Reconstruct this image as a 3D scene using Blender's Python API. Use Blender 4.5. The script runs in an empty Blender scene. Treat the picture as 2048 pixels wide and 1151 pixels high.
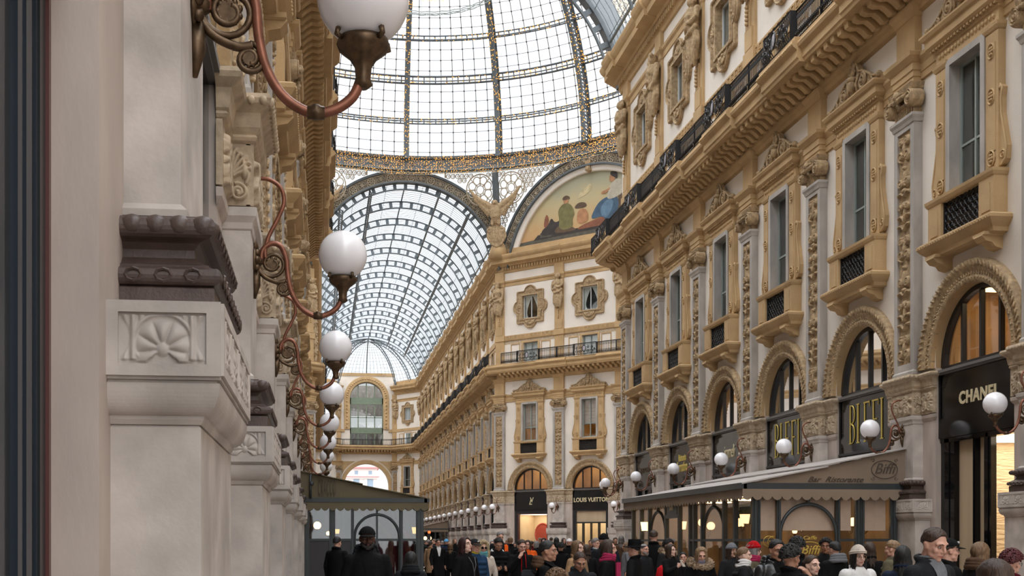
import bpy, bmesh, math, random
import numpy as np
from mathutils import Vector, Matrix
random.seed(7)
PI = math.pi
sc = bpy.context.scene
COL = sc.collection
EYE = 1.65
def H(h): return h + EYE
sin, cos = math.sin, math.cos

# ------------------------------------------------------------------ materials
MAT = {}
def lin(c):
    c = c / 255.0
    return c / 12.92 if c <= 0.04045 else ((c + 0.055) / 1.055) ** 2.4
def S(r, g, b): return (lin(r), lin(g), lin(b))
def nodes(name):
    m = bpy.data.materials.new(name); m.use_nodes = True
    nt = m.node_tree; nt.nodes.clear()
    out = nt.nodes.new('ShaderNodeOutputMaterial')
    MAT[name] = m
    return m, nt, out
def mat(name, col, rough=0.7, metal=0.0, var=0.0, vscale=3.0, bump=0.0, bscale=20.0, col2=None, coat=0.0, spec=0.5, stretch=None, detail=5.0):
    m, nt, out = nodes(name)
    b = nt.nodes.new('ShaderNodeBsdfPrincipled')
    b.inputs['Roughness'].default_value = rough
    b.inputs['Metallic'].default_value = metal
    b.inputs['Specular IOR Level'].default_value = spec
    b.inputs['Coat Weight'].default_value = coat
    b.inputs['Base Color'].default_value = (*col, 1)
    nt.links.new(b.outputs[0], out.inputs[0])
    if var > 0 or bump > 0:
        g = nt.nodes.new('ShaderNodeNewGeometry')
        mp = nt.nodes.new('ShaderNodeMapping')
        if stretch: mp.inputs['Scale'].default_value = stretch
        nt.links.new(g.outputs['Position'], mp.inputs[0])
    if var > 0:
        n = nt.nodes.new('ShaderNodeTexNoise'); n.inputs['Scale'].default_value = vscale; n.inputs['Detail'].default_value = detail
        nt.links.new(mp.outputs[0], n.inputs['Vector'])
        r = nt.nodes.new('ShaderNodeValToRGB')
        c2 = col2 if col2 else tuple(c * (1 - var) for c in col)
        r.color_ramp.elements[0].position = 0.33; r.color_ramp.elements[1].position = 0.67
        r.color_ramp.elements[0].color = (*c2, 1); r.color_ramp.elements[1].color = (*[min(1, c * (1 + var * 0.35)) for c in col], 1)
        nt.links.new(n.outputs['Fac'], r.inputs[0]); nt.links.new(r.outputs[0], b.inputs['Base Color'])
    if bump > 0:
        n2 = nt.nodes.new('ShaderNodeTexNoise'); n2.inputs['Scale'].default_value = bscale; n2.inputs['Detail'].default_value = 3
        nt.links.new(mp.outputs[0], n2.inputs['Vector'])
        bp = nt.nodes.new('ShaderNodeBump'); bp.inputs['Strength'].default_value = 1.0; bp.inputs['Distance'].default_value = bump
        nt.links.new(n2.outputs['Fac'], bp.inputs['Height']); nt.links.new(bp.outputs[0], b.inputs['Normal'])
    return m
def emis(name, col, strength):
    m, nt, out = nodes(name)
    e = nt.nodes.new('ShaderNodeEmission'); e.inputs[0].default_value = (*col, 1); e.inputs[1].default_value = strength
    nt.links.new(e.outputs[0], out.inputs[0]); return m
def glass(name, tint=(1, 1, 1), base=0.06, rough=0.02, k=.75):
    m, nt, out = nodes(name)
    t = nt.nodes.new('ShaderNodeBsdfTransparent'); t.inputs[0].default_value = (*tint, 1)
    g = nt.nodes.new('ShaderNodeBsdfGlossy'); g.inputs['Roughness'].default_value = rough; g.inputs[0].default_value = (1, 1, 1, 1)
    lw = nt.nodes.new('ShaderNodeLayerWeight'); lw.inputs[0].default_value = 0.12
    mr = nt.nodes.new('ShaderNodeMath'); mr.operation = 'MULTIPLY_ADD'; mr.inputs[1].default_value = k; mr.inputs[2].default_value = base
    mr.use_clamp = True
    nt.links.new(lw.outputs['Fresnel'], mr.inputs[0])
    mx = nt.nodes.new('ShaderNodeMixShader')
    nt.links.new(mr.outputs[0], mx.inputs[0]); nt.links.new(t.outputs[0], mx.inputs[1]); nt.links.new(g.outputs[0], mx.inputs[2])
    nt.links.new(mx.outputs[0], out.inputs[0]); return m

mat('stucco', (0.76, 0.69, 0.61), 0.9, var=0.09, vscale=0.7, bump=0.004, bscale=30)
mat('sill_grey', (.13, .12, .115), .5)
mat('ochre', (0.50, 0.335, 0.168), 0.85, var=0.16, vscale=1.3, bump=0.006, bscale=25)
mat('ochre_carved', (0.44, 0.31, 0.175), 0.85, var=0.38, vscale=9, bump=0.018, bscale=26)
mat('carved', (0.50, 0.39, 0.27), 0.85, var=0.25, vscale=9, bump=0.003, bscale=60)
mat('marble', (0.55, 0.49, 0.445), 0.55, var=0.3, vscale=2.6, bump=0.0015, bscale=30, detail=8)
mat('marble_pier', (0.52, 0.435, 0.38), 0.6, var=0.26, vscale=2.0, stretch=(1, 1, 0.35), bump=0.001, bscale=40)
mat('marble_blue', (0.42, 0.385, 0.35), 0.45, var=0.28, vscale=2.2, stretch=(1, 1, 0.4))
mat('porphyry', (0.085, 0.056, 0.047), 0.42, var=0.3, vscale=7, bump=0.002, bscale=60)
mat('iron', (0.018, 0.017, 0.018), 0.45, metal=0.2)
mat('band_back', (.20, .175, .14), .8, var=.3, vscale=6)
mat('iron_roof', (0.10, 0.118, 0.13), 0.5, var=0.15, vscale=3)
mat('iron_cream', (0.42, 0.35, 0.25), 0.7, var=0.2, vscale=8)
mat('bronze', (0.12, 0.075, 0.042), 0.42, metal=0.75, var=0.4, vscale=25)
mat('copper', (0.25, 0.10, 0.062), 0.42, metal=0.7, var=0.3, vscale=12)
mat('globe', (0.90, 0.885, 0.92), 0.22, coat=0.5)
mat('black_gloss', (0.004, 0.004, 0.005), 0.08, spec=0.35)
mat('black_frame', (0.012, 0.013, 0.015), 0.3)
mat('frame_blue', (0.012, 0.02, 0.032), 0.32)
mat('wood_red', (0.09, 0.025, 0.02), 0.3)
mat('green_metal', (0.17, 0.215, 0.15), 0.5, var=0.1)
mat('win_frame', (0.30, 0.34, 0.32), 0.5)
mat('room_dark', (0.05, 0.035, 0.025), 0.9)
mat('room_warm', (0.55, 0.33, 0.13), 0.8, var=0.3, vscale=1.2)
mat('curtain', (0.66, 0.66, 0.62), 0.9, var=0.15, vscale=6, stretch=(6, 6, 0.4))
mat('blind', (0.62, 0.64, 0.64), 0.8)
mat('blind_pink', (0.52, 0.40, 0.33), 0.8, var=0.3, vscale=4, stretch=(0.3, 0.3, 5))
mat('gold', (0.62, 0.47, 0.10), 0.4, metal=0.4)
mat('gold_pale', (0.70, 0.60, 0.38), 0.35, metal=0.3)
mat('medallion', (0.35, 0.33, 0.36), 0.4)
glass('pane', (0.93, 0.95, 0.95), 0.05)
glass('pane_clear', (0.97, 0.96, 0.94), 0.02, 0.02, .4)
glass('pane_dark', (0.55, 0.55, 0.52), 0.10)
def roof_glass():
    m, nt, out = nodes('pane_roof')
    t = nt.nodes.new('ShaderNodeBsdfTransparent'); t.inputs[0].default_value = (.97, .98, 1, 1)
    d = nt.nodes.new('ShaderNodeBsdfTranslucent'); d.inputs[0].default_value = (.9, .93, .96, 1)
    mx = nt.nodes.new('ShaderNodeMixShader'); mx.inputs[0].default_value = .10
    nt.links.new(t.outputs[0], mx.inputs[1]); nt.links.new(d.outputs[0], mx.inputs[2]); nt.links.new(mx.outputs[0], out.inputs[0])
roof_glass()
mat('glazing_dark', (.05, .032, .022), .6)
emis('warm_lamp', (1.0, 0.70, 0.33), 9.0)
emis('warm_panel', (1.0, 0.74, 0.40), 6.0)
emis('fairy', (1.0, 0.46, 0.09), 2.0)
emis('red_led', (1.0, 0.12, 0.03), 3.0)

# ------------------------------------------------------------------ mesh builder
class MB:
    def __init__(s): s.v = []; s.f = []; s.m = []; s.sm = []
    def add(s, vs, fs, m=0, sm=False):
        o = len(s.v); s.v.extend(vs)
        for f in fs:
            s.f.append(tuple(i + o for i in f)); s.m.append(m); s.sm.append(sm)
        return s
    def box(s, x0, x1, y0, y1, z0, z1, m=0):
        v = [(x0,y0,z0),(x1,y0,z0),(x1,y1,z0),(x0,y1,z0),(x0,y0,z1),(x1,y0,z1),(x1,y1,z1),(x0,y1,z1)]
        return s.add(v, [(0,3,2,1),(4,5,6,7),(0,1,5,4),(1,2,6,5),(2,3,7,6),(3,0,4,7)], m)
    def B(s, s0, s1, u0, u1, z0, z1, m=0): return s.box(s0, s1, -u1, -u0, z0, z1, m)   # facade coords: s along, u outward
    def bbox(s, s0, s1, u0, u1, z0, z1, b=0.02, m=0):
        "bevelled block standing on the wall plane"
        a = [(s0, 0), (s0, 0)]
        def ring(o, z): return [(s0+o,-u0,z),(s0+o,-(u1-o),z),(s1-o,-(u1-o),z),(s1-o,-u0,z)]
        rs = [ring(b, z0), ring(0, z0+b), ring(0, z1-b), ring(b, z1)]
        o = len(s.v)
        for r in rs: s.v.extend(r)
        for k in range(3):
            for j in range(4):
                p = o+k*4+j; q = o+k*4+(j+1) % 4
                s.f.append((p, q, q+4, p+4)); s.m.append(m); s.sm.append(False)
        s.f.append((o+3, o+2, o+1, o)); s.m.append(m); s.sm.append(False)
        s.f.append((o+12, o+13, o+14, o+15)); s.m.append(m); s.sm.append(False)
        return s
    def ring_mould(s, s0, s1, ub, prof, m=0, cap=True, sm=False):
        "moulding wrapping a block on three sides; prof = [(out, z)] bottom to top"
        o = len(s.v)
        for (e, z) in prof:
            s.v.extend([(s0-e, 0, z), (s0-e, -(ub+e), z), (s1+e, -(ub+e), z), (s1+e, 0, z)])
        n = len(prof)
        for k in range(n-1):
            for j in range(3):
                p = o+k*4+j
                s.f.append((p, p+1, p+5, p+4)); s.m.append(m); s.sm.append(sm)
        if cap:
            s.f.append((o+3, o+2, o+1, o)); s.m.append(m); s.sm.append(False)
            e = o+(n-1)*4
            s.f.append((e, e+1, e+2, e+3)); s.m.append(m); s.sm.append(False)
        return s
    def tube(s, pts, r, n=6, m=0, closed=False, cap=True, up=None):
        P = [Vector(p) for p in pts]; N = len(P)
        rr = r if hasattr(r, '__len__') else [r]*N
        o = len(s.v); prev = None
        for i, p in enumerate(P):
            if closed: t = P[(i+1) % N] - P[i-1]
            else: t = P[min(i+1, N-1)] - P[max(i-1, 0)]
            if t.length < 1e-9: t = Vector((0, 0, 1))
            t.normalize()
            if prev is None:
                a = Vector((0, 0, 1)) if abs(t.z) < 0.9 else Vector((1, 0, 0))
                a = (a - t*a.dot(t)).normalized()
            else:
                a = prev - t*prev.dot(t)
                a = a.normalized() if a.length > 1e-6 else prev
            prev = a; b = t.cross(a)
            for k in range(n):
                th = 2*PI*k/n
                q = p + (a*cos(th) + b*sin(th))*rr[i]
                s.v.append((q.x, q.y, q.z))
        for i in range(N if closed else N-1):
            i2 = (i+1) % N
            for k in range(n):
                k2 = (k+1) % n
                s.f.append((o+i*n+k, o+i*n+k2, o+i2*n+k2, o+i2*n+k)); s.m.append(m); s.sm.append(n > 4)
        if cap and not closed:
            s.f.append(tuple(o+k for k in range(n))[::-1]); s.m.append(m); s.sm.append(False)
            s.f.append(tuple(o+(N-1)*n+k for k in range(n))); s.m.append(m); s.sm.append(False)
        return s
    def lathe(s, prof, n=16, c=(0, 0, 0), axis='z', m=0, sm=True, sx=1.0, sy=1.0):
        o = len(s.v); K = len(prof)
        for (r, h) in prof:
            for k in range(n):
                th = 2*PI*k/n; a = r*cos(th)*sx; b = r*sin(th)*sy
                if axis == 'z': s.v.append((c[0]+a, c[1]+b, c[2]+h))
                elif axis == 'y': s.v.append((c[0]+a, c[1]-h, c[2]+b))
                else: s.v.append((c[0]+h, c[1]+a, c[2]+b))
        for i in range(K-1):
            for k in range(n):
                k2 = (k+1) % n
                s.f.append((o+i*n+k, o+i*n+k2, o+(i+1)*n+k2, o+(i+1)*n+k)); s.m.append(m); s.sm.append(sm)
        if prof[0][0] > 1e-6: s.f.append(tuple(o+k for k in range(n))[::-1]); s.m.append(m); s.sm.append(False)
        if prof[-1][0] > 1e-6: s.f.append(tuple(o+(K-1)*n+k for k in range(n))); s.m.append(m); s.sm.append(False)
        return s
    def ball(s, c, r, n=12, m=0, rz=None, ry=None):
        K = max(4, n//2); rz = rz or r; ry = ry or r
        o = len(s.v)
        for i in range(K+1):
            ph = -PI/2 + PI*i/K
            for k in range(n):
                th = 2*PI*k/n
                s.v.append((c[0]+r*cos(ph)*cos(th), c[1]+ry*cos(ph)*sin(th), c[2]+rz*sin(ph)))
        for i in range(K):
            for k in range(n):
                k2 = (k+1) % n
                s.f.append((o+i*n+k, o+i*n+k2, o+(i+1)*n+k2, o+(i+1)*n+k)); s.m.append(m); s.sm.append(True)
        return s
    def prism(s, poly, a0, a1, axis='y', m=0):
        "extrude a 2D polygon; axis y: poly=(x,z), depth along -y from a0 to a1 (u coords)"
        n = len(poly); o = len(s.v)
        for a in (a0, a1):
            for (p, q) in poly:
                if axis == 'y': s.v.append((p, -a, q))
                elif axis == 'x': s.v.append((a, -p, q))
                else: s.v.append((p, q, a))
        s.f.append(tuple(o+i for i in range(n))); s.m.append(m); s.sm.append(False)
        s.f.append(tuple(o+n+i for i in range(n))[::-1]); s.m.append(m); s.sm.append(False)
        for i in range(n):
            j = (i+1) % n
            s.f.append((o+i, o+i+n, o+j+n, o+j)); s.m.append(m); s.sm.append(False)
        return s
    def loft(s, rings, m=0, sm=False, closed=True, cap=False):
        n = len(rings[0]); o = len(s.v)
        for r in rings: s.v.extend([tuple(p) for p in r])
        for i in range(len(rings)-1):
            for k in range(n if closed else n-1):
                k2 = (k+1) % n
                s.f.append((o+i*n+k, o+i*n+k2, o+(i+1)*n+k2, o+(i+1)*n+k)); s.m.append(m); s.sm.append(sm)
        if cap:
            s.f.append(tuple(o+k for k in range(n))[::-1]); s.m.append(m); s.sm.append(False)
            e = o+(len(rings)-1)*n
            s.f.append(tuple(e+k for k in range(n))); s.m.append(m); s.sm.append(False)
        return s
    def grid(s, X, Y, Z, m=0, sm=True):
        ny, nx = X.shape; o = len(s.v)
        s.v.extend(zip(X.ravel().tolist(), Y.ravel().tolist(), Z.ravel().tolist()))
        for j in range(ny-1):
            for i in range(nx-1):
                a = o+j*nx+i
                s.f.append((a, a+1, a+nx+1, a+nx)); s.m.append(m); s.sm.append(sm)
        return s
    def mesh(s, name, mats):
        me = bpy.data.meshes.new(name)
        me.from_pydata(s.v, [], s.f)
        for x in mats: me.materials.append(MAT[x])
        me.polygons.foreach_set('material_index', s.m)
        me.polygons.foreach_set('use_smooth', s.sm)
        bm = bmesh.new(); bm.from_mesh(me); bmesh.ops.recalc_face_normals(bm, faces=bm.faces); bm.to_mesh(me); bm.free()
        me.update(); return me

def setp(o, label=None, cat=None, group=None, kind=None):
    if label: o['label'] = label
    if cat: o['category'] = cat
    if group: o['group'] = group
    if kind: o['kind'] = kind
    return o
def obj(name, me, parent=None, loc=(0, 0, 0), rz=0.0, **k):
    o = bpy.data.objects.new(name, me); COL.objects.link(o)
    if parent is not None: o.parent = parent
    o.location = loc; o.rotation_euler = (0, 0, rz)
    return setp(o, **k)
def clone(o, parent=None):
    "copy of a thing with copies of its parts and sub-parts (mesh data shared)"
    c = o.copy(); COL.objects.link(c); c.parent = parent
    for ch in list(o.children): clone(ch, c)
    return c
class Frame:
    "facade frame: s along the wall, u out of the wall"
    def __init__(f, name, ox, oy, rz): f.name = name; f.o = (ox, oy); f.rz = rz
    def pt(f, s, u=0.0, z=0.0):
        c, q = cos(f.rz), sin(f.rz); x, y = s, -u
        return (f.o[0] + x*c - y*q, f.o[1] + x*q + y*c, z)
    def root(f, name, s, z=0.0, u=0.0, **k): return obj(name, None, None, f.pt(s, u, z), f.rz, **k)

# plan -------------------------------------------------------------
XL, XR = -0.82, 13.45
CX, CY = 6.315, 70.9
YS, YN = 52.6, 89.2
XE, XW = CX+18.3, CX-18.3
WR = Frame('right', XR, 0, -PI/2)      # s = -Y
WL = Frame('left', XL, 0, PI/2)        # s = +Y
NE = Frame('north_east', XR, YN, -PI/4)
NW = Frame('north_west', XW, YN-(XL-XW), PI/4)
DL = math.hypot(XE-XR, XE-XR)          # diagonal length
YEND = 160.5

# camera
cd = bpy.data.cameras.new('camera'); cam = bpy.data.objects.new('camera', cd); COL.objects.link(cam)
cam.location = (0, 0, EYE); cam.rotation_euler = (PI/2, 0, -math.radians(6.69))
cd.sensor_width = 36; cd.lens = 2400/2048*36; cd.shift_x = (1024-922)/2048; cd.shift_y = (1081-575.5)/2048
cd.clip_start = 0.05; cd.clip_end = 2000
sc.camera = cam
def unproj(px, D):
    X = (px-641)*D/2433.0
    return X, D-0.1173*X
# ------------------------------------------------------------------ ornament height fields
def spiral(cx, cy, r0, r1, turns, a0=0.0, n=60, sgn=1):
    t = np.linspace(0, 1, n); r = r0 + (r1-r0)*t; a = a0 + sgn*turns*2*PI*t
    return np.stack([cx + r*np.cos(a), cy + r*np.sin(a)], 1)
def ridge(X, Y, curves, w, hgt=1.0):
    P = np.concatenate(curves, 0); q = np.stack([X.ravel(), Y.ravel()], 1); out = np.full(len(q), 1e9)
    for k in range(0, len(P), 200):
        d = ((q[:, None, :]-P[None, k:k+200, :])**2).sum(2).min(1); out = np.minimum(out, d)
    d = np.sqrt(out).reshape(X.shape)
    return hgt*np.sqrt(np.clip(1-(d/w)**2, 0, 1))
def mirror(cs): return cs + [c*np.array([-1, 1]) for c in cs]
def blob(X, Y, x, y, rx, ry, h=1.0):
    return h*np.sqrt(np.clip(1-((X-x)/rx)**2-((Y-y)/ry)**2, 0, 1))
def leaf(cx, cy, L, a, n=24):
    t = np.linspace(0, 1, n); aa = a + 0.9*t*t*np.sign(math.cos(a)+1e-6)*-1
    return np.stack([cx + L*t*np.cos(aa), cy + L*t*np.sin(aa)], 1)
def candelabra(w, h, nx=24, ny=210, depth=0.06, seed=1, unit=0.72):
    rs = random.Random(seed); x = np.linspace(-w/2, w/2, nx); y = np.linspace(0, h, ny); X, Y = np.meshgrid(x, y)
    Z = np.zeros_like(X); n = max(1, round(h/unit)); u = h/n
    for k in range(n):
        y0 = k*u; kk = k % 3
        cs = []
        if kk == 0:
            cs += [spiral(w*.22, y0+u*.3, w*.2, w*.03, 1.4, -PI/2), spiral(w*.2, y0+u*.72, w*.15, w*.02, 1.3, PI/2, sgn=-1)]
            Z = np.maximum(Z, blob(X, Y, 0, y0+u*.5, w*.13, u*.2, .9))
        elif kk == 1:
            cs += [leaf(0, y0+u*.05, u*.5, .9), leaf(0, y0+u*.3, u*.45, 1.1), spiral(w*.26, y0+u*.78, w*.14, w*.02, 1.2, PI)]
            Z = np.maximum(Z, blob(X, Y, 0, y0+u*.82, w*.17, u*.12, 1)); Z = np.maximum(Z, blob(X, Y, 0, y0+u*.55, w*.08, u*.2, .8))
        else:
            cs += [spiral(w*.24, y0+u*.5, w*.19, w*.03, 1.6, PI), leaf(w*.05, y0+u*.1, u*.4, .7)]
            Z = np.maximum(Z, blob(X, Y, 0, y0+u*.25, w*.2, u*.08, 1)); Z = np.maximum(Z, blob(X, Y, 0, y0+u*.6, w*.1, u*.28, .9))
            Z = np.maximum(Z, blob(X, Y, 0, y0+u*.93, w*.1, u*.07, 1))
        m = (Y > y0-.1) & (Y < y0+u+.1)
        Z = np.where(m, np.maximum(Z, ridge(X, Y, mirror(cs), w*.058)), Z)
    Z = np.where(np.abs(X) > w*.455, 0, Z)
    return X, Y, Z*depth
def rinceau(w, h, nx, ny, depth=0.05, seed=0, face=True):
    "acanthus scroll block: centre mask and mirrored scrolls"
    x = np.linspace(-w/2, w/2, nx); y = np.linspace(0, h, ny); X, Y = np.meshgrid(x, y)
    cs = [spiral(w*.28, h*.28, h*.22, h*.03, 1.6, PI/2), spiral(w*.2, h*.75, h*.16, h*.03, 1.3, -PI/2, sgn=-1),
          leaf(w*.08, h*.45, h*.6, .8), leaf(w*.06, h*.2, h*.5, 1.3), leaf(w*.3, h*.5, h*.45, 1.2), leaf(w*.38, h*.1, h*.4, 1.4)]
    Z = ridge(X, Y, mirror(cs), h*.06)
    if face: Z = np.maximum(Z, blob(X, Y, 0, h*.55, w*.09, h*.2, 1.2)); Z = np.maximum(Z, blob(X, Y, 0, h*.2, w*.05, h*.14, .9))
    for sx in (-1, 1):
        Z = np.maximum(Z, blob(X, Y, sx*w*.28, h*.28, h*.07, h*.07, 1))
    Z = np.where((np.abs(X) > w*.48) | (Y < h*.03) | (Y > h*.97), 0, Z)
    return X, Y, Z*depth
def acanthus(w, h, nx, ny, depth):
    "single curling leaf over a volute"
    x = np.linspace(-w/2, w/2, nx); y = np.linspace(0, h, ny); X, Y = np.meshgrid(x, y); Z = np.zeros_like(X)
    cs = [spiral(0.01, h*.20, h*.15, h*.03, 1.7, PI*.6, 60, -1)]
    for k in range(5): t = np.linspace(0, 1, 30); cs.append(np.stack([-w*.30+(w*(.30+.13*k))*np.sin(t*1.5), h*.42+h*(.50-.075*k)*np.sin(t*(2.0-.1*k))], 1))
    cs.append(np.stack([w*.30+.02*np.sin(np.linspace(0, 6, 30)), np.linspace(h*.35, h*.8, 30)], 1))
    Z = ridge(X, Y, cs, h*.034); Z = np.maximum(Z, blob(X, Y, w*.26, h*.55, w*.12, h*.14, 1.1)); Z = np.maximum(Z, blob(X, Y, w*.02, h*.20, h*.05, h*.05, 1.2)); Z = np.maximum(Z, blob(X, Y, -w*.1, h*.62, w*.12, h*.07, .9))
    Z = np.where((np.abs(X) > w*.47) | (Y < h*.02) | (Y > h*.98), 0, Z)
    return X, Y, Z*depth
def shell_band(w, h, nx, ny, units=1, depth=0.02):
    "palmettes between hourglass leaves"
    x = np.linspace(0, w, nx); y = np.linspace(0, h, ny); X, Y = np.meshgrid(x, y)
    uw = w/units; xl = (X % uw)/uw - .5; yl = Y/h
    xx = xl*uw/h; r = np.hypot(xx, yl-.30); a = np.arctan2(xx, yl-.30)
    lob = np.abs(np.cos(a*4.5))**.6*np.clip(1-((r-.32)/.26)**2, 0, 1)
    Z = np.where(np.abs(a) < 2.25, lob, 0)
    Z = np.maximum(Z, np.clip(1-((r-.0)/.16)**2, 0, 1)*.8)
    ring = np.clip(1-((np.hypot(xx, (yl-.45)*1.05)-.56)/.05)**2, 0, 1)*.6
    Z = np.maximum(Z, np.where(np.abs(xx) < .58, ring, 0))
    hx = np.abs(xx) - uw/h*.5 + .28
    d = np.abs(yl-.52)
    hour = np.clip(1-((hx)/(0.07+.45*d*d*2.6))**2, 0, 1)*(.6+.4*np.cos(hx*38)*np.clip(d*3, 0, 1))
    Z = np.maximum(Z, np.where((yl > .08) & (yl < .95), hour, 0))
    Z = np.where((yl < .04) | (yl > .96), 0, Z)
    return X, Y, Z*depth
def put_relief(mb, XYZ, s0, u0, z0, m=0):
    X, Y, Z = XYZ; mb.grid(X+s0, -(Z+u0), Y+z0, m)
def scroll_pts(cx, cz, r0, r1, turns, a0, u, sgn=1, n=28):
    return [(p[0], -u, p[1]) for p in spiral(cx, cz, r0, r1, turns, a0, n, sgn)]

# ------------------------------------------------------------------ facade templates (origin on the wall plane)
T = {}
def build_templates():
    # ---- ground pilaster: pedestal, frieze, base, shaft, capital block, cornice
    mb = MB()
    mb.bbox(-.86, .86, 0, .40, 0, .30, .02)
    mb.ring_mould(-.82, .82, .36, [(0, .30), (.02, .34), (0, .40), (-.02, .42)])
    mb.bbox(-.80, .80, 0, .35, .42, H(.46), .012)
    mb.ring_mould(-.80, .80, .35, [(.0, H(.46)), (.012, H(.48)), (.012, H(.492))]+[(.014+.066*sin(t), H(.495)+.12*(1-cos(t))) for t in np.linspace(0, PI/2, 12)]+[(.068, H(.617)), (.068, H(.626)), (.085, H(.628)), (.085, H(.64))])
    T['ped'] = mb.mesh('pedestal', ['marble'])
    mb = MB()      # carved frieze block with framed panels
    z0, z1 = H(.64), H(.93); a = .885; d = .435
    mb.bbox(-a, a, 0, d, z0, z1, .006)
    for (s0, s1) in ((-a, -a+.05), (a-.05, a)): mb.B(s0, s1, d, d+.012, z0+.004, z1-.004)
    mb.B(-a+.05, a-.05, d, d+.012, z0+.004, z0+.045); mb.B(-a+.05, a-.05, d, d+.012, z1-.045, z1-.004)
    X, Y, Z = shell_band(2*a-.1, z1-z0-.09, 240, 40, 4, .014); mb.grid(X-a+.05, -(Z+d), Y+z0+.045, 0)
    for sg in (-1, 1):   # returns: one framed shell each
        f = a*sg
        X, Y, Z = shell_band(d-.03-.07, z1-z0-.09, 90, 56, 1, .016)
        mb.add([(f+sg*(float(zz)+.0005), -(float(xx)+.045), float(yy)+z0+.045) for xx, yy, zz in zip(X.ravel(), Y.ravel(), Z.ravel())],
               [(j*90+i, j*90+i+1, (j+1)*90+i+1, (j+1)*90+i) for j in range(55) for i in range(89)], 0, True)
        for (u0, u1, q0, q1) in ((0, .045, z0, z1), (d-.055, d, z0, z1), (.045, d-.055, z0, z0+.045), (.045, d-.055, z1-.045, z1)):
            mb.box(min(f, f+sg*.017), max(f, f+sg*.017), -u1, -u0, q0, q1)
    T['ped_frieze'] = mb.mesh('carved_frieze', ['marble'])
    mb = MB()      # dark porphyry base with two tori
    def torus(c, r, z, n=9): return [(c + r*cos(t), z + r*sin(t)) for t in np.linspace(-PI/2, PI/2, n)]
    z = H(.93)
    mb.bbox(-.60, .60, 0, .385, z, z+.118, .006)
    prof = [(-.01, z+.118)] + torus(.035, .037, z+.16) + [(.02, z+.205), (.012, z+.215), (-.012, z+.225), (-.045, z+.255), (-.05, z+.29), (-.03, z+.315), (-.02, z+.32)] + torus(0.0, .045, z+.37) + [(-.04, z+.418), (-.04, z+.43)]
    mb.ring_mould(-.555, .555, .345, prof, sm=False)
    zt = z+.16
    for k in range(9):      # guilloche rings on the lower torus
        s = -.5 + k*.125
        mb.tube([(s+.032*cos(t), -.418, zt+.026*sin(t)) for t in np.linspace(0, 2*PI, 9)[:-1]], .007, 4, closed=True)
    for sg in (-1, 1):
        for k in range(3):
            u = .06+k*.12
            mb.tube([(sg*.628, -(u+.032*cos(t)), zt+.026*sin(t)) for t in np.linspace(0, 2*PI, 9)[:-1]], .007, 4, closed=True)
    zt = z+.37
    for k in range(10):     # leaf scales on the upper torus
        s = -.5+k*.111
        mb.ball((s, -.372, zt+.008), .056, 10, rz=.040, ry=.028); mb.tube([(s, -.39, zt+.03), (s, -.402, zt), (s, -.395, zt-.03)], .005, 4)
    for sg in (-1, 1):
        for k in range(4):
            u = .05+k*.095
            mb.ball((sg*.582, -u, zt+.008), .028, 10, rz=.040, ry=.048)
    T['base'] = mb.mesh('porphyry_base', ['porphyry'])
    mb = MB()      # shaft with raised inner panel edge
    mb.bbox(-.48, .48, 0, .235, H(1.36), H(2.62), .004)
    mb.ring_mould(-.48, .48, .235, [(.0, H(1.36)), (.03, H(1.36)), (.03, H(1.39)), (0, H(1.42))])
    mb.ring_mould(-.48, .48, .235, [(0, H(2.62)), (.012, H(2.63)), (.02, H(2.68)), (.05, H(2.73)), (.055, H(2.80)), (.0, H(2.82))])
    T['shaft'] = mb.mesh('shaft', ['marble'])
    mb = MB()      # carved capital block
    mb.B(-.50, .50, 0, .235, H(2.82), H(3.34)); mb.B(-.50, -.475, .2, .262, H(2.82), H(3.34)); mb.B(.475, .50, .2, .262, H(2.82), H(3.34))
    put_relief(mb, rinceau(.96, .50, 72, 38, .055), 0, .25, H(2.83))
    for sg in (-1, 1):
        X, Y, Z = acanthus(.25, .50, 40, 70, .04)
        mb.add([(sg*(.501+float(zz)), -(float(xx)+.125), float(yy)+H(2.83)) for xx, yy, zz in zip(X.ravel(), Y.ravel(), Z.ravel())],
               [(j*40+i, j*40+i+1, (j+1)*40+i+1, (j+1)*40+i) for j in range(69) for i in range(39)], 0, True)
    T['block'] = mb.mesh('carved_capital', ['carved'])
    cpf = [(0, H(3.34)), (.03, H(3.36)), (.045, H(3.385)), (.03, H(3.41)), (.05, H(3.43)), (.07, H(3.46)), (.075, H(3.58)), (.10, H(3.60)), (.15, H(3.64)), (.165, H(3.68)), (.15, H(3.72)), (0, H(3.74))]
    mb = MB(); mb.ring_mould(-.50, .50, .25, cpf)
    for k in range(13):  # egg row
        mb.ball((-.6+k*.1, -.41, H(3.66)), .036, 6, rz=.04)
    for sg in (-1, 1):
        for k in range(4): mb.ball((sg*.655, -(.05+k*.1), H(3.66)), .036, 6, rz=.04)
    T['block_cornice'] = mb.mesh('cornice', ['carved'])
    # ---- upper pilaster
    mb = MB(); z0, z1 = H(3.74), H(9.42)
    mb.B(-.465, .465, 0, .16, z0, z1)
    for (s0, s1) in ((-.465, -.30), (.30, .465)): mb.B(s0, s1, .16, .21, z0, z1)
    mb.B(-.30, .30, .16, .21, z0, z0+.28); mb.B(-.30, .30, .16, .21, z1-.10, z1)
    mb.ring_mould(-.465, .465, .21, [(0, H(3.74)), (.03, H(3.75)), (.03, H(3.82)), (0, H(3.86))], cap=False)
    mb.ring_mould(-.465, .465, .21, [(0, H(9.42)), (.02, H(9.43)), (.04, H(9.50)), (.075, H(9.56)), (.075, H(9.62)), (0, H(9.63))])
    T['up_frame'] = mb.mesh('shaft', ['marble_blue'])
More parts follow.
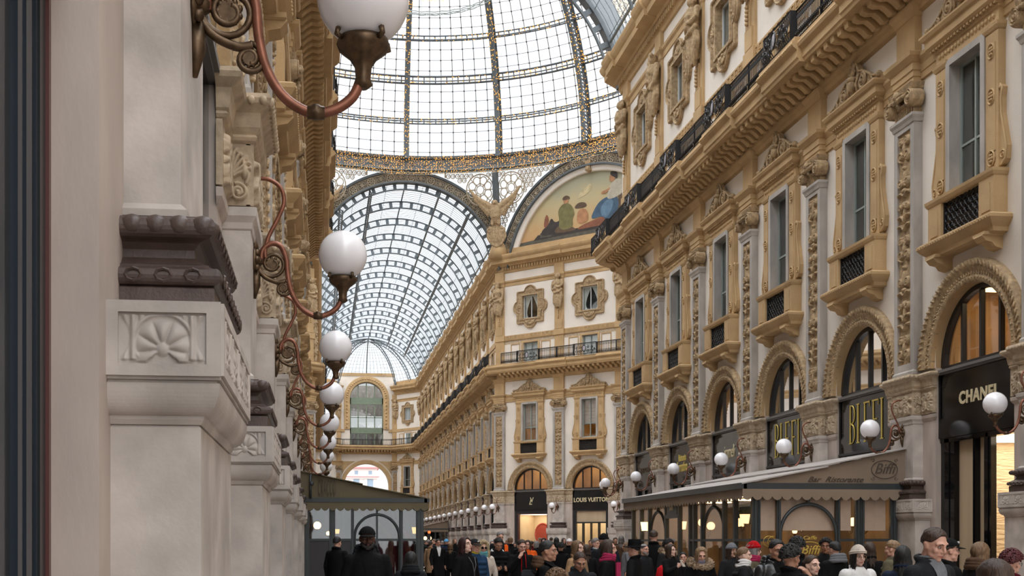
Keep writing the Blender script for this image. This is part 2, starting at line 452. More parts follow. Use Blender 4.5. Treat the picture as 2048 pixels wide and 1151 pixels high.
    mb = MB(); X, Y, Z = candelabra(.60, 5.30, 30, 300, .085); mb.grid(X, -(Z+.163), Y+H(4.02), 0)
    T['up_panel'] = mb.mesh('carved_panel', ['ochre_carved'])
    mb = MB()      # ionic capital
    zc = H(9.63)
    mb.B(-.42, .42, 0, .20, zc, zc+.26)
    for k in range(11): mb.tube([(-.38+k*.076, -.215, zc+.03), (-.38+k*.076, -.215, zc+.2)], .018, 4)
    mb.ring_mould(-.42, .42, .20, [(0, zc+.24), (.03, zc+.26), (.045, zc+.29), (.03, zc+.32)])
    for sg in (-1, 1):
        c = sg*.47
        mb.lathe([(.19, .05), (.2, .08), (.2, .30), (.185, .34), (.16, .35)], 20, (c, 0, zc+.32), 'y')
        mb.tube(scroll_pts(c, zc+.32, .18, .04, 2.2, PI/2, .355, -sg, 36), .022, 4)
        for k in range(12): mb.ball((c+.125*cos(k*PI/6), -.355, zc+.32+.125*sin(k*PI/6)), .018, 4)
        mb.ball((c, -.36, zc+.32), .05, 8)
    mb.tube([(-.36, -.33, zc+.44), (-.15, -.36, zc+.38), (.15, -.36, zc+.38), (.36, -.33, zc+.44)], .05, 6)
    for k in range(8): mb.ball((-.28+k*.08, -.39, zc+.40+.0*k), .04, 6, rz=.05)
    mb.ball((0, -.38, zc+.50), .09, 8, rz=.11); mb.tube([(-.2, -.36, zc+.52), (0, -.40, zc+.47), (.2, -.36, zc+.52)], .035, 5)
    mb.ring_mould(-.50, .50, .26, [(0, zc+.52), (.02, zc+.54), (.04, zc+.60), (.06, zc+.66), (0, zc+.67)])
    T['up_cap'] = mb.mesh('ionic_capital', ['ochre_carved'])
    mb = MB()      # entablature block over capital and pilaster head up to the balcony
    mb.ring_mould(-.47, .47, .22, [(0, H(10.30)), (0, H(10.42)), (.02, H(10.43)), (.02, H(10.55)), (.045, H(10.57)), (.045, H(10.72)), (.07, H(10.74)), (.10, H(10.78)), (.16, H(10.85)), (.18, H(10.93)), (.15, H(10.95)), (0, H(10.97))])
    mb.bbox(-.43, .43, 0, .17, H(10.97), H(11.9), .01)
    mb.ring_mould(-.43, .43, .17, [(0, H(11.80)), (.03, H(11.82)), (.05, H(11.92)), (.12, H(12.02)), (.12, H(12.1))])
    T['up_ent'] = mb.mesh('entablature_block', ['ochre'])
    # ---- arched shop window
    cz = H(3.80)
    mb = MB()      # archivolt: profile swept round the arch
    prof = [(1.55, 0), (1.55, .10), (1.62, .12), (1.66, .12), (1.68, .09), (1.76, .09), (1.80, .11), (1.84, .14), (1.93, .17), (2.0, .16), (2.03, .11), (2.03, 0)]
    rings = []
    for k in range(49):
        a = PI*k/48; rings.append([(r*cos(a), -u, cz+r*sin(a)) for (r, u) in prof])
    mb.loft(rings, 0, True, closed=False)
    for k in range(44):    # bead and rope ornaments
        a = PI*(k+.5)/44
        mb.ball((1.64*cos(a), -.125, cz+1.64*sin(a)), .026, 4)
        mb.tube([(1.87*cos(a-.02), -.17, cz+1.87*sin(a-.02)), (1.98*cos(a+.02), -.18, cz+1.98*sin(a+.02))], .024, 5)
    for k in range(56):
        a = PI*(k+.5)/56; mb.tube([((1.71)*cos(a), -.10, cz+1.71*sin(a)), (1.77*cos(a+.018), -.10, cz+1.77*sin(a+.018))], .018, 4)
    T['archivolt'] = mb.mesh('archivolt', ['ochre_carved'])
    mb = MB()      # reveal of the arch
    rings = [[(1.55*cos(PI*k/32), -u, cz+1.55*sin(PI*k/32)) for u in (.10, -.34)] for k in range(33)]
    mb.loft(rings, 0, False, closed=False)
    T['reveal'] = mb.mesh('reveal', ['ochre'])
    mb = MB()      # black fanlight frame
    u = -.22
    rings = []
    for k in range(33):
        a = PI*k/32; rings.append([(r*cos(a), -q, cz+r*sin(a)) for (r, q) in ((1.55, u-.05), (1.55, u+.08), (1.44, u+.08), (1.44, u-.05))])
    mb.loft(rings, 0, False)
    for x in (-.72, 0, .72):
        h = math.sqrt(1.48**2-x*x); mb.B(x-.035, x+.035, u-.04, u+.06, cz-.08, cz+h)
    mb.B(-1.55, 1.55, u-.05, u+.08, cz-.12, cz+.02)
    T['fan_frame'] = mb.mesh('frame', ['black_frame'])
    mb = MB(); n = 24
    mb.add([(0, .22, cz)] + [(1.47*cos(PI*k/n), .22, cz+1.47*sin(PI*k/n)) for k in range(n+1)], [(0, k+1, k+2) for k in range(n)], 0)
    T['fan_pane'] = mb.mesh('pane', ['pane_dark'])
    mb = MB(); mb.B(-1.55, 1.55, -.34, .0, H(3.62), H(3.69)); mb.B(-1.6, 1.6, -.02, .04, H(3.66), H(3.72))
    T['fan_sill'] = mb.mesh('sill', ['sill_grey'])
    mb = MB(); mb.B(-1.5, 1.5, -.20, -.06, H(2.24), H(3.66)); T['sign'] = mb.mesh('sign_board', ['black_gloss'])
    mb = MB()      # shopfront below the sign
    for (a, b) in ((-1.5, -1.2), (1.2, 1.5)): mb.B(a, b, -.26, -.08, 0, H(2.24))
    mb.B(-1.2, 1.2, -.26, -.10, H(2.12), H(2.24)); mb.B(-1.2, 1.2, -.28, -.06, 0, .35)
    for x in (-.30, .62): mb.B(x-.04, x+.04, -.22, -.12, .35, H(2.12))
    mb.B(-1.53, 1.53, -.12, -.04, H(2.20), H(2.26))
    T['shop_frame'] = mb.mesh('shopfront_frame', ['black_frame'])
    mb = MB(); mb.B(-1.2, 1.2, -.18, -.17, .35, H(2.12)); T['shop_pane'] = mb.mesh('shop_pane', ['pane'])
    def room(name, s0, s1, z0, z1, d, u0, mats, lamp=None, lampm=None):
        mb = MB(); a, b = -u0, -u0+d
        v = [(s0,a,z0),(s1,a,z0),(s1,b,z0),(s0,b,z0),(s0,a,z1),(s1,a,z1),(s1,b,z1),(s0,b,z1)]
        mb.add(v, [(0,1,2,3),(4,7,6,5),(1,5,6,2),(2,6,7,3),(3,7,4,0)], 0)
        if lamp: 
            for (x, y, zz, w, h) in lamp: mb.box(x-w/2, x+w/2, y-h/2, y+h/2, zz-.02, zz, 1)
        return mb.mesh(name, mats)
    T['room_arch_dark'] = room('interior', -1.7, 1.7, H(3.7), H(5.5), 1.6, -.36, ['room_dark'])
    T['room_arch_warm'] = room('interior', -1.7, 1.7, H(3.7), H(5.5), 1.6, -.36, ['room_warm', 'warm_panel'], [(0, 1.2, H(5.45), 2.4, 1.0)])
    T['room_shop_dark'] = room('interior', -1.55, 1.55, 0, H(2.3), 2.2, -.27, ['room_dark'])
    T['room_shop_warm'] = room('interior', -1.55, 1.55, 0, H(2.3), 2.6, -.27, ['room_warm', 'warm_panel'], [(0, 1.6, H(2.25), 2.6, 1.8)])
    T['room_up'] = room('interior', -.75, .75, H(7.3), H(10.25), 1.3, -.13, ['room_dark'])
    T['room_up_warm'] = room('interior', -.75, .75, H(7.3), H(10.25), 1.3, -.13, ['room_warm', 'warm_panel'], [(.2, 1.2, H(8.8), .5, .6)])
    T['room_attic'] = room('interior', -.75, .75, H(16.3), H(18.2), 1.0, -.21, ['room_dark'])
    # ---- upper rectangular window
    zb, zt = H(7.39), H(10.10)
    mb = MB()      # marble reveal frame
    for (a, b) in ((-.74, -.62), (.62, .74)): mb.B(a, b, -.12, .17, zb, zt+.12)
    mb.B(-.62, .62, -.12, .17, zt, zt+.12)
    for (a, b) in ((-.75, -.60), (.60, .75)): mb.B(a, b, .17, .19, zb, zt+.13)
    mb.B(-.60, .60, .17, .19, zt-.01, zt+.13)
    T['w_marble'] = mb.mesh('marble_surround', ['marble_blue'])
    mb = MB()
    for (a, b) in ((-.62, -.56), (.56, .62), (-.025, .025)): mb.B(a, b, -.12, -.06, zb, zt)
    mb.B(-.62, .62, -.12, -.06, zb, zb+.07); mb.B(-.62, .62, -.12, -.06, zt-.06, zt); mb.B(-.62, .62, -.12, -.07, zb+.95, zb+1.0)
    T['w_frame'] = mb.mesh('frame', ['win_frame'])
    mb = MB(); mb.B(-.6, .6, -.10, -.095, zb, zt); T['w_pane'] = mb.mesh('pane', ['pane'])
    mb = MB(); X = np.linspace(-.58, .58, 30); 
    mb.loft([[(x, .145+.012*sin(x*40), z) for x in X] for z in (zb+.9, zt-.05)], 0, True, closed=False)
    T['w_blind'] = mb.mesh('blind', ['blind'])
    T['w_blind_pink'] = mb.mesh('blind', ['blind_pink'])
    mb = MB()      # ochre side pilasters, frieze, consoles, parapet, sill
    for sg in (-1, 1):
        c = sg*.985
        mb.bbox(c-.225, c+.225, 0, .16, zb-.05, H(10.12), .01)
        mb.B(c-.14, c+.14, .16, .175, zb+.35, zb+2.5)
        mb.ring_mould(c-.225, c+.225, .16, [(0, H(10.12)), (.02, H(10.14)), (.05, H(10.2)), (.06, H(10.26)), (0, H(10.28))])
        for z in (zb+.22, zb+1.45, zb+2.35):   # paterae
            mb.tube([(c+.12*cos(t), -.18, z+.15*sin(t)) for t in np.linspace(0, 2*PI, 13)[:-1]], .022, 4, closed=True)
            for k in range(6): mb.ball((c+.055*cos(k*PI/3), -.18, z+.07*sin(k*PI/3)), .035, 5)
            mb.ball((c, -.19, z), .03, 5)
        # scrolled side bracket
        o = sg*1.21
        pts = [(o, H(9.02)), (o+sg*.07, H(8.95)), (o+sg*.02, H(8.75)), (o+sg*.03, H(8.45)), (o+sg*.13, H(8.05)), (o+sg*.21, H(7.75)), (o+sg*.18, H(7.50)), (o+sg*.08, H(7.42)), (o, H(7.40))]
        mb.prism(pts, 0, .12); mb.tube([(p[0], -.12, p[1]) for p in pts], .025, 5)
        mb.tube(scroll_pts(o+sg*.10, H(7.60), .09, .02, 1.5, 0, .13, sg, 18), .018, 4); mb.ball((o+sg*.03, -.12, H(8.95)), .05, 6)
    mb.B(-1.21, 1.21, 0, .15, H(10.24), H(10.56))
    for k in range(17): mb.ball((-1.04+k*.13, -.155, H(10.43)), .045, 6, rz=.06)
    mb.ring_mould(-1.22, 1.22, .16, [(0, H(10.54)), (.03, H(10.56)), (.03, H(10.62)), (.12, H(10.66)), (.16, H(10.70)), (.17, H(10.86)), (.22, H(10.88)), (.26, H(10.95)), (.26, H(10.99)), (0, H(11.0))])
    for k in range(21): mb.B(-1.3+k*.125, -1.3+k*.125+.07, .16, .26, H(10.60), H(10.66))
    T['w_surround'] = mb.mesh('surround', ['ochre'])
    mb = MB()      # pediment
    z = H(11.0); U = .22
    top = [(-1.42, z), (-1.44, z+.14), (-1.28, z+.16), (-1.0, z+.22), (-.72, z+.42), (-.45, z+.56), (-.28, z+.60), (-.16, z+.80), (0, z+.92)]
    top = top + [(-p[0], p[1]) for p in top[::-1][1:]]
    mb.prism(top, .08, U)
    mb.tube([(p[0], -(U+.01), p[1]) for p in top[1:-1]], .035, 5)
    for sg in (-1, 1):
        mb.tube(scroll_pts(sg*.52, z+.28, .20, .03, 2.0, PI/2 if sg > 0 else PI/2, U+.03, -sg, 34), .036, 5)
        mb.tube(scroll_pts(sg*.98, z+.14, .10, .02, 1.5, PI/2, U+.03, sg, 22), .028, 4)
        mb.ball((sg*.52, -(U+.05), z+.28), .06, 7); mb.ball((sg*1.38, -(U+.02), z+.12), .09, 7)
        mb.tube([(sg*.28, -(U+.03), z+.05), (sg*.22, -(U+.06), z+.3), (sg*.32, -(U+.03), z+.52)], .035, 5)
    mb.ball((0, -(U+.06), z+.32), .12, 10, rz=.17); mb.ball((0, -(U+.05), z+.48), .15, 9, rz=.08)
    for k in range(-3, 4): mb.tube([(0, -(U+.03), z+.52), (.17*sin(k*.45), -(U+.05), z+.62+.3*cos(k*.45))], [.035, .02], 5)
    T['w_ped'] = mb.mesh('pediment', ['ochre_carved'])
    mb = MB()      # balcony parapet and sill under the window
    for sg in (-1, 1):
        mb.bbox(min(sg*.74, sg*1.28), max(sg*.74, sg*1.28), 0, .30, H(6.42), H(7.24), .01)
        mb.B(min(sg*.86, sg*1.16), max(sg*.86, sg*1.16), .30, .315, H(6.54), H(7.08))
    mb.ring_mould(-1.28, 1.28, .30, [(0, H(7.2)), (.02, H(7.22)), (.05, H(7.28)), (.06, H(7.34)), (0, H(7.35))])
    mb.ring_mould(-1.30, 1.30, .32, [(-.1, H(6.08)), (0, H(6.10)), (.02, H(6.18)), (.10, H(6.26)), (.16, H(6.34)), (.16, H(6.40)), (.1, H(6.44)), (0, H(6.45))])
    for k in range(27): mb.ball((-1.36+k*.1046, -.47, H(6.37)), .03, 5)
    for sg in (-1, 1):
        c = sg*.95
        mb.prism([(0, H(6.12)), (.42, H(6.12)), (.44, H(6.04)), (.36, H(5.95)), (.22, H(5.92)), (.16, H(5.84)), (.02, H(5.80)), (0, H(5.80))], c-.16, c+.16, 'x')
        mb.ring_mould(c-.18, c+.18, .40, [(0, H(6.04)), (.03, H(6.06)), (.03, H(6.12)), (0, H(6.13))])
    T['w_sill'] = mb.mesh('balcony_sill', ['ochre'])
    mb = MB(); mb.B(-.74, .74, .05, .10, H(6.44), H(7.24), 1)
    for i in range(9):
        for j in range(5):
            x, z = -.64+i*.16, H(6.52)+j*.16
            mb.tube([(x+.07*cos(t), -.21, z+.07*sin(t)) for t in np.linspace(0, 2*PI, 9)[:-1]], .013, 4, closed=True)
            mb.tube(scroll_pts(x, z, .05, .01, 1, i+j, .20, 1, 8), .011, 3)
    for x in (-.72, .72): mb.B(x-.02, x+.02, .18, .24, H(6.44), H(7.24))
    T['w_grille'] = mb.mesh('iron_grille', ['iron', 'room_dark'])
    # ---- attic: low window and quatrefoil window
    mb = MB(); z0, z1 = H(13.12), H(14.66)
    for (a, b) in ((-.63, -.55), (.55, .63), (-.03, .03)): mb.B(a, b, -.2, -.12, z0, z1)
    mb.B(-.63, .63, -.2, -.12, z1-.07, z1)
    T['low_frame'] = mb.mesh('frame', ['win_frame'])
    mb = MB(); mb.B(-.6, .6, -.19, -.18, z0, z1); T['low_pane'] = mb.mesh('pane', ['pane'])
    mb = MB(); mb.B(-.62, .62, -.3, -.28, z0, z1); T['low_blind'] = mb.mesh('blind', ['blind'])
    mb = MB()
    for (a, b) in ((-.83, -.66), (.66, .83)): mb.B(a, b, 0, .05, z0, z1+.12)
    mb.B(-.66, .66, 0, .05, z1, z1+.12)
    for sg in (-1, 1):   # sunk side panels
        c = sg*1.36
        for (a, b) in ((c-.42, c-.36), (c+.36, c+.42)): mb.B(a, b, 0, .045, z0, z1)
        mb.B(c-.36, c+.36, 0, .045, z1-.06, z1+.02)
    T['low_surround'] = mb.mesh('surround', ['ochre'])
    cq = H(17.27)
    def quat(sc_):
        pts = []
        for k in range(128):
            a = 2*PI*(k+.5)/128; c, s_ = cos(a), sin(a); R = 1.2*sc_
            best = R/max(abs(c), abs(s_))
            for (dx, dz, rr) in ((1.02, 0, .50), (-1.02, 0, .50), (0, 1.06, .54), (0, -1.06, .54)):
                dx *= sc_; dz *= sc_; rr *= (.5+.5*sc_)
                b = c*dx+s_*dz; disc = b*b-(dx*dx+dz*dz-rr*rr)
                if disc > 0: best = max(best, b+math.sqrt(disc))
            pts.append((best*c, best*s_))
        return pts
    def rectp(hw, hh):
        pts = []
        for k in range(128):
            a = 2*PI*(k+.5)/128; c, s_ = cos(a), sin(a); t = min(hw/max(abs(c), 1e-9), hh/max(abs(s_), 1e-9)); pts.append((t*c, t*s_))
        return pts
    mb = MB()
    seq = [(quat(1.0), 0), (quat(1.0), .12), (quat(.965), .15), (quat(.93), .12), (quat(.92), .06), (quat(.80), .06), (quat(.79), .12), (quat(.76), .12), (rectp(.80, .95), .07), (rectp(.78, .93), .13), (rectp(.69, .84), .13), (rectp(.69, .84), -.20)]
    mb.loft([[(x, -u, cq+z) for (x, z) in pts] for (pts, u) in seq], 0, False)
    for (dx, dz) in ((1, 0), (-1, 0), (0, 1), (0, -1)):   # fans in the lobes
        for k in range(-3, 4):
            a = math.atan2(dz, dx)+k*.42; r0 = 1.0
            cx_, cz_ = dx*.93, dz*1.06
            mb.tube([(cx_+.06*cos(a), -.09, cq+cz_+.06*sin(a)), (cx_+.28*cos(a), -.09, cq+cz_+.28*sin(a))], [.02, .05], 5)
        mb.ball((dx*.93, -.1, cq+dz*1.06), .07, 7)
    pr = quat(.86)
    for k in range(0, 128, 2): mb.ball((pr[k][0], -.07, cq+pr[k][1]), .03, 4)
    T['q_surround'] = mb.mesh('surround', ['ochre_carved'])
    mb = MB(); z0, z1 = H(16.44), H(18.10)
    for (a, b) in ((-.68, -.62), (.62, .68), (-.025, .025)): mb.B(a, b, -.18, -.12, z0, z1)
    mb.B(-.68, .68, -.18, -.12, z0, z0+.06); mb.B(-.68, .68, -.18, -.12, z1-.06, z1)
    T['q_frame'] = mb.mesh('frame', ['blind'])
    mb = MB(); mb.B(-.66, .66, -.16, -.155, z0, z1); T['q_pane'] = mb.mesh('pane', ['pane'])
    mb = MB()
    for sg in (-1, 1):   # tied curtains
        rings = []
        for k in range(9):
            t = k/8; z = z1-.03-t*1.6; wd = .62*(1-.75*math.sin(min(1, t*1.25)*PI/2)) if t < .8 else .16+.12*(t-.8)*5
            rings.append([(sg*(.02*0+.64-wd*j/14), .26+.02*sin(j*2.2), z) for j in range(15)])
        mb.loft(rings, 0, True, closed=False)
    T['q_curtain'] = mb.mesh('curtain', ['curtain'])
    mb = MB(); mb.B(-.66, .66, -.24, -.22, z0, z1); T['q_blind'] = mb.mesh('blind', ['blind'])
    # ---- attic pilaster strip with bracket
    mb = MB()
    mb.bbox(-.385, .385, 0, .10, H(13.1), H(14.95), .01); mb.bbox(-.39, .39, 0, .10, H(15.3), H(19.0), .01)
    mb.bbox(-.30, .30, .10, .16, H(15.35), H(16.0), .01)
    mb.prism([(-.28, H(16.0)), (-.13, H(16.05)), (-.16, H(16.9)), (.16, H(16.9)), (.13, H(16.05)), (.28, H(16.0))], .10, .16)
    for k in range(5): mb.ball((0, -.2, H(16.15+k*.13)), .07, 6)
    mb.ring_mould(-.39, .39, .10, [(0, H(14.90)), (.06, H(14.93)), (.06, H(15.33)), (0, H(15.36))])
    mb.ring_mould(-.39, .39, .10, [(0, H(18.95)), (.03, H(19.0)), (.05, H(19.15)), (.14, H(19.3)), (.14, H(19.4)), (0, H(19.42))])
    mb.bbox(-.40, .40, 0, .14, H(19.42), H(20.1), .01)
    T['attic_pilaster'] = mb.mesh('attic_pilaster', ['ochre'])
build_templates()

# engaged statue (two versions), remeshed into one continuous surface
def remeshed(mb, name, mats, voxel, smooth=3, dec=None):
    me = mb.mesh(name+'_raw', mats)
    o = bpy.data.objects.new('tmp', me); COL.objects.link(o)
    r = o.modifiers.new('r', 'REMESH'); r.mode = 'VOXEL'; r.voxel_size = voxel; r.use_smooth_shade = True
    if smooth: q = o.modifiers.new('s', 'SMOOTH'); q.iterations = smooth; q.factor = .5
    if dec: d = o.modifiers.new('d', 'DECIMATE'); d.ratio = dec
    dg = bpy.context.evaluated_depsgraph_get(); ev = o.evaluated_get(dg)
    nm = bpy.data.meshes.new_from_object(ev, depsgraph=dg); nm.name = name
    bpy.data.objects.remove(o); bpy.data.meshes.remove(me)
    nm.materials.clear()
    for x in mats: nm.materials.append(MAT[x])
    nm.polygons.foreach_set('material_index', [0]*len(nm.polygons))
    nm.polygons.foreach_set('use_smooth', [True]*len(nm.polygons)); return nm
def statue(female):
    mb = MB(); z0 = H(16.75)
    mb.ball((0, -.22, z0+2.35), .17, 12, rz=.21, ry=.19)                # bowed head
    mb.ball((0, -.38, z0+2.30), .05, 6)
    if female:
        for k in range(10):
            a = PI*k/9; mb.ball((.19*cos(a), -.17, z0+2.35+.19*sin(a)), .085, 7)
    else:
        for k in range(7): mb.ball((.14*cos(k*.52), -.32+.1*sin(k*.52)*0, z0+2.45+.1*sin(k*.52)), .08, 7)
        mb.ball((0, -.36, z0+2.18), .10, 7, rz=.14)
    mb.tube([(0, -.16, z0+2.1), (0, -.2, z0+2.25)], .10, 8)
    mb.tube([(0, -.14, z0+1.2), (0, -.18, z0+1.5), (0, -.2, z0+1.8), (0, -.16, z0+2.08)], [.24, .25, .31, .26], 12)
    for sg in (-1, 1):
        mb.ball((sg*.14, -.36, z0+1.78), .13, 8)
        mb.ball((sg*.33, -.14, z0+2.0), .14, 8)
    mb.tube([(-.36, -.15, z0+2.0), (-.44, -.22, z0+1.65), (-.36, -.32, z0+1.38), (-.05, -.44, z0+1.42)], [.12, .10, .085, .07], 8)
    mb.ball((-.02, -.45, z0+1.43), .08, 7)
    if female: mb.tube([(.36, -.15, z0+2.0), (.43, -.22, z0+1.7), (.30, -.38, z0+1.52), (.02, -.44, z0+1.56)], [.12, .10, .085, .07], 8)
    else: mb.tube([(.36, -.15, z0+2.0), (.45, -.22, z0+1.65), (.42, -.3, z0+1.3), (.34, -.40, z0+1.1)], [.12, .10, .085, .07], 8); mb.ball((.33, -.41, z0+1.05), .08, 7)
    # drapery, twisted folds tapering to the bracket
    for k in range(11):
        t = k/10; x = -.30+.60*t
        mb.tube([(x*1.05, -.12-.16*sin(PI*t), z0+1.25), (x*1.15+.08*sin(t*7), -.14-.2*sin(PI*t), z0+.85), (x*.95-.06, -.14-.16*sin(PI*t), z0+.45), (x*.55, -.14-.08*sin(PI*t), z0+.12)], [.06, .085, .08, .05], 7)
    mb.tube([(-.36, -.2, z0+1.32), (-.1, -.40, z0+1.12), (.25, -.38, z0+1.2), (.38, -.18, z0+1.42)], .09, 8)
    mb.tube([(.30, -.2, z0+1.2), (.36, -.26, z0+.8), (.28, -.26, z0+.3), (.20, -.2, z0+.0)], [.09, .1, .09, .04], 7)
    mb.tube([(0, -.12, z0+1.3), (0, -.1, z0+.3)], [.28, .2], 10)
    return remeshed(mb, 'figure', ['ochre_carved'], .033, 2)
T['statue_f'] = statue(True); T['statue_m'] = statue(False)
ORD = ['first', 'second', 'third', 'fourth', 'fifth', 'sixth', 'seventh', 'eighth', 'ninth', 'tenth', 'eleventh', 'twelfth', 'thirteenth', 'fourteenth', 'fifteenth', 'sixteenth']
WN = [0]; TN = [0]
def wname(): WN[0] += 1; return 'window_%d' % WN[0]
def tname(): TN[0] += 1; return 'trim_%d' % TN[0]
def sweep(mb, path, prof, side=1, m=0, z0=0.0, closed=False, sm=False, cap=False):
    "sweep a (u,z) profile along a plan polyline, u to the left (side=1) or right (side=-1)"
    P = [Vector((p[0], p[1])) for p in path]; N = len(P); rings = []
    for i in range(N):
        def nrm(a, b):
            d = (b-a).normalized(); return Vector((-d.y, d.x))*side
        if closed: n1 = nrm(P[i-1], P[i]); n2 = nrm(P[i], P[(i+1) % N])
        elif i == 0: n1 = n2 = nrm(P[0], P[1])
        elif i == N-1: n1 = n2 = nrm(P[-2], P[-1])
        else: n1 = nrm(P[i-1], P[i]); n2 = nrm(P[i], P[i+1])
        m_ = (n1+n2); m_ = m_/max(.3, m_.dot(n1))
        rings.append([(P[i].x+m_.x*u, P[i].y+m_.y*u, z+z0) for (u, z) in prof])
    if closed: rings.append(rings[0])
    mb.loft(rings, m, sm, closed=False)
    if cap and not closed:
        for r in (rings[0], rings[-1]): mb.add(r, [tuple(range(len(r)))], m)
    return mb

def wall_quad(mb, s0, s1, z0, z1, m=0):
    if s1-s0 > 1e-4 and z1-z0 > 1e-4: mb.add([(s0, 0, z0), (s1, 0, z0), (s1, 0, z1), (s0, 0, z1)], [(0, 1, 2, 3)], m)
def wall_bay(mb, s0, s1, c, attic=True):
    zs = H(3.80); zt = H(5.95)
    for (a, b, j) in ((s0, c-1.5, c-1.5), (c+1.5, s1, c+1.5)):
        wall_quad(mb, a, b, 0, H(2.82), 1); wall_quad(mb, a, b, H(2.82), zs, 2)
        mb.add([(j, 0, 0), (j, .36, 0), (j, .36, zs), (j, 0, zs)], [(0, 1, 2, 3)], 1)
        wall_quad(mb, a, b, zs, zt, 0)
    K = 24; xs = [c-1.5*cos(PI*k/K) for k in range(K+1)]
    for k in range(K):
        za = zs+math.sqrt(max(0, 1.56**2-(xs[k]-c)**2)); zb = zs+math.sqrt(max(0, 1.56**2-(xs[k+1]-c)**2))
        mb.add([(xs[k], 0, za), (xs[k+1], 0, zb), (xs[k+1], 0, zt), (xs[k], 0, zt)], [(0, 1, 2, 3)], 0)
    w0, w1 = H(7.39), H(10.10)
    wall_quad(mb, s0, s1, zt, w0); wall_quad(mb, s0, c-.62, w0, w1); wall_quad(mb, c+.62, s1, w0, w1); wall_quad(mb, s0, s1, w1, H(11.9)); wall_quad(mb, s0, s1, H(11.9), H(13.1), 2)
    if not attic: wall_quad(mb, s0, s1, H(13.1), H(20.2)); return
    a0, a1, q0, q1 = H(13.1), H(14.66), H(16.44), H(18.10)
    wall_quad(mb, s0, c-.63, a0, a1); wall_quad(mb, c+.63, s1, a0, a1)
    for j in (c-.63, c+.63): mb.add([(j, 0, a0), (j, .25, a0), (j, .25, a1), (j, 0, a1)], [(0, 1, 2, 3)], 2)
    mb.add([(c-.63, 0, a1), (c+.63, 0, a1), (c+.63, .25, a1), (c-.63, .25, a1)], [(0, 1, 2, 3)], 2)
    wall_quad(mb, s0, s1, a1, H(15.3), 2); wall_quad(mb, s0, s1, H(15.3), q0)
    wall_quad(mb, s0, c-.69, q0, q1); wall_quad(mb, c+.69, s1, q0, q1); wall_quad(mb, s0, s1, q1, H(20.2))
def impost(mb, s0, s1):
    "cornice and block on the pier behind the pilaster"
    mb.ring_mould(s0, s1, .05, [(0, H(3.34)), (.03, H(3.36)), (.045, H(3.385)), (.03, H(3.41)), (.05, H(3.43)), (.075, H(3.58)), (.10, H(3.60)), (.15, H(3.64)), (.165, H(3.68)), (.15, H(3.72)), (0, H(3.74))], 2)
    mb.ring_mould(s0, s1, .0, [(0, H(2.66)), (.02, H(2.68)), (.05, H(2.73)), (.055, H(2.80)), (.0, H(2.82))], 1)
    mb.ring_mould(s0, s1, .0, [(.05, H(2.82)), (.05, H(3.34))], 2)
    mb.ring_mould(s0, s1, .0, [(.05, 0), (.05, .28), (0, .32)], 1)
WALLM = ['stucco', 'marble_pier', 'carved']
T['pier_relief'] = None
def _pr():
    mb = MB(); put_relief(mb, rinceau(.46, .50, 30, 38, .05, face=False), 0, .052, H(2.83))
    T['pier_relief'] = mb.mesh('pier_relief', ['carved'])
_pr()

def ground_pilaster(fr, s, lab, rz=0.0, relief=True, name='pilaster'):
    r = fr.root('pilaster', s, label='ground-floor marble pilaster with dark base, '+lab, cat='pilaster', group='ground floor marble pilasters')
    r.rotation_euler.z += rz
    obj('pedestal', T['ped'], r); obj('carved_frieze', T['ped_frieze'], r); obj('base', T['base'], r, label='dark red-brown stone base'); obj('shaft', T['shaft'], r)
    cb = obj('carved_capital', T['block'], r); obj('cornice', T['block_cornice'], cb)
    if relief:
        for q in (-.79, .79): obj('pier_relief', T['pier_relief'], cb, (q, 0, 0))
    return r
def upper_pilaster(fr, s, lab, rz=0.0):
    r = fr.root('pilaster', s, label='upper pilaster with carved panel, '+lab, cat='pilaster', group='upper floor carved pilasters')
    r.rotation_euler.z += rz
    obj('shaft', T['up_frame'], r, label='grey veined marble shaft'); obj('carved_panel', T['up_panel'], r); obj('capital', T['up_cap'], r); obj('entablature_block', T['up_ent'], r)
def attic_pilaster(fr, s, lab, fem, rz=0.0):
    r = fr.root('pilaster', s, label='flat ochre attic pilaster strip, '+lab, cat='pilaster', group='attic pilaster strips')
    r.rotation_euler.z += rz
    obj('strip', T['attic_pilaster'], r)
    o = obj('statue', T['statue_f' if fem else 'statue_m'], None, fr.pt(s, .12, -.0), fr.rz+rz,
            label=('hooded female' if fem else 'bare-chested male')+' ochre statue, '+lab, cat='statue', group='attic statues between the windows')
    if not fem: pass
    return r
def arch_window(fr, c, lab, warm=False, shopwarm=False, shop=True, text=None):
    r = fr.root(wname(), c, label='arched fanlight with carved archivolt over a black shop sign, '+lab, kind='structure')
    obj('archivolt', T['archivolt'], r); obj('reveal', T['reveal'], r); obj('frame', T['fan_frame'], r); obj('pane', T['fan_pane'], r); obj('sill', T['fan_sill'], r)
    obj('interior', T['room_arch_warm' if warm else 'room_arch_dark'], r)
    if shop:
        sg = obj('sign_board', T['sign'], r)
        obj('shopfront_frame', T['shop_frame'], r); obj('shop_pane', T['shop_pane'], r)
        obj('shop_interior', T['room_shop_warm' if shopwarm else 'room_shop_dark'], r)
    return r
def upper_window(fr, c, lab, blind=None, warm=False):
    r = fr.root(wname(), c, label='tall window with scrolled pediment and iron parapet, '+lab, kind='structure')
    obj('surround', T['w_surround'], r); obj('marble_surround', T['w_marble'], r); obj('frame', T['w_frame'], r); obj('pane', T['w_pane'], r); obj('pediment', T['w_ped'], r)
    sl = obj('balcony_sill', T['w_sill'], r); obj('iron_grille', T['w_grille'], sl); obj('interior', T['room_up_warm' if warm else 'room_up'], r)
    if blind: obj('blind', T[blind], r)
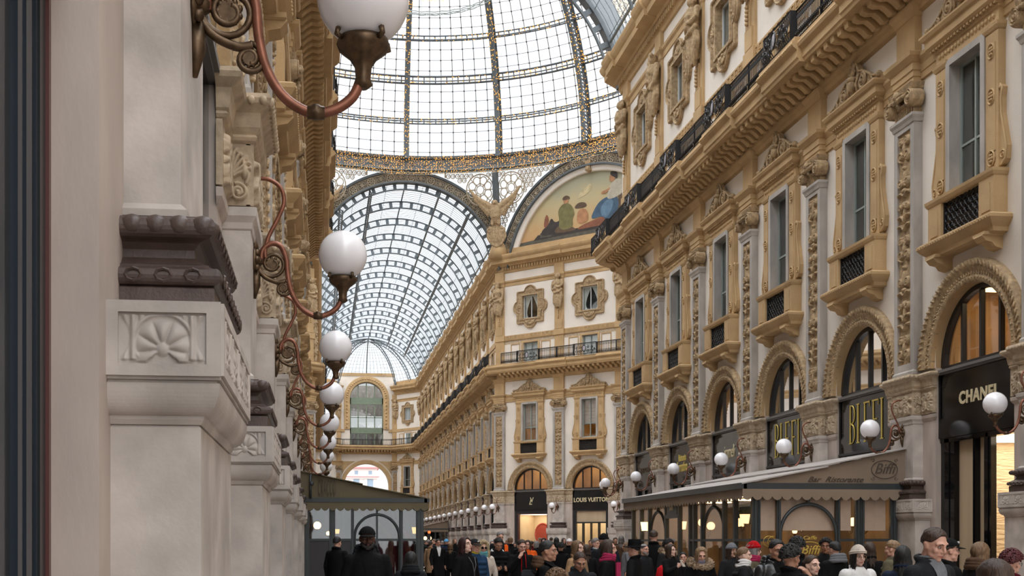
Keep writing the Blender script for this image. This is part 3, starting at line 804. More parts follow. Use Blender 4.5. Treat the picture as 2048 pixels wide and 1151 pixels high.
def attic_windows(fr, c, lab, curt=False, low_blind=True):
    r = fr.root(wname(), c, label='small square attic window behind the balcony railing, '+lab, kind='structure')
    obj('surround', T['low_surround'], r); obj('frame', T['low_frame'], r); obj('pane', T['low_pane'], r); obj('blind', T['low_blind'], r)
    r = fr.root(wname(), c, label='square attic window in a quatrefoil carved surround, '+lab, kind='structure')
    obj('surround', T['q_surround'], r); obj('frame', T['q_frame'], r); obj('pane', T['q_pane'], r); obj('interior', T['room_attic'], r)
    if curt: obj('curtain', T['q_curtain'], r)
    else: obj('blind', T['q_blind'], r)

rb = random.Random(3)
# ---- near right wall
nr_p = [-(51.55-5.1*k) for k in range(7)]       # s of pilasters from the octagon corner towards the camera
mb = MB(); wall_quad(mb, -52.6, nr_p[0], 0, H(20.2), 0); wall_quad(mb, -52.6, nr_p[0], 0, H(2.8), 1)
for k in range(7):
    a, b = nr_p[k], nr_p[k]+5.1; c = (a+b)/2
    wall_bay(mb, a, b, c); impost(mb, (c-5.1)+1.5 if k else a-.9, c-1.5)
wall_quad(mb, nr_p[-1]+5.1, 22, 0, H(20.2)); 
wall_right = obj('wall_right', mb.mesh('wall_right', WALLM), None, (XR, 0, 0), WR.rz, kind='structure', label='right hand facade wall of the near arcade arm')
for k, s in enumerate(nr_p):
    lab = 'near right facade, %s from octagon' % ORD[k]
    ground_pilaster(WR, s, lab); upper_pilaster(WR, s, lab)
    if k < 6: attic_pilaster(WR, s, lab, k % 2 == 0)
    c = s+2.55
    if k < 7:
        arch_window(WR, c, lab, warm=k in (2, 5), shop=True, shopwarm=(k == 5))
        if k < 7: upper_window(WR, c, lab, blind={2: 'w_blind', 5: None}.get(k), warm=False)
        if k < 5: attic_windows(WR, c, lab)
# ---- near left wall
nl_p = [5.65+5.1*k for k in range(10)]
mb = MB(); wall_quad(mb, nl_p[-1], 52.6, 0, H(20.2)); wall_quad(mb, -22, .55, 0, H(20.2))
wall_bay(mb, .55, 5.65, 3.10, attic=False); impost(mb, 4.60, 5.65+1.05)
for k in range(9):
    a, b = nl_p[k], nl_p[k+1]; c = (a+b)/2
    wall_bay(mb, a, b, c, attic=False); impost(mb, c+1.5, min(c+1.5+2.1, 52.2))
obj('wall_left', mb.mesh('wall_left', WALLM), None, (XL, 0, 0), WL.rz, kind='structure', label='left hand facade wall of the near arcade arm')
for k, s in enumerate(nl_p):
    lab = 'near left facade, %s from camera' % ORD[k]
    ground_pilaster(WL, s, lab)
    upper_pilaster(WL, s, lab)
    c = s+2.55
    if k < 9:
        arch_window(WL, c, lab, warm=False)
        upper_window(WL, c, lab)
arch_window(WL, 3.10, 'near left facade, bay beside camera', shop=False); upper_window(WL, 3.10, 'near left facade, bay beside camera')
# ---- far right arm
fr_p = [-(90.7+4.98*k) for k in range(15)]
mb = MB(); wall_quad(mb, fr_p[0], -YN, 0, H(20.2)); wall_quad(mb, fr_p[0], -YN, 0, H(2.8), 1)
for k in range(14):
    b, a = fr_p[k], fr_p[k+1]; c = (a+b)/2
    wall_bay(mb, a, b, c); impost(mb, c-1.5-1.98, c-1.5)
impost(mb, fr_p[0]-.9, fr_p[0]+1.2)
obj('wall_far_right', mb.mesh('wall_far_right', WALLM), None, (XR, 0, 0), WR.rz, kind='structure', label='right hand facade wall of the far arcade arm')
for k, s in enumerate(fr_p):
    lab = 'far arm right facade, %s beyond octagon' % ORD[k]
    ground_pilaster(WR, s, lab, relief=False); upper_pilaster(WR, s, lab); attic_pilaster(WR, s, lab, k % 2 == 0)
    c = s-2.49
    if k < 14:
        arch_window(WR, c, lab, warm=(k % 3 == 1)); upper_window(WR, c, lab, blind='w_blind' if k % 4 == 1 else None); attic_windows(WR, c, lab)
# ---- far left arm (only its projecting parts show)
mb = MB(); wall_quad(mb, YN, YEND, 0, H(20.2)); wall_quad(mb, YN, YEND, 0, H(2.8), 1)
obj('wall_far_left', mb.mesh('wall_far_left', WALLM), None, (XL, 0, 0), WL.rz, kind='structure', label='left hand facade wall of the far arcade arm')
for k in range(6):
    s = 90.7+4.98*k; lab = 'far arm left facade, %s beyond octagon' % ORD[k]
    ground_pilaster(WL, s, lab, relief=False); upper_pilaster(WL, s, lab); attic_pilaster(WL, s, lab, k % 2 == 1)
# ---- north east corner facade (three bays)
dc = [2.76, DL/2, DL-2.76]; dp = [0.0, DL/2-2.57, DL/2+2.57, DL]
mb = MB()
for k in range(3):
    a = 0 if k == 0 else dc[k]-2.57; b = DL if k == 2 else dc[k]+2.57
    if k == 0: b = dp[1]
    if k == 2: a = dp[2]
    wall_bay(mb, a, b, dc[k])
impost(mb, -.55, dc[0]-1.5); impost(mb, dc[0]+1.5, dc[1]-1.5); impost(mb, dc[1]+1.5, dc[2]-1.5); impost(mb, dc[2]+1.5, DL+.55)
obj('wall_corner', mb.mesh('wall_corner', WALLM), None, (XR, YN, 0), NE.rz, kind='structure', label='diagonal corner facade of the octagon under the painted lunette')
CN = ['left end', 'second from left', 'third from left', 'right end']
for k, s in enumerate(dp):
    lab = 'octagon corner facade, '+CN[k]
    ground_pilaster(NE, s, lab, relief=k in (1, 2)); upper_pilaster(NE, s, lab); attic_pilaster(NE, s, lab, k % 2 == 1)
for k, c in enumerate(dc):
    lab = 'octagon corner facade, '+['left', 'middle', 'right'][k]+' bay'
    arch_window(NE, c, lab, warm=True, shop=True, shopwarm=True)
    upper_window(NE, c, lab, blind='w_blind_pink', warm=True); attic_windows(NE, c, lab, curt=True)
# ---- north west corner facade
mb = MB(); wall_quad(mb, 0, DL, 0, H(20.2)); wall_quad(mb, 0, DL, 0, H(2.8), 1)
obj('wall_corner_left', mb.mesh('wall_corner_left', WALLM), None, (*NW.o, 0), NW.rz, kind='structure', label='diagonal corner facade on the left of the octagon')
lab = 'left corner of the far arm opening'
ground_pilaster(NW, DL, lab, relief=False); upper_pilaster(NW, DL, lab); attic_pilaster(NW, DL, lab, True)

# plain remaining walls of the octagon and the cross arms
def plain(name, pts, lab, z=H(20.2)):
    mb = MB()
    for (a, b) in zip(pts[:-1], pts[1:]):
        mb.add([(*a, 0), (*b, 0), (*b, z), (*a, z)], [(0, 1, 2, 3)], 0)
        mb.add([(a[0], a[1], H(11.9)), (b[0], b[1], H(11.9)), (b[0], b[1], H(13.1)), (a[0], a[1], H(13.1))], [(0, 1, 2, 3)], 1)
    obj(name, mb.mesh(name, ['stucco', 'ochre']), None, kind='structure', label=lab)
EA = (XE, YN-(XE-XR)); EB = (XE, YS+(XE-XR)); WA = (XW, EA[1]); WB = (XW, EB[1])
plain('wall_east_north', [EA, (XE+16, EA[1]), (XE+16, EB[1]), EB, (XR, YS)], 'walls of the right hand cross arm of the arcade')
plain('wall_west_north', [WA, (XW-16, WA[1]), (XW-16, WB[1]), WB, (XL, YS)], 'walls of the left hand cross arm of the arcade')

# ---- cornices and bands swept along the walls
PA = [(XR, -22), (XR, YS), EB]                                                                   # u to the left going north
PB = [(XE+8, EA[1]), EA, (XR, YN), (XR, YEND), (10.2, 165.0)]                                    # going west / north: u to the left
PB2 = [(2.43, 165.0), (XL, YEND), (XL, YN), WA, (XW-8, WA[1])]
PEND = PB + [(2.43, 165.0), (XL, YEND), (XL, YN), WA, (XW-8, WA[1])]
PC = [WB, (XL, YS), (XL, -22)]
PATHS = [('right near arm', PA), ('far arm and octagon', PEND), ('left near arm', PC)]
T2 = [(0, H(11.88)), (.10, H(11.92)), (.14, H(12.02)), (.24, H(12.08)), (.28, H(12.2)), (.30, H(12.42)), (.98, H(12.44)), (1.0, H(12.50)), (1.04, H(12.53)), (1.04, H(12.72)), (1.08, H(12.75)), (1.15, H(12.80)), (1.18, H(12.88)), (1.16, H(12.94)), (1.10, H(12.97)), (1.10, H(13.06)), (0, H(13.08))]
def modillion(mb, x, y, nx, ny, w=.20):
    "scroll bracket under the balcony slab, n = outward normal"
    tx, ty = -ny, nx
    pf = [(.28, H(12.12)), (.40, H(12.10)), (.50, H(12.20)), (.62, H(12.28)), (.78, H(12.26)), (.90, H(12.30)), (.93, H(12.44)), (.28, H(12.44))]
    v = []
    for q in (-w/2, w/2): v += [(x+nx*u+tx*q, y+ny*u+ty*q, z) for (u, z) in pf]
    n = len(pf); mb.add(v, [tuple(range(n)), tuple(range(2*n-1, n-1, -1))]+[(i, i+n, (i+1) % n+n, (i+1) % n) for i in range(n)], 0)
def walk(path, step, skip=0.0):
    for (a, b) in zip(path[:-1], path[1:]):
        a = Vector(a); b = Vector(b); d = b-a; L = d.length; d.normalize(); n = Vector((-d.y, d.x))
        k = max(1, int(round((L-2*skip)/step)))
        for i in range(k): 
            p = a+d*(skip+(i+.5)*(L-2*skip)/k); yield p, n, d
PFR = [EA, (XR, YN), (XR, YEND), (10.2, 165.0)]; PFL = [(2.43, 165.0), (XL, YEND), (XL, YN), WA]
PATHS2 = [('right near arm', PA), ('far arm right', PFR), ('far arm left', PFL), ('left near arm', PC)]
for nm, path in PATHS:
    mb = MB(); sweep(mb, path, T2)
    for p, n, d in walk(path, .40, .4):
        if -4 < p.y < 166: modillion(mb, p.x, p.y, n.x, n.y)
    obj(tname(), mb.mesh('balcony_cornice', ['ochre']), None, kind='structure', label='projecting balcony cornice with scroll brackets, '+nm)
for nm, path in PATHS2:
    mb = MB()
    sweep(mb, path, [(0, H(10.34)), (.05, H(10.36)), (.05, H(10.50)), (.07, H(10.52)), (.07, H(10.68)), (.10, H(10.74)), (.15, H(10.82)), (.15, H(10.9)), (0, H(10.92))])
    sweep(mb, path, [(0, H(14.92)), (.06, H(14.93)), (.06, H(15.32)), (0, H(15.33))])
    sweep(mb, path, [(0, H(19.0)), (.04, H(19.02)), (.05, H(19.22)), (.12, H(19.3)), (.14, H(19.4)), (0, H(19.42))])
    obj(tname(), mb.mesh('string_courses', ['ochre']), None, kind='structure', label='ochre string course mouldings along the walls, '+nm)
    mb = MB()
    sweep(mb, path, [(0, H(20.0)), (.08, H(20.03)), (.12, H(20.15)), (.16, H(20.18)), (.16, H(20.42)), (.30, H(20.46)), (.36, H(20.55)), (.74, H(20.62)), (.76, H(20.85)), (.82, H(20.9)), (.90, H(21.0)), (.95, H(21.12)), (.95, H(21.2)), (.5, H(21.28)), (.2, H(21.3)), (.2, H(21.75)), (-.6, H(21.8))])
    for p, n, d in walk(path, .24, .3):
        if 20 < p.y < 164:
            t = d*.07; q0 = p+n*.16; q1 = p+n*.27
            mb.add([(q0.x-t.x, q0.y-t.y, H(20.2)), (q0.x+t.x, q0.y+t.y, H(20.2)), (q1.x+t.x, q1.y+t.y, H(20.2)), (q1.x-t.x, q1.y-t.y, H(20.2)),
                    (q0.x-t.x, q0.y-t.y, H(20.42)), (q0.x+t.x, q0.y+t.y, H(20.42)), (q1.x+t.x, q1.y+t.y, H(20.42)), (q1.x-t.x, q1.y-t.y, H(20.42))],
                   [(0, 1, 2, 3), (0, 1, 5, 4), (1, 2, 6, 5), (2, 3, 7, 6), (3, 0, 4, 7)], 0)
    obj(tname(), mb.mesh('main_cornice', ['ochre']), None, kind='structure', label='crowning main cornice with dentils under the glass roof, '+nm)
# forward breaks of both cornices at every pilaster
mb = MB(); mo = 1.30
bk = MB()
bk.ring_mould(-mo, mo, 0, [(p[0]+.13, p[1]) for p in T2[6:16]])
bk.ring_mould(-.6, .6, 0, [(.14, H(19.98)), (.2, H(20.15)), (.24, H(20.18)), (.24, H(20.42)), (.40, H(20.46)), (.44, H(20.55)), (.84, H(20.61)), (.86, H(20.85)), (.92, H(20.9)), (1.0, H(21.0)), (1.05, H(21.12)), (1.05, H(21.2)), (.5, H(21.3))])
# ring_mould offsets the sides too: keep the block width by building it narrow
bk = MB()
def break_block(mb, hw, prof, u0):
    rings = []
    for (u, z) in prof: rings.append([(-hw, -u0, z), (-hw, -u, z), (hw, -u, z), (hw, -u0, z)])
    mb.loft(rings, 0, False, closed=False)
    mb.add(rings[0], [(0, 1, 2, 3)], 0); mb.add(rings[-1], [(0, 1, 2, 3)], 0)
break_block(bk, 1.28, [(p[0]+.14, p[1]+(-.012 if i == 6 else .004)) for i, p in enumerate(T2) if 6 <= i < 16], .9)
for k in range(25): bk.ball((-1.25+k*.104, -1.31, H(12.86)), .04, 5)
break_block(bk, .62, [(.36, H(20.53)), (.86, H(20.60)), (.88, H(20.85)), (.94, H(20.9)), (1.02, H(21.0)), (1.07, H(21.12)), (1.07, H(21.21)), (.4, H(21.29))], .3)
T['break'] = bk.mesh('cornice_break', ['ochre'])
for (fr, ss) in ((WR, nr_p), (WL, nl_p), (WR, fr_p), (NE, dp[1:3])):
    for i, s in enumerate(ss):
        if fr is WL and i == 0: continue
        fr.root  # noqa
        obj(tname(), T['break'], None, fr.pt(s), fr.rz, kind='structure', label='forward break of the cornices over a pilaster')
# Greek key course
mb = MB(); u_ = .36
for (path, y0, y1) in ((PA, 18, 52), ([EA, (XR, YN)], 70, 95)):
    for p, n, d in walk(path, u_, .1):
        if not (y0 < p.y < y1): continue
        for (a, b, z0, z1) in ((-.16, .16, .0, .03), (-.16, -.12, .03, .25), (-.16, .10, .25, .28), (.06, .10, .09, .25), (-.06, .06, .09, .12), (-.06, -.02, .12, .19)):
            A = p+d*a+n*.06; B = p+d*b+n*.06; A2 = p+d*a+n*.085; B2 = p+d*b+n*.085; za = H(14.98)+z0; zb = H(14.98)+z1
            mb.add([(A.x, A.y, za), (B.x, B.y, za), (B2.x, B2.y, za), (A2.x, A2.y, za), (A.x, A.y, zb), (B.x, B.y, zb), (B2.x, B2.y, zb), (A2.x, A2.y, zb)],
                   [(0, 1, 2, 3), (4, 5, 6, 7), (3, 2, 6, 7), (1, 2, 6, 5), (0, 3, 7, 4)], 0)
obj(tname(), mb.mesh('greek_key_course', ['ochre']), None, kind='structure', label='Greek key relief course above the attic windows')

# ---- iron balcony railings: one per facade, a panel per bay
def rail_panel(L):
    mb = MB(); z0, z1 = H(13.08), H(13.86); u = 1.06; ub = u+.16
    hw = L/2
    def rt(a, b, uu, z, r=.028): mb.tube([(a, -uu, z), (b, -uu, z)], r, 4)
    m = .95   # ornate section half width at the pilaster (panel centre)
    for (a, b, uu) in ((-hw, -m, u), (m, hw, u), (-m, m, ub)):
        rt(a, b, uu, z1, .035); rt(a, b, uu, z0+.04, .022); rt(a, b, uu, z1-.10, .014); rt(a, b, uu, z0+.26, .014)
    n = int((hw-m)/.09)
    for sg in (-1, 1):
        mb.B(sg*m-.015, sg*m+.015, u-.02, ub+.02, z0, z1+.02)
        for k in range(n):
            s = sg*(m+.07+k*.09)
            mb.tube([(s, -u, z0+.04), (s, -u, z1)], .014, 3)
            mb.tube([(s-.035, -u-.02, z0+.08), (s, -u-.06, z0+.15), (s+.035, -u-.02, z0+.22)], .026, 3)
            mb.tube([(s, -u-.0, z1-.22), (s, -u, z1-.14)], .026, 4)
        mb.tube([(sg*hw, -u, z0), (sg*hw, -u, z1)], .03, 4)
    for k in range(17):
        s = -m+.06+k*(2*m-.12)/16
        if abs(s) > .16: mb.tube([(s, -ub, z0+.02), (s, -ub-.10, z0+.22), (s, -ub-.03, z0+.5), (s, -ub, z1)], .018, 3)
    for sg in (-1, 1):
        for (cx_, cz_, r) in ((.32, .22, .13), (.34, .5, .11), (.62, .2, .13), (.62, .47, .12), (.84, .3, .08)):
            mb.tube([(sg*cx_+p[0], -ub-.08, z0+cz_+p[1]) for p in spiral(0, 0, r, .02, 1.6, sg*1.0+cx_*5, 16, sg)], .019, 4)
    mb.tube([(.15*cos(t), -ub-.10, z0+.4+.22*sin(t)) for t in np.linspace(0, 2*PI, 15)[:-1]], .028, 4, closed=True)
    mb.lathe([(0, .03), (.1, .02), (.13, 0)], 14, (0, -ub-.09, z0+.4), 'y', 1, sy=1.6)
    return mb.mesh('railing_panel', ['iron', 'medallion'])
T['rail_510'] = rail_panel(5.1); T['rail_498'] = rail_panel(4.98)
def railing(fr, ss, key, lab):
    r = fr.root('balcony_railing', ss[0], z=0, label='black wrought-iron balcony railing with medallions, '+lab, cat='railing', group='wrought iron balcony railings')
    for s in ss: obj('railing_panel', T[key], r, (s-ss[0], 0, 0))
railing(WR, nr_p, 'rail_510', 'near right facade'); railing(WL, nl_p[3:], 'rail_510', 'near left facade')
railing(WR, fr_p, 'rail_498', 'far arm right facade'); railing(WL, [90.7+4.98*k for k in range(8)], 'rail_498', 'far arm left facade')
railing(NE, [dp[1]-2.0, dp[1]+2.9, dp[2]+2.7], 'rail_498', 'octagon corner facade')
mb = MB()      # curved end of the far arm: straight lengths
z0, z1 = H(13.08), H(13.86)
pe = [(XR-1.06, YEND-.5), (10.2-.6, 165.0-1.06), (2.43+.6, 165.0-1.06), (XL+1.06, YEND-.5)]
for (a, b) in zip(pe[:-1], pe[1:]):
    a = Vector(a); b = Vector(b); L = (b-a).length
    for z in (z0+.04, z1-.1, z1): mb.tube([(a.x, a.y, z), (b.x, b.y, z)], .03, 4)
    k = int(L/.16)
    for i in range(k+1):
        p = a+(b-a)*i/k; mb.tube([(p.x, p.y, z0), (p.x, p.y, z1)], .018 if i % 8 else .05, 3)
        if i % 2: mb.tube([(p.x, p.y, z0+.08), (p.x, p.y-.05, z0+.2), (p.x, p.y, z0+.32)], .03, 3)
obj('balcony_railing', mb.mesh('end_railing', ['iron']), None, label='black iron balcony railing across the end wall of the far arm', cat='railing', group='wrought iron balcony railings')
# ------------------------------------------------------------------ arm vaults
HC = H(19.6); RV = 7.15
def vault_bay(L):
    mb = MB()     # x across, y along (0..L), centre at z=0
    def arc(r, y, a0=.28, a1=PI-.28, n=40): return [(r*cos(a0+(a1-a0)*k/n), y, r*sin(a0+(a1-a0)*k/n)) for k in range(n+1)]
    n = 44; a0, a1 = .26, PI-.26
    # lattice rib: two flanges and posts
    for (r0, r1, w) in ((7.10, 7.03, .09), (6.60, 6.52, .09)):
        rings = []
        for k in range(n+1):
            a = a0+(a1-a0)*k/n; rings.append([(r*cos(a), y, r*sin(a)) for (r, y) in ((r0, -w), (r0, w), (r1, w), (r1, -w))])
        mb.loft(rings, 0, False)
    for k in range(0, n+1, 2):
        a = a0+(a1-a0)*k/n; w = .10; da = .018
        P = [(r*cos(a+q), y, r*sin(a+q)) for r in (6.6, 7.02) for (q, y) in ((-da, -.05), (da, -.05), (da, .05), (-da, .05))]
        mb.add(P, [(0, 1, 5, 4), (1, 2, 6, 5), (2, 3, 7, 6), (3, 0, 4, 7)], 0)
    # purlins: deep lattice beams
    for ad in (22, 46, 68, 90, 112, 134, 158):
        a = math.radians(ad); big = ad in (46, 68, 112, 134)
        for r in ((7.05, 6.72) if big else (7.05,)):
            c = (r*cos(a), 0, r*sin(a)); w = .055 if big else .045
            mb.box(c[0]-w, c[0]+w, 0, L, c[2]-w, c[2]+w)
        if big:
            k = int(L/.62)
            for i in range(k):
                y = (i+.5)*L/k
                mb.tube([(7.05*cos(a), y-.25, 7.05*sin(a)), (6.72*cos(a), y, 6.72*sin(a)), (7.05*cos(a), y+.25, 7.05*sin(a))], .03, 3)
    # glazing bars
    for i in range(1, 10): mb.tube(arc(7.12, L*i/10, n=22), .022, 3)
    for ad in range(24, 165, 11):
        a = math.radians(ad); mb.tube([(7.12*cos(a), 0, 7.12*sin(a)), (7.12*cos(a), L, 7.12*sin(a))], .018, 3)
    iron = mb.mesh('vault_ironwork', ['iron_roof'])
    mb = MB(); mb.loft([arc(7.16, y, .26, PI-.26, 32) for y in (0, L)], 0, True, closed=False)
    return iron, mb.mesh('vault_glazing', ['pane_roof'])
VB5, VG5 = vault_bay(4.98)
def vault(name, ox, oy, rz, n, lab):
    r = obj(name, None, None, (ox, oy, HC), rz, kind='structure', label=lab)
    for k in range(n):
        obj('iron_rib_bay', VB5, r, (0, k*4.98, 0)); obj('glazing', VG5, r, (0, k*4.98, 0))
vault('ceiling', CX, YN+.1, 0, 14, 'glass and iron barrel vault over the far arm')
vault('ceiling', CX, YS-.1, PI, 13, 'glass and iron barrel vault over the near arm')
vault('ceiling', XE+.1, CY, -PI/2, 3, 'glass and iron barrel vault over the right cross arm')
vault('ceiling', XW-.1, CY, PI/2, 3, 'glass and iron barrel vault over the left cross arm')
# half dome closing the far arm
mb = MB(); mg = MB(); c0 = Vector((CX, 158.9, HC))
def hp(az, el, r): return (c0.x+r*cos(el)*sin(az), c0.y+r*cos(el)*cos(az), c0.z+r*sin(el))
def hmin(az): return H(22.75) if abs(az) < .62 else H(21.55)
def meridian(az, r, rad, n=22):
    pts = [hp(az, e, r) for e in np.linspace(.2, PI/2, n)]; pts = [p for p in pts if p[2] > hmin(az)-.15]
    if len(pts) > 1: mb.tube(pts, rad, 4)
for az in (-1.5, -1.05, -.62, 0, .62, 1.05, 1.5):
    meridian(az, 7.1, .07); meridian(az, 6.72, .06)
    for e in np.linspace(.3, 1.45, 20):
        if HC+6.7*sin(e) > hmin(az): mb.tube([hp(az, e, 7.1), hp(az, e, 6.72)], .045, 4)
for az in np.linspace(-1.5, 1.5, 37): meridian(az, 7.14, .02)
for e in np.linspace(.3, 1.5, 17):
    seg = []
    for az in np.linspace(-1.55, 1.55, 60):
        p = hp(az, e, 7.13)
        if p[2] > hmin(az)-.05: seg.append(p)
        else:
            if len(seg) > 1: mb.tube(seg, .022, 3)
            seg = []
    if len(seg) > 1: mb.tube(seg, .022, 3)
for sg in (-1, 1): mb.tube([hp(sg*.62, .35, 7.0), hp(sg*.62, .16, 7.05)], [.18, .05], 6)
r = obj('ceiling', mb.mesh('half_dome', ['iron_roof']), None, kind='structure', label='glazed half dome closing the far end of the vault')
for az0, az1 in zip(np.linspace(-1.56, 1.56, 25)[:-1], np.linspace(-1.56, 1.56, 25)[1:]):
    for e0, e1 in zip(np.linspace(.28, PI/2, 13)[:-1], np.linspace(.28, PI/2, 13)[1:]):
        if HC+7.15*sin(e0) > hmin((az0+az1)/2)-.3: mg.add([hp(az0, e0, 7.16), hp(az1, e0, 7.16), hp(az1, e1, 7.16), hp(az0, e1, 7.16)], [(0, 1, 2, 3)], 0, True)
obj('glazing', mg.mesh('half_dome_glazing', ['pane_roof']), r)

# ------------------------------------------------------------------ central dome
RD = 18.0; HB = H(28.1)
def dp_(az, el, r): return (CX+r*cos(el)*sin(az), CY+r*cos(el)*cos(az), HB+r*sin(el))
ELS = [math.radians(9.15*k) for k in range(1, 9)]; ELT = math.radians(77)
dome = obj('ceiling', None, None, (0, 0, 0), kind='structure', label='great glass and iron dome over the octagon')
def rib_mesh():
    mb = MB(); n = 48; els = np.linspace(0, ELT, n+1)
    def P(t, el, r): return (t, r*cos(el), r*sin(el))
    for (r0, r1, w) in ((18.0, 17.93, .16), (17.16, 17.08, .17)):
        mb.loft([[P(t, e, r) for (r, t) in ((r0, -w), (r0, w), (r1, w), (r1, -w))] for e in els], 0, False)
    for k in range(n):
        e0, e1 = els[k], els[k+1]; em = (e0+e1)/2
        mb.tube([P(0, e0, 17.16), P(0, e1, 17.93)], .035, 3); mb.tube([P(0, e1, 17.16), P(0, e0, 17.93)], .035, 3)
        c = P(0, em, 17.55)
        mb.tube([(0, c[1]+.21*cos(t), c[2]+.21*sin(t)) for t in np.linspace(0, 2*PI, 9)[:-1]], .03, 3, closed=True)
        mb.tube([P(0, e0, 17.16), P(0, e0, 17.93)], .05, 4)
    return mb.mesh('dome_rib', ['iron_roof'])
RIB = rib_mesh()
for k in range(16): obj('rib', RIB, dome, (CX, CY, HB), -k*PI/8)
for i, el in enumerate(ELS):
    mb = MB(); big = 1.5 if i == 1 else 1.0; N = 96
    for (de, dr, w) in ((-.006*big, -.1, .055*big), (.012*big, -.1, .055*big)):
        pts = [dp_(2*PI*k/N, el+de, RD+dr) for k in range(N)]; mb.tube(pts, w, 4, closed=True)
    mb.tube([dp_(2*PI*k/N, el, RD-.5) for k in range(N)], .045, 4, closed=True)
    M_ = 128 if i < 5 else 64
    for k in range(M_): mb.tube([dp_(2*PI*(k+.5)/M_, el-.006*big, RD-.1), dp_(2*PI*(k+.5)/M_, el+.012*big, RD-.1)], .05, 3)
    for k in range(M_): mb.tube([dp_(2*PI*k/M_, el, RD-.1), dp_(2*PI*(k+.5)/M_, el, RD-.5), dp_(2*PI*(k+1)/M_, el, RD-.1)], .02, 3)
    obj('ring', mb.mesh('dome_ring', ['iron_roof']), dome)
mb = MB()
for k in range(16*8):
    if k % 8: mb.tube([dp_(2*PI*k/128, e, RD-.02) for e in np.linspace(0, ELT, 17)], .030, 3)
for i in range(8):
    a = ELS[i-1] if i else 0.0; b = ELS[i]
    for q in (.25, .5, .75):
        e = a+(b-a)*q; mb.tube([dp_(2*PI*k/96, e, RD-.02) for k in range(96)], .019, 3, closed=True)
        if i < 6:
            for k in range(128):
                c = dp_(2*PI*k/128, e, RD-.04); mb.ball(c, .065, 4)
obj('glazing_bars', mb.mesh('glazing_bars', ['glazing_dark']), dome)
mb = MB(); N = 64; rings = [[dp_(2*PI*k/N, e, RD+.02) for k in range(N)] for e in np.linspace(0, ELT, 18)]
mb.loft(rings, 0, True); obj('glazing', mb.mesh('dome_glazing', ['pane_roof']), dome)
mb = MB(); N = 48    # lantern ring
mb.tube([dp_(2*PI*k/N, ELT, RD-.1) for k in range(N)], .22, 6, closed=True)
mb.loft([[(CX+4.1*cos(2*PI*k/N), CY+4.1*sin(2*PI*k/N), z) for k in range(N)] for z in (HB+17.4, HB+18.2)], 0)
for k in range(16):
    a = 2*PI*k/16; mb.tube([(CX+4.1*cos(a), CY+4.1*sin(a), HB+18.2), (CX+2*cos(a), CY+2*sin(a), HB+19.3), (CX, CY, HB+19.7)], .06, 4)
obj('lantern', mb.mesh('dome_lantern', ['iron_roof']), dome)
mb = MB(); N = 96      # drum ring with scroll frieze
prof = [(17.75, H(27.35)), (17.6, H(27.42)), (17.62, H(27.6)), (17.78, H(27.66)), (17.78, H(28.2)), (17.6, H(28.26)), (17.55, H(28.42)), (18.1, H(28.5)), (18.2, H(27.35))]
mb.loft([[(CX+r*cos(2*PI*k/N), CY+r*sin(2*PI*k/N), z) for k in range(N)] for (r, z) in prof+[prof[0]]], 0)
for k in range(112):
    a = 2*PI*(k+.5)/112; c = Vector((CX+17.72*cos(a), CY+17.72*sin(a), H(27.93))); t = Vector((-sin(a), cos(a), 0)); sg = 1 if k % 2 else -1
    mb.tube([tuple(c+t*(p[0])*sg+Vector((0, 0, p[1]))) for p in spiral(0, 0, .21, .03, 1.4, .5, 12)], .035, 3, m=1)
obj('trim_900', mb.mesh('dome_ring_beam', ['iron_roof', 'iron_cream']), None, kind='structure', label='iron ring beam with scrollwork at the foot of the dome')

# pierced spandrels, arches (shared between faces)
def face_pt(rho, s, h, lean):
    "local face coords: x=s along the face, y outward from centre is +; returns point with the face leaning in towards the ring"
    R = math.hypot(rho, s); t = min(1, max(0, (h-20.5)/(27.4-20.5))); t = t*t*(3-2*t)*lean
    R2 = R+(18.0-R)*t; return (s*R2/R, rho*R2/R, H(h))
def spandrel(rho, half):
    mb = MB(); RA = 7.9
    def ok(s, h, m=0): return abs(s) < half-m and h < 27.35-m and math.hypot(s, h-19.6) > RA+m
    def circ(s, h, r, w, n=14):
        pts = [face_pt(rho, s+r*cos(a), h+r*sin(a), 1) for a in np.linspace(0, 2*PI, n+1)[:-1]]; mb.tube(pts, w, 3, closed=True)
    occ = []
    for sg in (-1, 1):
        for (s, h, R) in ((half-1.35, 26.0, 1.12),):
            s *= sg; occ.append((s, h, R))
            circ(s, h, R, .055, 24); circ(s, h, .30, .045)
            for k in range(8):
                a = k*PI/4+PI/8; circ(s+.70*cos(a)*R/1.12, h+.70*sin(a)*R/1.12, .29, .048)
                a2 = k*PI/4; mb.tube([face_pt(rho, s+.32*cos(a2), h+.32*sin(a2), 1), face_pt(rho, s+1.1*cos(a2), h+1.1*sin(a2), 1)], .045, 3)
    step = .36
    for i in range(-26, 27):
        for j in range(0, 24):
            s = (i+.5*(j % 2))*step; h = 19.9+j*step*.9
            if not ok(s, h, .16): continue
            if any(math.hypot(s-o[0], h-o[1]) < o[2]+.05 for o in occ): continue
            circ(s, h, .165, .04, 8); circ(s+.03, h, .07, .032, 5)
    # borders
    mb.tube([face_pt(rho, s, 27.33, 1) for s in np.linspace(-half, half, 30)], .06, 4)
    for sg in (-1, 1): mb.tube([face_pt(rho, sg*3.0, h, 1) for h in (26.95, 27.35)], .06, 4)
    return mb.mesh('spandrel_tracery', ['iron_cream'])
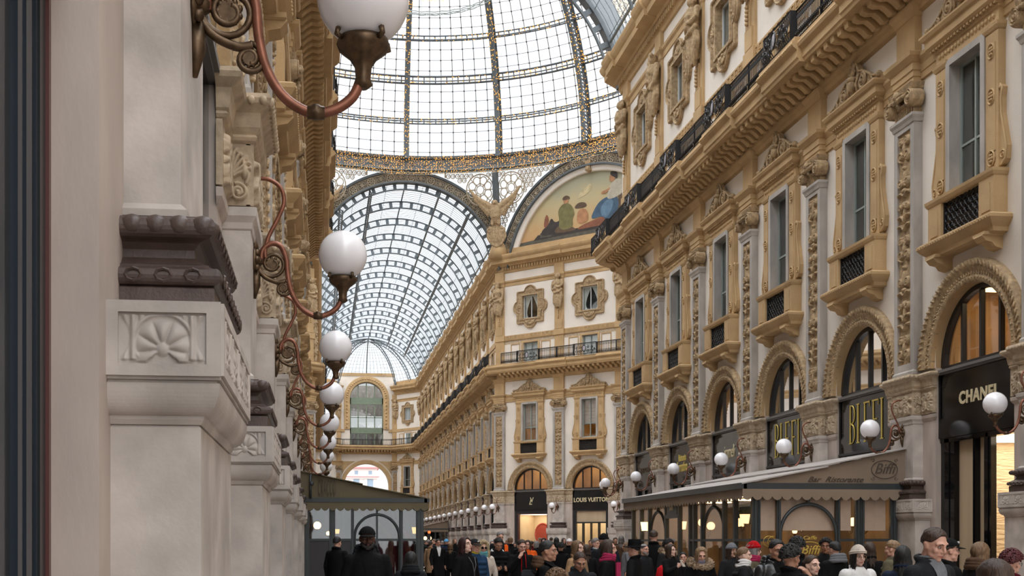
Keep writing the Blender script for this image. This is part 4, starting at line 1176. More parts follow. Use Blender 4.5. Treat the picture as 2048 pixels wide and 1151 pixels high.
def arch_band():
    mb = MB()
    def A(r, a, u): return (r*cos(a), u, HC+r*sin(a))
    n = 64; a0 = .10
    aa = [a0+(PI-2*a0)*k/n for k in range(n+1)]
    mb.loft([[A(r, a, u) for (r, u) in ((6.98, .25), (6.98, -.35), (7.10, -.35), (7.10, -.10), (7.76, -.10), (7.76, -.30), (7.92, -.30), (7.92, .25))] for a in aa], 0, False)
    mb.loft([[A(r, a, -.115) for r in (7.11, 7.75)] for a in aa], 2, False, closed=False)
    m = 28
    for k in range(m):
        a = a0+.06+(PI-2*a0-.12)*(k+.5)/m; c = Vector(A(7.43, a, -.16)); t = Vector((-sin(a), 0, cos(a))); q = Vector((cos(a), 0, sin(a)))
        def cir(r, w, nn): w *= 1.35; mb.tube([tuple(c+t*r*cos(b)+q*r*sin(b)) for b in np.linspace(0, 2*PI, nn+1)[:-1]], w, 3, m=1, closed=True)
        if k % 2: cir(.29, .035, 12)
        else:
            for sg in (-1, 1): mb.tube([tuple(c+t*(p[0]+sg*.16)+q*(p[1])*sg) for p in spiral(0, 0, .22, .04, 1.3, 1.2, 12, sg)], .03, 3, m=1)
        cir(.10, .03, 6)
        if k % 2:
            for b in range(8): mb.tube([tuple(c+t*.1*cos(b*PI/4)+q*.1*sin(b*PI/4)), tuple(c+t*.27*cos(b*PI/4)+q*.27*sin(b*PI/4))], [.03, .045], 3, m=1)
        b2 = a0+.06+(PI-2*a0-.12)*(k+1)/m; c2 = Vector(A(7.43, b2, -.16))
        q2 = Vector((cos(b2), 0, sin(b2))); mb.tube([tuple(c2-q2*.3), tuple(c2+q2*.3)], .03, 3, m=1)
    for r in (7.14, 7.72): mb.tube([A(r, a, -.14) for a in aa], .04, 4, m=1)
    return mb.mesh('arch_band', ['iron_roof', 'iron_cream', 'band_back'])
SP = {0: spandrel(18.3, 7.135), 1: spandrel(17.98, DL/2)}; AB = arch_band()
DIRN = ['far', 'far right', 'right', 'near right', 'near', 'near left', 'left', 'far left']
for k in range(8):
    rz = -k*PI/4; rho = 18.3 if k % 2 == 0 else 17.98
    obj('trim_%d' % (910+k), SP[k % 2], None, (CX, CY, 0), rz, kind='structure', label='pierced cream iron spandrel tracery, %s side of octagon' % DIRN[k])
    n = Vector((sin(k*PI/4), cos(k*PI/4)))
    obj('trim_%d' % (920+k), AB, None, (CX+n.x*rho, CY+n.y*rho, 0), rz, kind='structure', label='iron arch band with cream rosettes, %s side of octagon' % DIRN[k])
# iron posts above the eagles
for k, (x, y) in enumerate(((XR, YN), (XL, YN), EA, WA, EB, WB, (XR, YS), (XL, YS))):
    v = Vector((x-CX, y-CY)); R = v.length; v.normalize(); mb = MB()
    pts = []
    for h in np.linspace(22.5, 27.4, 9):
        t = min(1, max(0, (h-20.5)/6.9)); t = t*t*(3-2*t); rr = R+(18.0-R)*t-.15; pts.append((CX+v.x*rr, CY+v.y*rr, H(h)))
    mb.tube(pts, .24, 4); obj('trim_%d' % (930+k), mb.mesh('iron_post', ['iron_roof']), None, kind='structure', label='blue-grey iron corner post rising to the dome ring')

# fairy lights on the dome ironwork: one uncountable mass of points
mb = MB(); rr = random.Random(5)
def spark(p, r=.037):
    x, y, z = p; mb.add([(x-r, y, z), (x+r, y, z), (x, y-r, z), (x, y+r, z), (x, y, z-r), (x, y, z+r)], [(0, 2, 5), (2, 1, 5), (1, 3, 5), (3, 0, 5), (2, 0, 4), (1, 2, 4), (3, 1, 4), (0, 3, 4)])
for k in (15, 0, 1, 2, 3, 14):
    for _ in range(520):
        e = rr.uniform(0, 1.15); t = rr.uniform(-.2, .2); r_ = rr.choice((17.03, 17.9, rr.uniform(17.0, 17.95))); az = k*PI/8
        p = Vector(dp_(az, e, r_)); p += Vector((cos(az), -sin(az), 0))*t; spark(p)
for i, el in enumerate(ELS[:6]):
    for _ in range(int((620 if i in (1,) else 430)*cos(el))):
        az = rr.uniform(-1.0, 1.4); spark(dp_(az, el+rr.uniform(-.008, .016), RD-.2-rr.choice((0, .3))))
for _ in range(3900):      # curtain over the ring beam
    az = round(rr.uniform(-1.0, 1.4)*95)/95; t = rr.random(); rad = 17.4; z = H(28.35)-t*1.35
    spark((CX+rad*sin(az)+rr.uniform(-.06, .06), CY+rad*cos(az), z), .027)
obj('fairy_lights', mb.mesh('fairy_lights', ['fairy']), None, label='orange fairy lights strung over the dome ribs and ring', cat='string lights', kind='stuff')
mb = MB()
for z in (27.2, 27.0, 26.86): mb.tube([(CX+16.9*cos(2*PI*k/90), CY+16.9*sin(2*PI*k/90), H(z)) for k in range(90)], .016, 3, closed=True)
obj('light_cable', mb.mesh('cables', ['win_frame']), None, label='thin pale cables ringed below the dome for the lights', cat='cable')

ring = obj('hanging_light_ring', None, None, (CX, CY, H(33.1)), label='suspended rings of pale cable and lights high inside the dome', cat='light ring')
mb = MB()
for (r_, dz) in ((4.5, 0), (4.3, .12), (4.1, -.1)): mb.tube([(r_*cos(2*PI*k/64), r_*sin(2*PI*k/64), dz+.05*(k % 2)) for k in range(64)], .03, 4, closed=True)
for k in range(64): a = 2*PI*k/64; mb.tube([(4.5*cos(a), 4.5*sin(a), 0), (4.1*cos(a+.05), 4.1*sin(a+.05), -.1)], .018, 3)
for k in range(8): a = 2*PI*k/8; mb.tube([(4.5*cos(a), 4.5*sin(a), 0), (4.0*cos(a), 4.0*sin(a), 12.6)], .012, 3)
obj('cable_ring', mb.mesh('cable_ring', ['win_frame']), ring)
mb = MB()
for k in range(900): a = rr.uniform(0, 2*PI); r_ = 3.3+rr.uniform(-.12, .12); spark((r_*cos(a), r_*sin(a), .6+rr.uniform(-.25, .25)), .035)
obj('fairy_light_ring', mb.mesh('fairy_light_ring', ['fairy']), ring, kind='stuff')
# ------------------------------------------------------------------ painted lunette over the corner facade
m, nt, out = nodes('mosaic_sky')
b = nt.nodes.new('ShaderNodeBsdfPrincipled'); b.inputs['Roughness'].default_value = .8
tc = nt.nodes.new('ShaderNodeTexCoord'); sp = nt.nodes.new('ShaderNodeSeparateXYZ'); mr = nt.nodes.new('ShaderNodeMapRange'); rp = nt.nodes.new('ShaderNodeValToRGB')
mr.inputs['From Min'].default_value = H(21.7); mr.inputs['From Max'].default_value = H(26.4)
nz = nt.nodes.new('ShaderNodeTexNoise'); nz.inputs['Scale'].default_value = 1.2; ad = nt.nodes.new('ShaderNodeMath'); ad.operation = 'MULTIPLY_ADD'; ad.inputs[1].default_value = .35
nt.links.new(tc.outputs['Object'], sp.inputs[0]); nt.links.new(sp.outputs['Z'], mr.inputs[0]); nt.links.new(tc.outputs['Object'], nz.inputs['Vector'])
nt.links.new(nz.outputs['Fac'], ad.inputs[0]); nt.links.new(mr.outputs[0], ad.inputs[2]); nt.links.new(ad.outputs[0], rp.inputs[0])
els = rp.color_ramp.elements; els[0].position = .15; els[0].color = (.52, .27, .12, 1); els[1].position = 1.0; els[1].color = (.38, .36, .25, 1)
e = els.new(.42); e.color = (.52, .35, .17, 1); e = els.new(.78); e.color = (.47, .39, .22, 1)
nt.links.new(rp.outputs[0], b.inputs['Base Color']); nt.links.new(b.outputs[0], out.inputs[0])
for nm, c in (('p_blue', S(70, 92, 112)), ('p_blue2', S(98, 124, 146)), ('p_white', S(186, 176, 158)), ('p_brown', S(96, 78, 62)), ('p_dark', S(64, 58, 56)), ('p_green', S(118, 112, 72)), ('p_skin', S(176, 128, 92)), ('p_red', S(134, 86, 66)), ('p_grey', S(92, 88, 78)), ('p_smoke', S(196, 180, 140))):
    mat(nm, c, .85, var=.25, vscale=2.5)
lun = NE.root('lunette_painting', DL/2, label='semicircular lunette painting of draped figures against a golden sky', cat='painting')
mb = MB(); R0 = 6.66; zb = H(21.72); n = 48; a0 = math.asin((zb-HC)/R0)
arc = [(R0*cos(a0+(PI-2*a0)*k/n), .18, HC+R0*sin(a0+(PI-2*a0)*k/n)) for k in range(n+1)]
mb.add([(0, .18, zb)]+arc, [(0, k+1, k+2) for k in range(n)], 0)
obj('painted_sky', mb.mesh('painted_sky', ['mosaic_sky']), lun)
mb = MB(); prof = [(6.60, -.10), (6.60, .05), (6.66, .10), (6.80, .10), (6.86, .14), (6.98, .14), (7.0, .05)]
mb.loft([[(r*cos(a), -u, HC+r*sin(a)) for (r, u) in prof] for a in [a0-.03+(PI-2*a0+.06)*k/48 for k in range(49)]], 0, False, closed=False)
obj('frame', mb.mesh('lunette_frame', ['stucco']), lun, label='cream moulded frame')
def paint(name, polys):
    mb = MB(); mats_ = []
    for i, (mm, pts, lv) in enumerate(polys):
        if mm not in mats_: mats_.append(mm)
        o = .17-.004*lv
        # smooth the outline once (Chaikin)
        P = [(x, z) for (x, z) in pts]
        for _ in range(2): P = [q for i_ in range(len(P)) for q in ((P[i_][0]*.75+P[(i_+1) % len(P)][0]*.25, P[i_][1]*.75+P[(i_+1) % len(P)][1]*.25), (P[i_][0]*.25+P[(i_+1) % len(P)][0]*.75, P[i_][1]*.25+P[(i_+1) % len(P)][1]*.75))]
        mb.add([(x, o, H(z)) for (x, z) in P], [tuple(range(len(P)))], mats_.index(mm))
    obj(name, mb.mesh(name, mats_), lun)
def sq(pts): return [p for p in pts for _ in (0, 1)]
paint('painted_steps', [('p_grey', sq([(-6.35, 21.73), (6.35, 21.73), (6.2, 22.15), (-3.6, 22.2), (-6.2, 22.1)]), 1), ('p_dark', sq([(-5.0, 22.1), (4.9, 22.15), (4.8, 22.42), (-4.6, 22.45)]), 2), ('p_grey', sq([(-4.4, 22.2), (-3.4, 22.2), (-3.4, 22.6), (-4.4, 22.55)]), 3)])
paint('painted_cargo', [('p_dark', [(-4.4, 22.3), (-4.2, 22.8), (-3.7, 23.0), (-3.4, 23.6), (-3.1, 23.1), (-2.5, 23.3), (-2.2, 22.8), (-2.4, 22.3)], 4), ('p_brown', [(-3.2, 22.3), (-3.0, 22.8), (-2.2, 22.9), (-1.4, 22.5), (-1.2, 22.3)], 5), ('p_red', [(-1.3, 22.3), (-.8, 22.6), (1.6, 23.05), (2.3, 22.75), (2.5, 22.4), (0, 22.3)], 5), ('p_red', [(-4.1, 22.9), (-4.0, 23.6), (-3.8, 23.9), (-3.6, 23.5), (-3.7, 22.9)], 3)])
paint('painted_standing_figure', [('p_green', [(-2.75, 22.5), (-2.7, 23.3), (-2.85, 23.9), (-2.5, 24.35), (-2.0, 24.4), (-1.6, 24.1), (-1.35, 23.5), (-1.6, 23.2), (-1.5, 22.5)], 6), ('p_skin', [(-2.3, 24.35), (-2.35, 24.65), (-2.1, 24.75), (-1.9, 24.6), (-1.95, 24.35)], 7), ('p_brown', [(-2.45, 24.6), (-2.4, 24.85), (-2.1, 24.95), (-1.8, 24.8), (-1.8, 24.62)], 8), ('p_brown', [(-1.5, 23.9), (-1.1, 24.25), (-.5, 24.2), (-.3, 23.85), (-.9, 23.8)], 4), ('p_skin', [(-1.2, 22.7), (-1.2, 23.5), (-.9, 23.8), (-.4, 23.7), (-.2, 23.2), (-.3, 22.7)], 3), ('p_smoke', [(-1.2, 24.5), (-.9, 25.0), (-.5, 25.2), (-.1, 25.5), (0.1, 25.1), (-.4, 24.7)], 2)])
paint('painted_seated_figure', [('p_brown', [(2.2, 22.5), (2.2, 24.2), (2.5, 25.3), (3.1, 25.3), (3.4, 24.2), (3.4, 22.5)], 4), ('p_blue', [(-.1, 22.8), (.3, 23.6), (.8, 24.1), (1.6, 24.3), (2.2, 24.15), (2.3, 23.4), (1.9, 22.6), (1.3, 22.4), (1.0, 23.0)], 6), ('p_blue2', [(.7, 23.2), (1.0, 23.9), (1.6, 24.1), (1.9, 23.8), (1.6, 23.1), (1.2, 22.7)], 7), ('p_white', [(1.3, 24.0), (1.4, 24.6), (1.7, 25.2), (2.2, 25.4), (2.7, 25.1), (2.7, 24.4), (2.2, 24.1)], 8), ('p_skin', [(1.55, 25.2), (1.5, 25.6), (1.7, 25.85), (1.95, 25.7), (2.0, 25.25)], 9), ('p_dark', [(1.6, 25.7), (1.6, 25.95), (1.95, 26.0), (2.2, 25.75), (2.15, 25.35), (1.95, 25.5)], 10), ('p_skin', [(1.3, 24.5), (.9, 24.5), (.8, 24.65), (1.3, 24.75), (1.7, 24.9)], 10)])
mb = MB(); mb.prism([(-.22, H(26.95)), (.22, H(26.95)), (.17, H(26.5)), (.22, H(26.25)), (0, H(26.1)), (-.22, H(26.25)), (-.17, H(26.5))], 0, .32); mb.ball((0, -.3, H(26.35)), .16, 8, rz=.2)
obj('keystone', mb.mesh('keystone', ['ochre_carved']), lun)
mb = MB()
for (fr_, c_) in (((CX+12.72, CY-12.72), -135), ((CX-12.72, CY-12.72), 135), ((CX-12.72, CY+12.72), 45)):
    v0 = len(mb.v); a_ = math.radians(c_)
    for k in range(33):
        t = PI*k/32; s = 7.0*cos(t); mb.v.append((fr_[0]+s*cos(a_), fr_[1]+s*sin(a_), HC+7.0*sin(t)))
    mb.f.append(tuple(range(v0, v0+33))); mb.m.append(0); mb.sm.append(False)
obj('wall_lunettes', mb.mesh('wall_lunettes', ['ochre']), None, kind='structure', label='plain lunette walls on the other corners of the octagon')

# ------------------------------------------------------------------ carved eagle over the corner
def eagle():
    mb = MB(); z = 0
    mb.tube([(0, -.35, 1.0), (0, -.42, 1.45), (0, -.38, 1.95), (0, -.42, 2.3)], [.16, .33, .36, .22], 10)
    mb.ball((0, -.5, 2.45), .19, 10, rz=.22); mb.tube([(0, -.62, 2.48), (-.02, -.8, 2.42), (-.02, -.82, 2.3)], [.08, .05, .02], 6)
    for sg in (-1, 1):
        top = [(.2, 2.15), (.55, 2.45), (.95, 2.75), (1.3, 3.15), (1.55, 3.55)]
        for k in range(12):
            t = k/11; x0 = .22+.75*t; z0 = 2.0+.65*t; L = .75+.55*t; a = 1.25-.35*t + (0.35 if k > 8 else 0)
            ax = x0+L*cos(a)*.55; az_ = z0-.35+L*(.1+.95*t)
            mb.tube([(sg*x0, -.33, z0), (sg*(x0+.14+.1*t), -.36, z0-.28+.35*t), (sg*(ax+.16), -.30, az_-.25)], [.09, .11, .045], 6)
        mb.tube([(sg*p[0], -.36, p[1]) for p in top], [.2, .19, .16, .12, .06], 8)
        for k in range(5): mb.tube([(sg*(.35+k*.13), -.38, 2.2+k*.13), (sg*(.45+k*.12), -.36, 1.65+k*.19)], [.1, .05], 6)
        mb.tube([(sg*.15, -.4, 1.3), (sg*.22, -.48, 1.0), (sg*.2, -.55, .85)], [.15, .11, .08], 7)
    for k in range(-2, 3): mb.tube([(k*.05, -.35, 1.2), (k*.12, -.3, .75)], [.08, .06], 6)
    # cartouche shield
    mb.ball((0, -.30, .15), .50, 14, rz=.72, ry=.22)
    for sg in (-1, 1):
        mb.tube([(sg*p[0], -.42, .55+p[1]) for p in spiral(.42, 0, .22, .05, 1.2, PI/2, 14)], .07, 6)
        mb.tube([(sg*.5, -.36, .4), (sg*.55, -.36, 0), (sg*.3, -.36, -.5), (0, -.36, -.7)], .08, 6)
    mb.tube([(0, -.25, -.5), (0, -.2, -1.1)], [.2, .08], 8)
    return remeshed(mb, 'eagle', ['ochre_carved'], .045, 1)
EG = eagle()
for (x, y, rz, lab) in ((XR, YN, -math.radians(22.5), 'right'), (XL, YN, math.radians(22.5), 'left')):
    v = Vector((CX-x, CY-y)).normalized()
    obj('eagle_statue', EG, None, (x+v.x*.95, y+v.y*.95, H(22.55)), rz, label='carved stone eagle with raised wings over the %s corner of the far arch' % lab, cat='statue').rotation_euler = (math.radians(9), 0, rz); COL.objects[-1].scale = (1.25, 1, 1)
    mb = MB(); mb.tube([(x+v.x*.5, y+v.y*.5, H(21.2)), (x+v.x*.8, y+v.y*.8, H(22.1))], [.85, .45], 8)
    obj('trim_%d' % (940+(x > 0)), mb.mesh('corner_plinth', ['ochre']), None, kind='structure', label='sloping stone plinth under the %s eagle' % lab)

# ------------------------------------------------------------------ end wall of the far arm
ER = Frame('end_right', 10.2, 165.0, math.atan2(YEND-165.0, XR-10.2)); EL_ = Frame('end_left', XL, YEND, math.atan2(165.0-YEND, 2.43-XL)); LD = math.hypot(XR-10.2, 4.5)
EN = Frame('end', 2.43, 165.0, 0.0); cw = (10.2-2.43)/2
mb = MB(); zt = H(23.0)
def arch_wall(mb, half, c, hw, z0, zc_, ztop):
    wall_quad(mb, c-half, c-hw, z0, ztop); wall_quad(mb, c+hw, c+half, z0, ztop); K = 24; xs = [c-hw*cos(PI*k/K) for k in range(K+1)]
    for k in range(K):
        za = zc_+math.sqrt(max(0, hw*hw-(xs[k]-c)**2)); zb_ = zc_+math.sqrt(max(0, hw*hw-(xs[k+1]-c)**2))
        mb.add([(xs[k], 0, za), (xs[k+1], 0, zb_), (xs[k+1], 0, ztop), (xs[k], 0, ztop)], [(0, 1, 2, 3)], 0)
        mb.add([(xs[k], 0, za), (xs[k+1], 0, zb_), (xs[k+1], 1.4, zb_), (xs[k], 1.4, za)], [(0, 1, 2, 3)], 2)
    for x in (c-hw, c+hw): mb.add([(x, 0, z0), (x, 1.4, z0), (x, 1.4, zc_), (x, 0, zc_)], [(0, 1, 2, 3)], 2)
arch_wall(mb, cw, cw, 3.03, 0, H(7.55), H(13.1)); arch_wall(mb, cw, cw, 2.28, H(13.1), H(19.5), zt)
obj('wall_end', mb.mesh('wall_end', WALLM), None, (*EN.o, 0), 0, kind='structure', label='end wall of the far arm with the great exit arch')
for fr, nm in ((ER, 'right'), (EL_, 'left')):
    mb = MB(); c = LD/2; wall_quad(mb, 0, LD, 0, H(7.39)); wall_quad(mb, 0, c-.62, H(7.39), H(10.1)); wall_quad(mb, c+.62, LD, H(7.39), H(10.1)); wall_quad(mb, 0, LD, H(10.1), H(13.1))
    a0_, a1_, q0, q1 = H(13.1), H(14.66), H(16.44), H(18.10)
    wall_quad(mb, 0, c-.63, a0_, a1_); wall_quad(mb, c+.63, LD, a0_, a1_); wall_quad(mb, 0, LD, a1_, q0); wall_quad(mb, 0, c-.69, q0, q1); wall_quad(mb, c+.69, LD, q0, q1); wall_quad(mb, 0, LD, q1, H(20.3)); wall_quad(mb, 0, LD, H(20.3), H(21.9), 2)
    obj('wall_end_'+nm, mb.mesh('wall_end_'+nm, WALLM), None, (*fr.o, 0), fr.rz, kind='structure', label='canted corner wall at the %s end of the far arm' % nm)
    if nm == 'right':
        upper_window(fr, c, 'canted right end wall of far arm'); attic_windows(fr, c, 'canted right end wall of far arm')
for (x, lab) in ((10.2, 'right of the end arch'), (2.43, 'left of the end arch')):
    f = Frame('x', x, 164.8, 0); upper_pilaster(f, 0, lab); attic_pilaster(f, 0, lab, x > 5); ground_pilaster(f, 0, lab, relief=False)
mb = MB()
def band(mb, hw, hw2, zc_, z0, u, m=0):
    pr = [(hw, 0), (hw, u), (hw+.12, u+.04), (hw2-.12, u+.04), (hw2, u), (hw2, 0)]
    rings = [[(cw+hw+(r-hw), -q, z0) for (r, q) in pr]]
    for k in range(33):
        a = PI*k/32; rings.append([(cw+r*cos(a), -q, zc_+r*sin(a)) for (r, q) in pr])
    rings.append([(cw-r, -q, z0) for (r, q) in pr]); mb.loft(rings, m, False, closed=False)
band(mb, 2.28, 3.08, H(19.5), H(15.3), .10); band(mb, 3.03, 3.55, H(7.55), H(3.0), .12)
for k in range(26):
    a = PI*(k+.5)/26; mb.ball((cw+2.68*cos(a), -.16, H(19.5)+2.68*sin(a)), .13, 6)
for sg in (-1, 1):
    for k in range(8): mb.ball((cw+sg*2.68, -.16, H(15.6)+k*.5), .13, 6)
mb.B(.0, 2*cw, 0, .08, H(22.6), H(23.0)); mb.B(0, .9, 0, .1, H(14.9), H(15.3)); mb.B(2*cw-.9, 2*cw, 0, .1, H(14.9), H(15.3))
for sg in (-1, 1):
    P_ = [(cw+sg*3.75, H(10.9)), (cw+sg*3.75, H(8.3))]+[(cw+sg*3.7*cos(a), H(7.55)+3.7*sin(a)) for a in np.linspace(.22, 1.15, 9)]
    mb.prism(P_, 0, .04)
obj('trim_950', mb.mesh('end_archivolts', ['ochre']), None, (*EN.o, 0), 0, kind='structure', label='ochre archivolts round the end window and exit arch')
r = EN.root(wname(), cw, label='tall arched end window with green metal bars', kind='structure')
mb = MB(); z0 = H(13.1); 
for x in (-1.14, -.02, 1.12): mb.B(x-.07, x+.07, -.5, -.3, z0, H(19.5)+math.sqrt(2.28**2-x*x))
mb.B(-2.28, 2.28, -.5, -.25, H(18.75), H(19.65)); mb.B(-2.28, 2.28, -.5, -.25, H(14.75), H(15.5)); mb.B(-2.28, 2.28, -.5, -.3, H(16.9), H(17.0))
for sg in (-1, 1): mb.B(min(sg*2.28, sg*2.14), max(sg*2.28, sg*2.14), -.5, -.25, z0, H(19.6))
obj('frame', mb.mesh('end_window_frame', ['green_metal']), r, label='green metal frame')
mb = MB(); mb.add([(-2.28, .42, z0), (2.28, .42, z0)]+[(2.28*cos(PI*k/20), .42, H(19.5)+2.28*sin(PI*k/20)) for k in range(21)], [tuple(range(23))], 0)
obj('pane', mb.mesh('end_window_pane', ['pane_dark']), r)
mb = MB(); v = [(-2.6, .5, z0), (2.6, .5, z0), (2.6, 5, z0), (-2.6, 5, z0), (-2.6, .5, H(21.9)), (2.6, .5, H(21.9)), (2.6, 5, H(21.9)), (-2.6, 5, H(21.9))]
mb.add(v, [(0, 1, 2, 3), (1, 5, 6, 2), (3, 7, 4, 0)], 0); mb.add([(-2.6, 5, z0), (2.6, 5, z0), (2.6, 5, H(16.0)), (-2.6, 5, H(16.0))], [(0, 1, 2, 3)], 0); mb.add([(-2.6, 5, H(17.6)), (2.6, 5, H(17.6)), (2.6, 5, H(21.9)), (-2.6, 5, H(21.9))], [(0, 1, 2, 3)], 0)
obj('interior', mb.mesh('end_window_interior', ['marble_blue']), r)
# pale building across the square
mat('facade_pale', (.74, .68, .66), .9); mat('roof_pink', (.55, .22, .22), .8)
bd = obj('town_building', None, None, (4, 225, 0), 0, label='pale town building seen through the exit arch', cat='building')
mb = MB(); mb.box(-22, 6.6, 0, 10, 0, 15.2); mb.box(-22, 6.8, -.3, 0, 13.3, 13.6)
for k in range(8): mb.box(-21+k*3.6, -20.5+k*3.6, -.25, 0, 1.5, 13.2)
obj('wall', mb.mesh('building_wall', ['facade_pale']), bd)
mb = MB(); mb.box(-22.3, 7.0, -.5, 10.3, 15.2, 15.45); mb.box(-22.3, 7.0, -.5, 0, 13.6, 13.72); obj('roof_edge', mb.mesh('roof_edge', ['roof_pink']), bd)
mat('pane_blue', (.25, .33, .42), .3)
mb = MB(); mb.box(-.55, .55, -.06, 0, 0, 2.2); bw = mb.mesh('building_window', ['pane_blue'])
for k in range(10):
    for z in (11.0, 7.2): obj('window', bw, bd, (-18.1+k*2.6, 0, z))
    obj('window', bw, bd, (-18.1+k*2.6, 0, 14.1)).scale = (.6, 1, .3)
# ------------------------------------------------------------------ globe lamps on scrolled brackets
def lamp_meshes():
    g = MB(); g.ball((0, -1.02, H(2.545)), .216, 32); g = g.mesh('globe', ['globe'])
    c = MB(); c.lathe([(.02, H(2.12)), (.045, H(2.14)), (.035, H(2.17)), (.04, H(2.22)), (.065, H(2.26)), (.115, H(2.30)), (.125, H(2.325)), (.118, H(2.35)), (.105, H(2.35))], 20, (0, -1.02, 0), 'z')
    for k in range(4):
        a = k*PI/2+.6; c.tube([(.12*cos(a), -1.02+.12*sin(a), H(2.33)), (.15*cos(a), -1.02+.15*sin(a), H(2.34)), (.14*cos(a), -1.02+.14*sin(a), H(2.37))], .014, 5)
    c = c.mesh('cup', ['bronze'])
    def cr(pts, sub=6):
        P = [Vector((0, -u, H(h))) for (u, h) in pts]; out = []
        for i in range(len(P)-1):
            p0, p1, p2, p3 = P[max(i-1, 0)], P[i], P[i+1], P[min(i+2, len(P)-1)]
            for k in range(sub):
                t = k/sub; out.append(.5*((2*p1)+(p2-p0)*t+(2*p0-5*p1+4*p2-p3)*t*t+(3*p1-p0-3*p2+p3)*t**3))
        return out+[P[-1]]
    a = MB()
    a.tube(cr([(.25, 3.20), (.36, 3.20), (.47, 3.13), (.50, 3.0), (.45, 2.86), (.37, 2.70), (.335, 2.57), (.34, 2.50)]), .019, 8)
    a.tube(cr([(.30, 2.45), (.31, 2.56), (.38, 2.63), (.47, 2.61), (.52, 2.50), (.535, 2.35), (.57, 2.20), (.65, 2.07), (.77, 2.00), (.88, 2.015), (.97, 2.08), (1.01, 2.17)]), .024, 10)
    a = a.mesh('arm', ['copper'])
    s = MB()
    s.tube([(0, -(u+.0), h) for (u, h) in [(p[0], H(p[1])) for p in spiral(.40, 2.45, .125, .03, 1.7, PI, 40, 1)]], .017, 7)
    s.tube(cr([(.24, 2.47), (.275, 2.40), (.34, 2.33), (.44, 2.29), (.51, 2.30)]), .022, 7)
    s.tube([(0, -u, h) for (u, h) in [(p[0], H(p[1])) for p in spiral(.495, 2.235, .075, .02, 1.5, PI/2, 26, -1)]], .015, 7)
    for (u, h, r) in ((.40, 2.45, .052), (.495, 2.235, .032)):
        for q in (-1, 1): s.lathe([(r, 0), (r*.9, .012), (r*.5, .018), (r*.3, .03)], 12, (q*.012, -u, H(h)), 'x' if q > 0 else 'x')
        for k in range(9):
            t = 2*PI*k/9; s.ball((0, -u+r*cos(t), H(h)+r*sin(t)), r*.33, 6)
    s.ball((0, -.80, H(2.005)), .036, 10); s.lathe([(.03, -.04), (.034, 0), (.03, .04)], 10, (0, -.80, H(2.0)), 'y')
    s = s.mesh('scroll', ['bronze'])
    r = MB(); r.lathe([(.11, 0), (.115, .012), (.09, .03), (.06, .035), (.04, .06), (.025, .08)], 16, (0, -.235, H(2.47)), 'y')
    for k in range(8):
        t = 2*PI*k/8; r.ball((.08*cos(t), -.265, H(2.47)+.09*sin(t)), .032, 6)
    r.tube([(0, -.245, H(2.38)), (0, -.255, H(2.26)), (0, -.245, H(2.14))], [.05, .04, .012], 8); r.tube([(0, -.245, H(2.56)), (0, -.245, H(2.68))], [.045, .01], 8)
    r.lathe([(.03, 0), (.034, .02), (.02, .03)], 10, (0, -.235, H(3.20)), 'y')
    r = r.mesh('wall_rosette', ['bronze'])
    return g, c, a, s, r
LG, LC, LA, LS, LR = lamp_meshes()
def lamp(fr, s, lab, rz=0.0):
    r = fr.root('wall_lamp', s, label='white globe wall lamp on scrolled copper bracket, '+lab, cat='lamp', group='white globe lamps'); r.rotation_euler.z += rz
    a = obj('arm', LA, r, label='copper tube arm'); obj('scroll', LS, a); obj('globe', LG, r); obj('cup', LC, r); obj('wall_rosette', LR, r)
for k, s in enumerate(nr_p): lamp(WR, s, 'near right, %s from octagon' % ORD[k])
for k, s in enumerate(nl_p): lamp(WL, s, 'near left, %s from camera' % ORD[k])
for k, s in enumerate(fr_p): lamp(WR, s, 'far arm right, %s beyond octagon' % ORD[k])
for k, s in enumerate(dp): lamp(NE, s, 'octagon corner, '+CN[k])
SE = Frame('south_east', XR, YS, -math.radians(135)); lamp(SE, -.1, 'turned into the octagon near corner')
# ------------------------------------------------------------------ lettering
def text_mesh(s, size, mname, sx=1.0, shear=0.0, ext=0.008, weight=0.0, space=1.0):
    c = bpy.data.curves.new('t', 'FONT'); c.body = s; c.size = size; c.extrude = ext; c.shear = shear; c.offset = weight; c.space_character = space
    c.align_x = 'CENTER'; c.align_y = 'CENTER'; c.resolution_u = 3
    o = bpy.data.objects.new('t', c); COL.objects.link(o); dg = bpy.context.evaluated_depsgraph_get()
    me = bpy.data.meshes.new_from_object(o.evaluated_get(dg), depsgraph=dg); me.name = 'lettering'
    bpy.data.objects.remove(o); bpy.data.curves.remove(c)
    # stand upright: x right, z up, facing -y
    for v in me.vertices: x, y, z = v.co; v.co = (x*sx, -z, y)
    me.materials.clear(); me.materials.append(MAT[mname]); return me
def put_text(par, me, x, u, z, name='lettering', rz=0.0):
    u = -.052+(u-.07 if u > .075 else 0)
    return obj(name, me, par, (x, -u, z), rz)
WINS = {o['label']: o for o in COL.objects if o.get('kind') == 'structure' and o.get('label') and o.name.startswith('window')}
def find_sign(key):
    r = next(o for l, o in WINS.items() if l.startswith('arched fanlight') and key in l)
    return r, next(c for c in r.children if c.name.startswith('sign_board'))
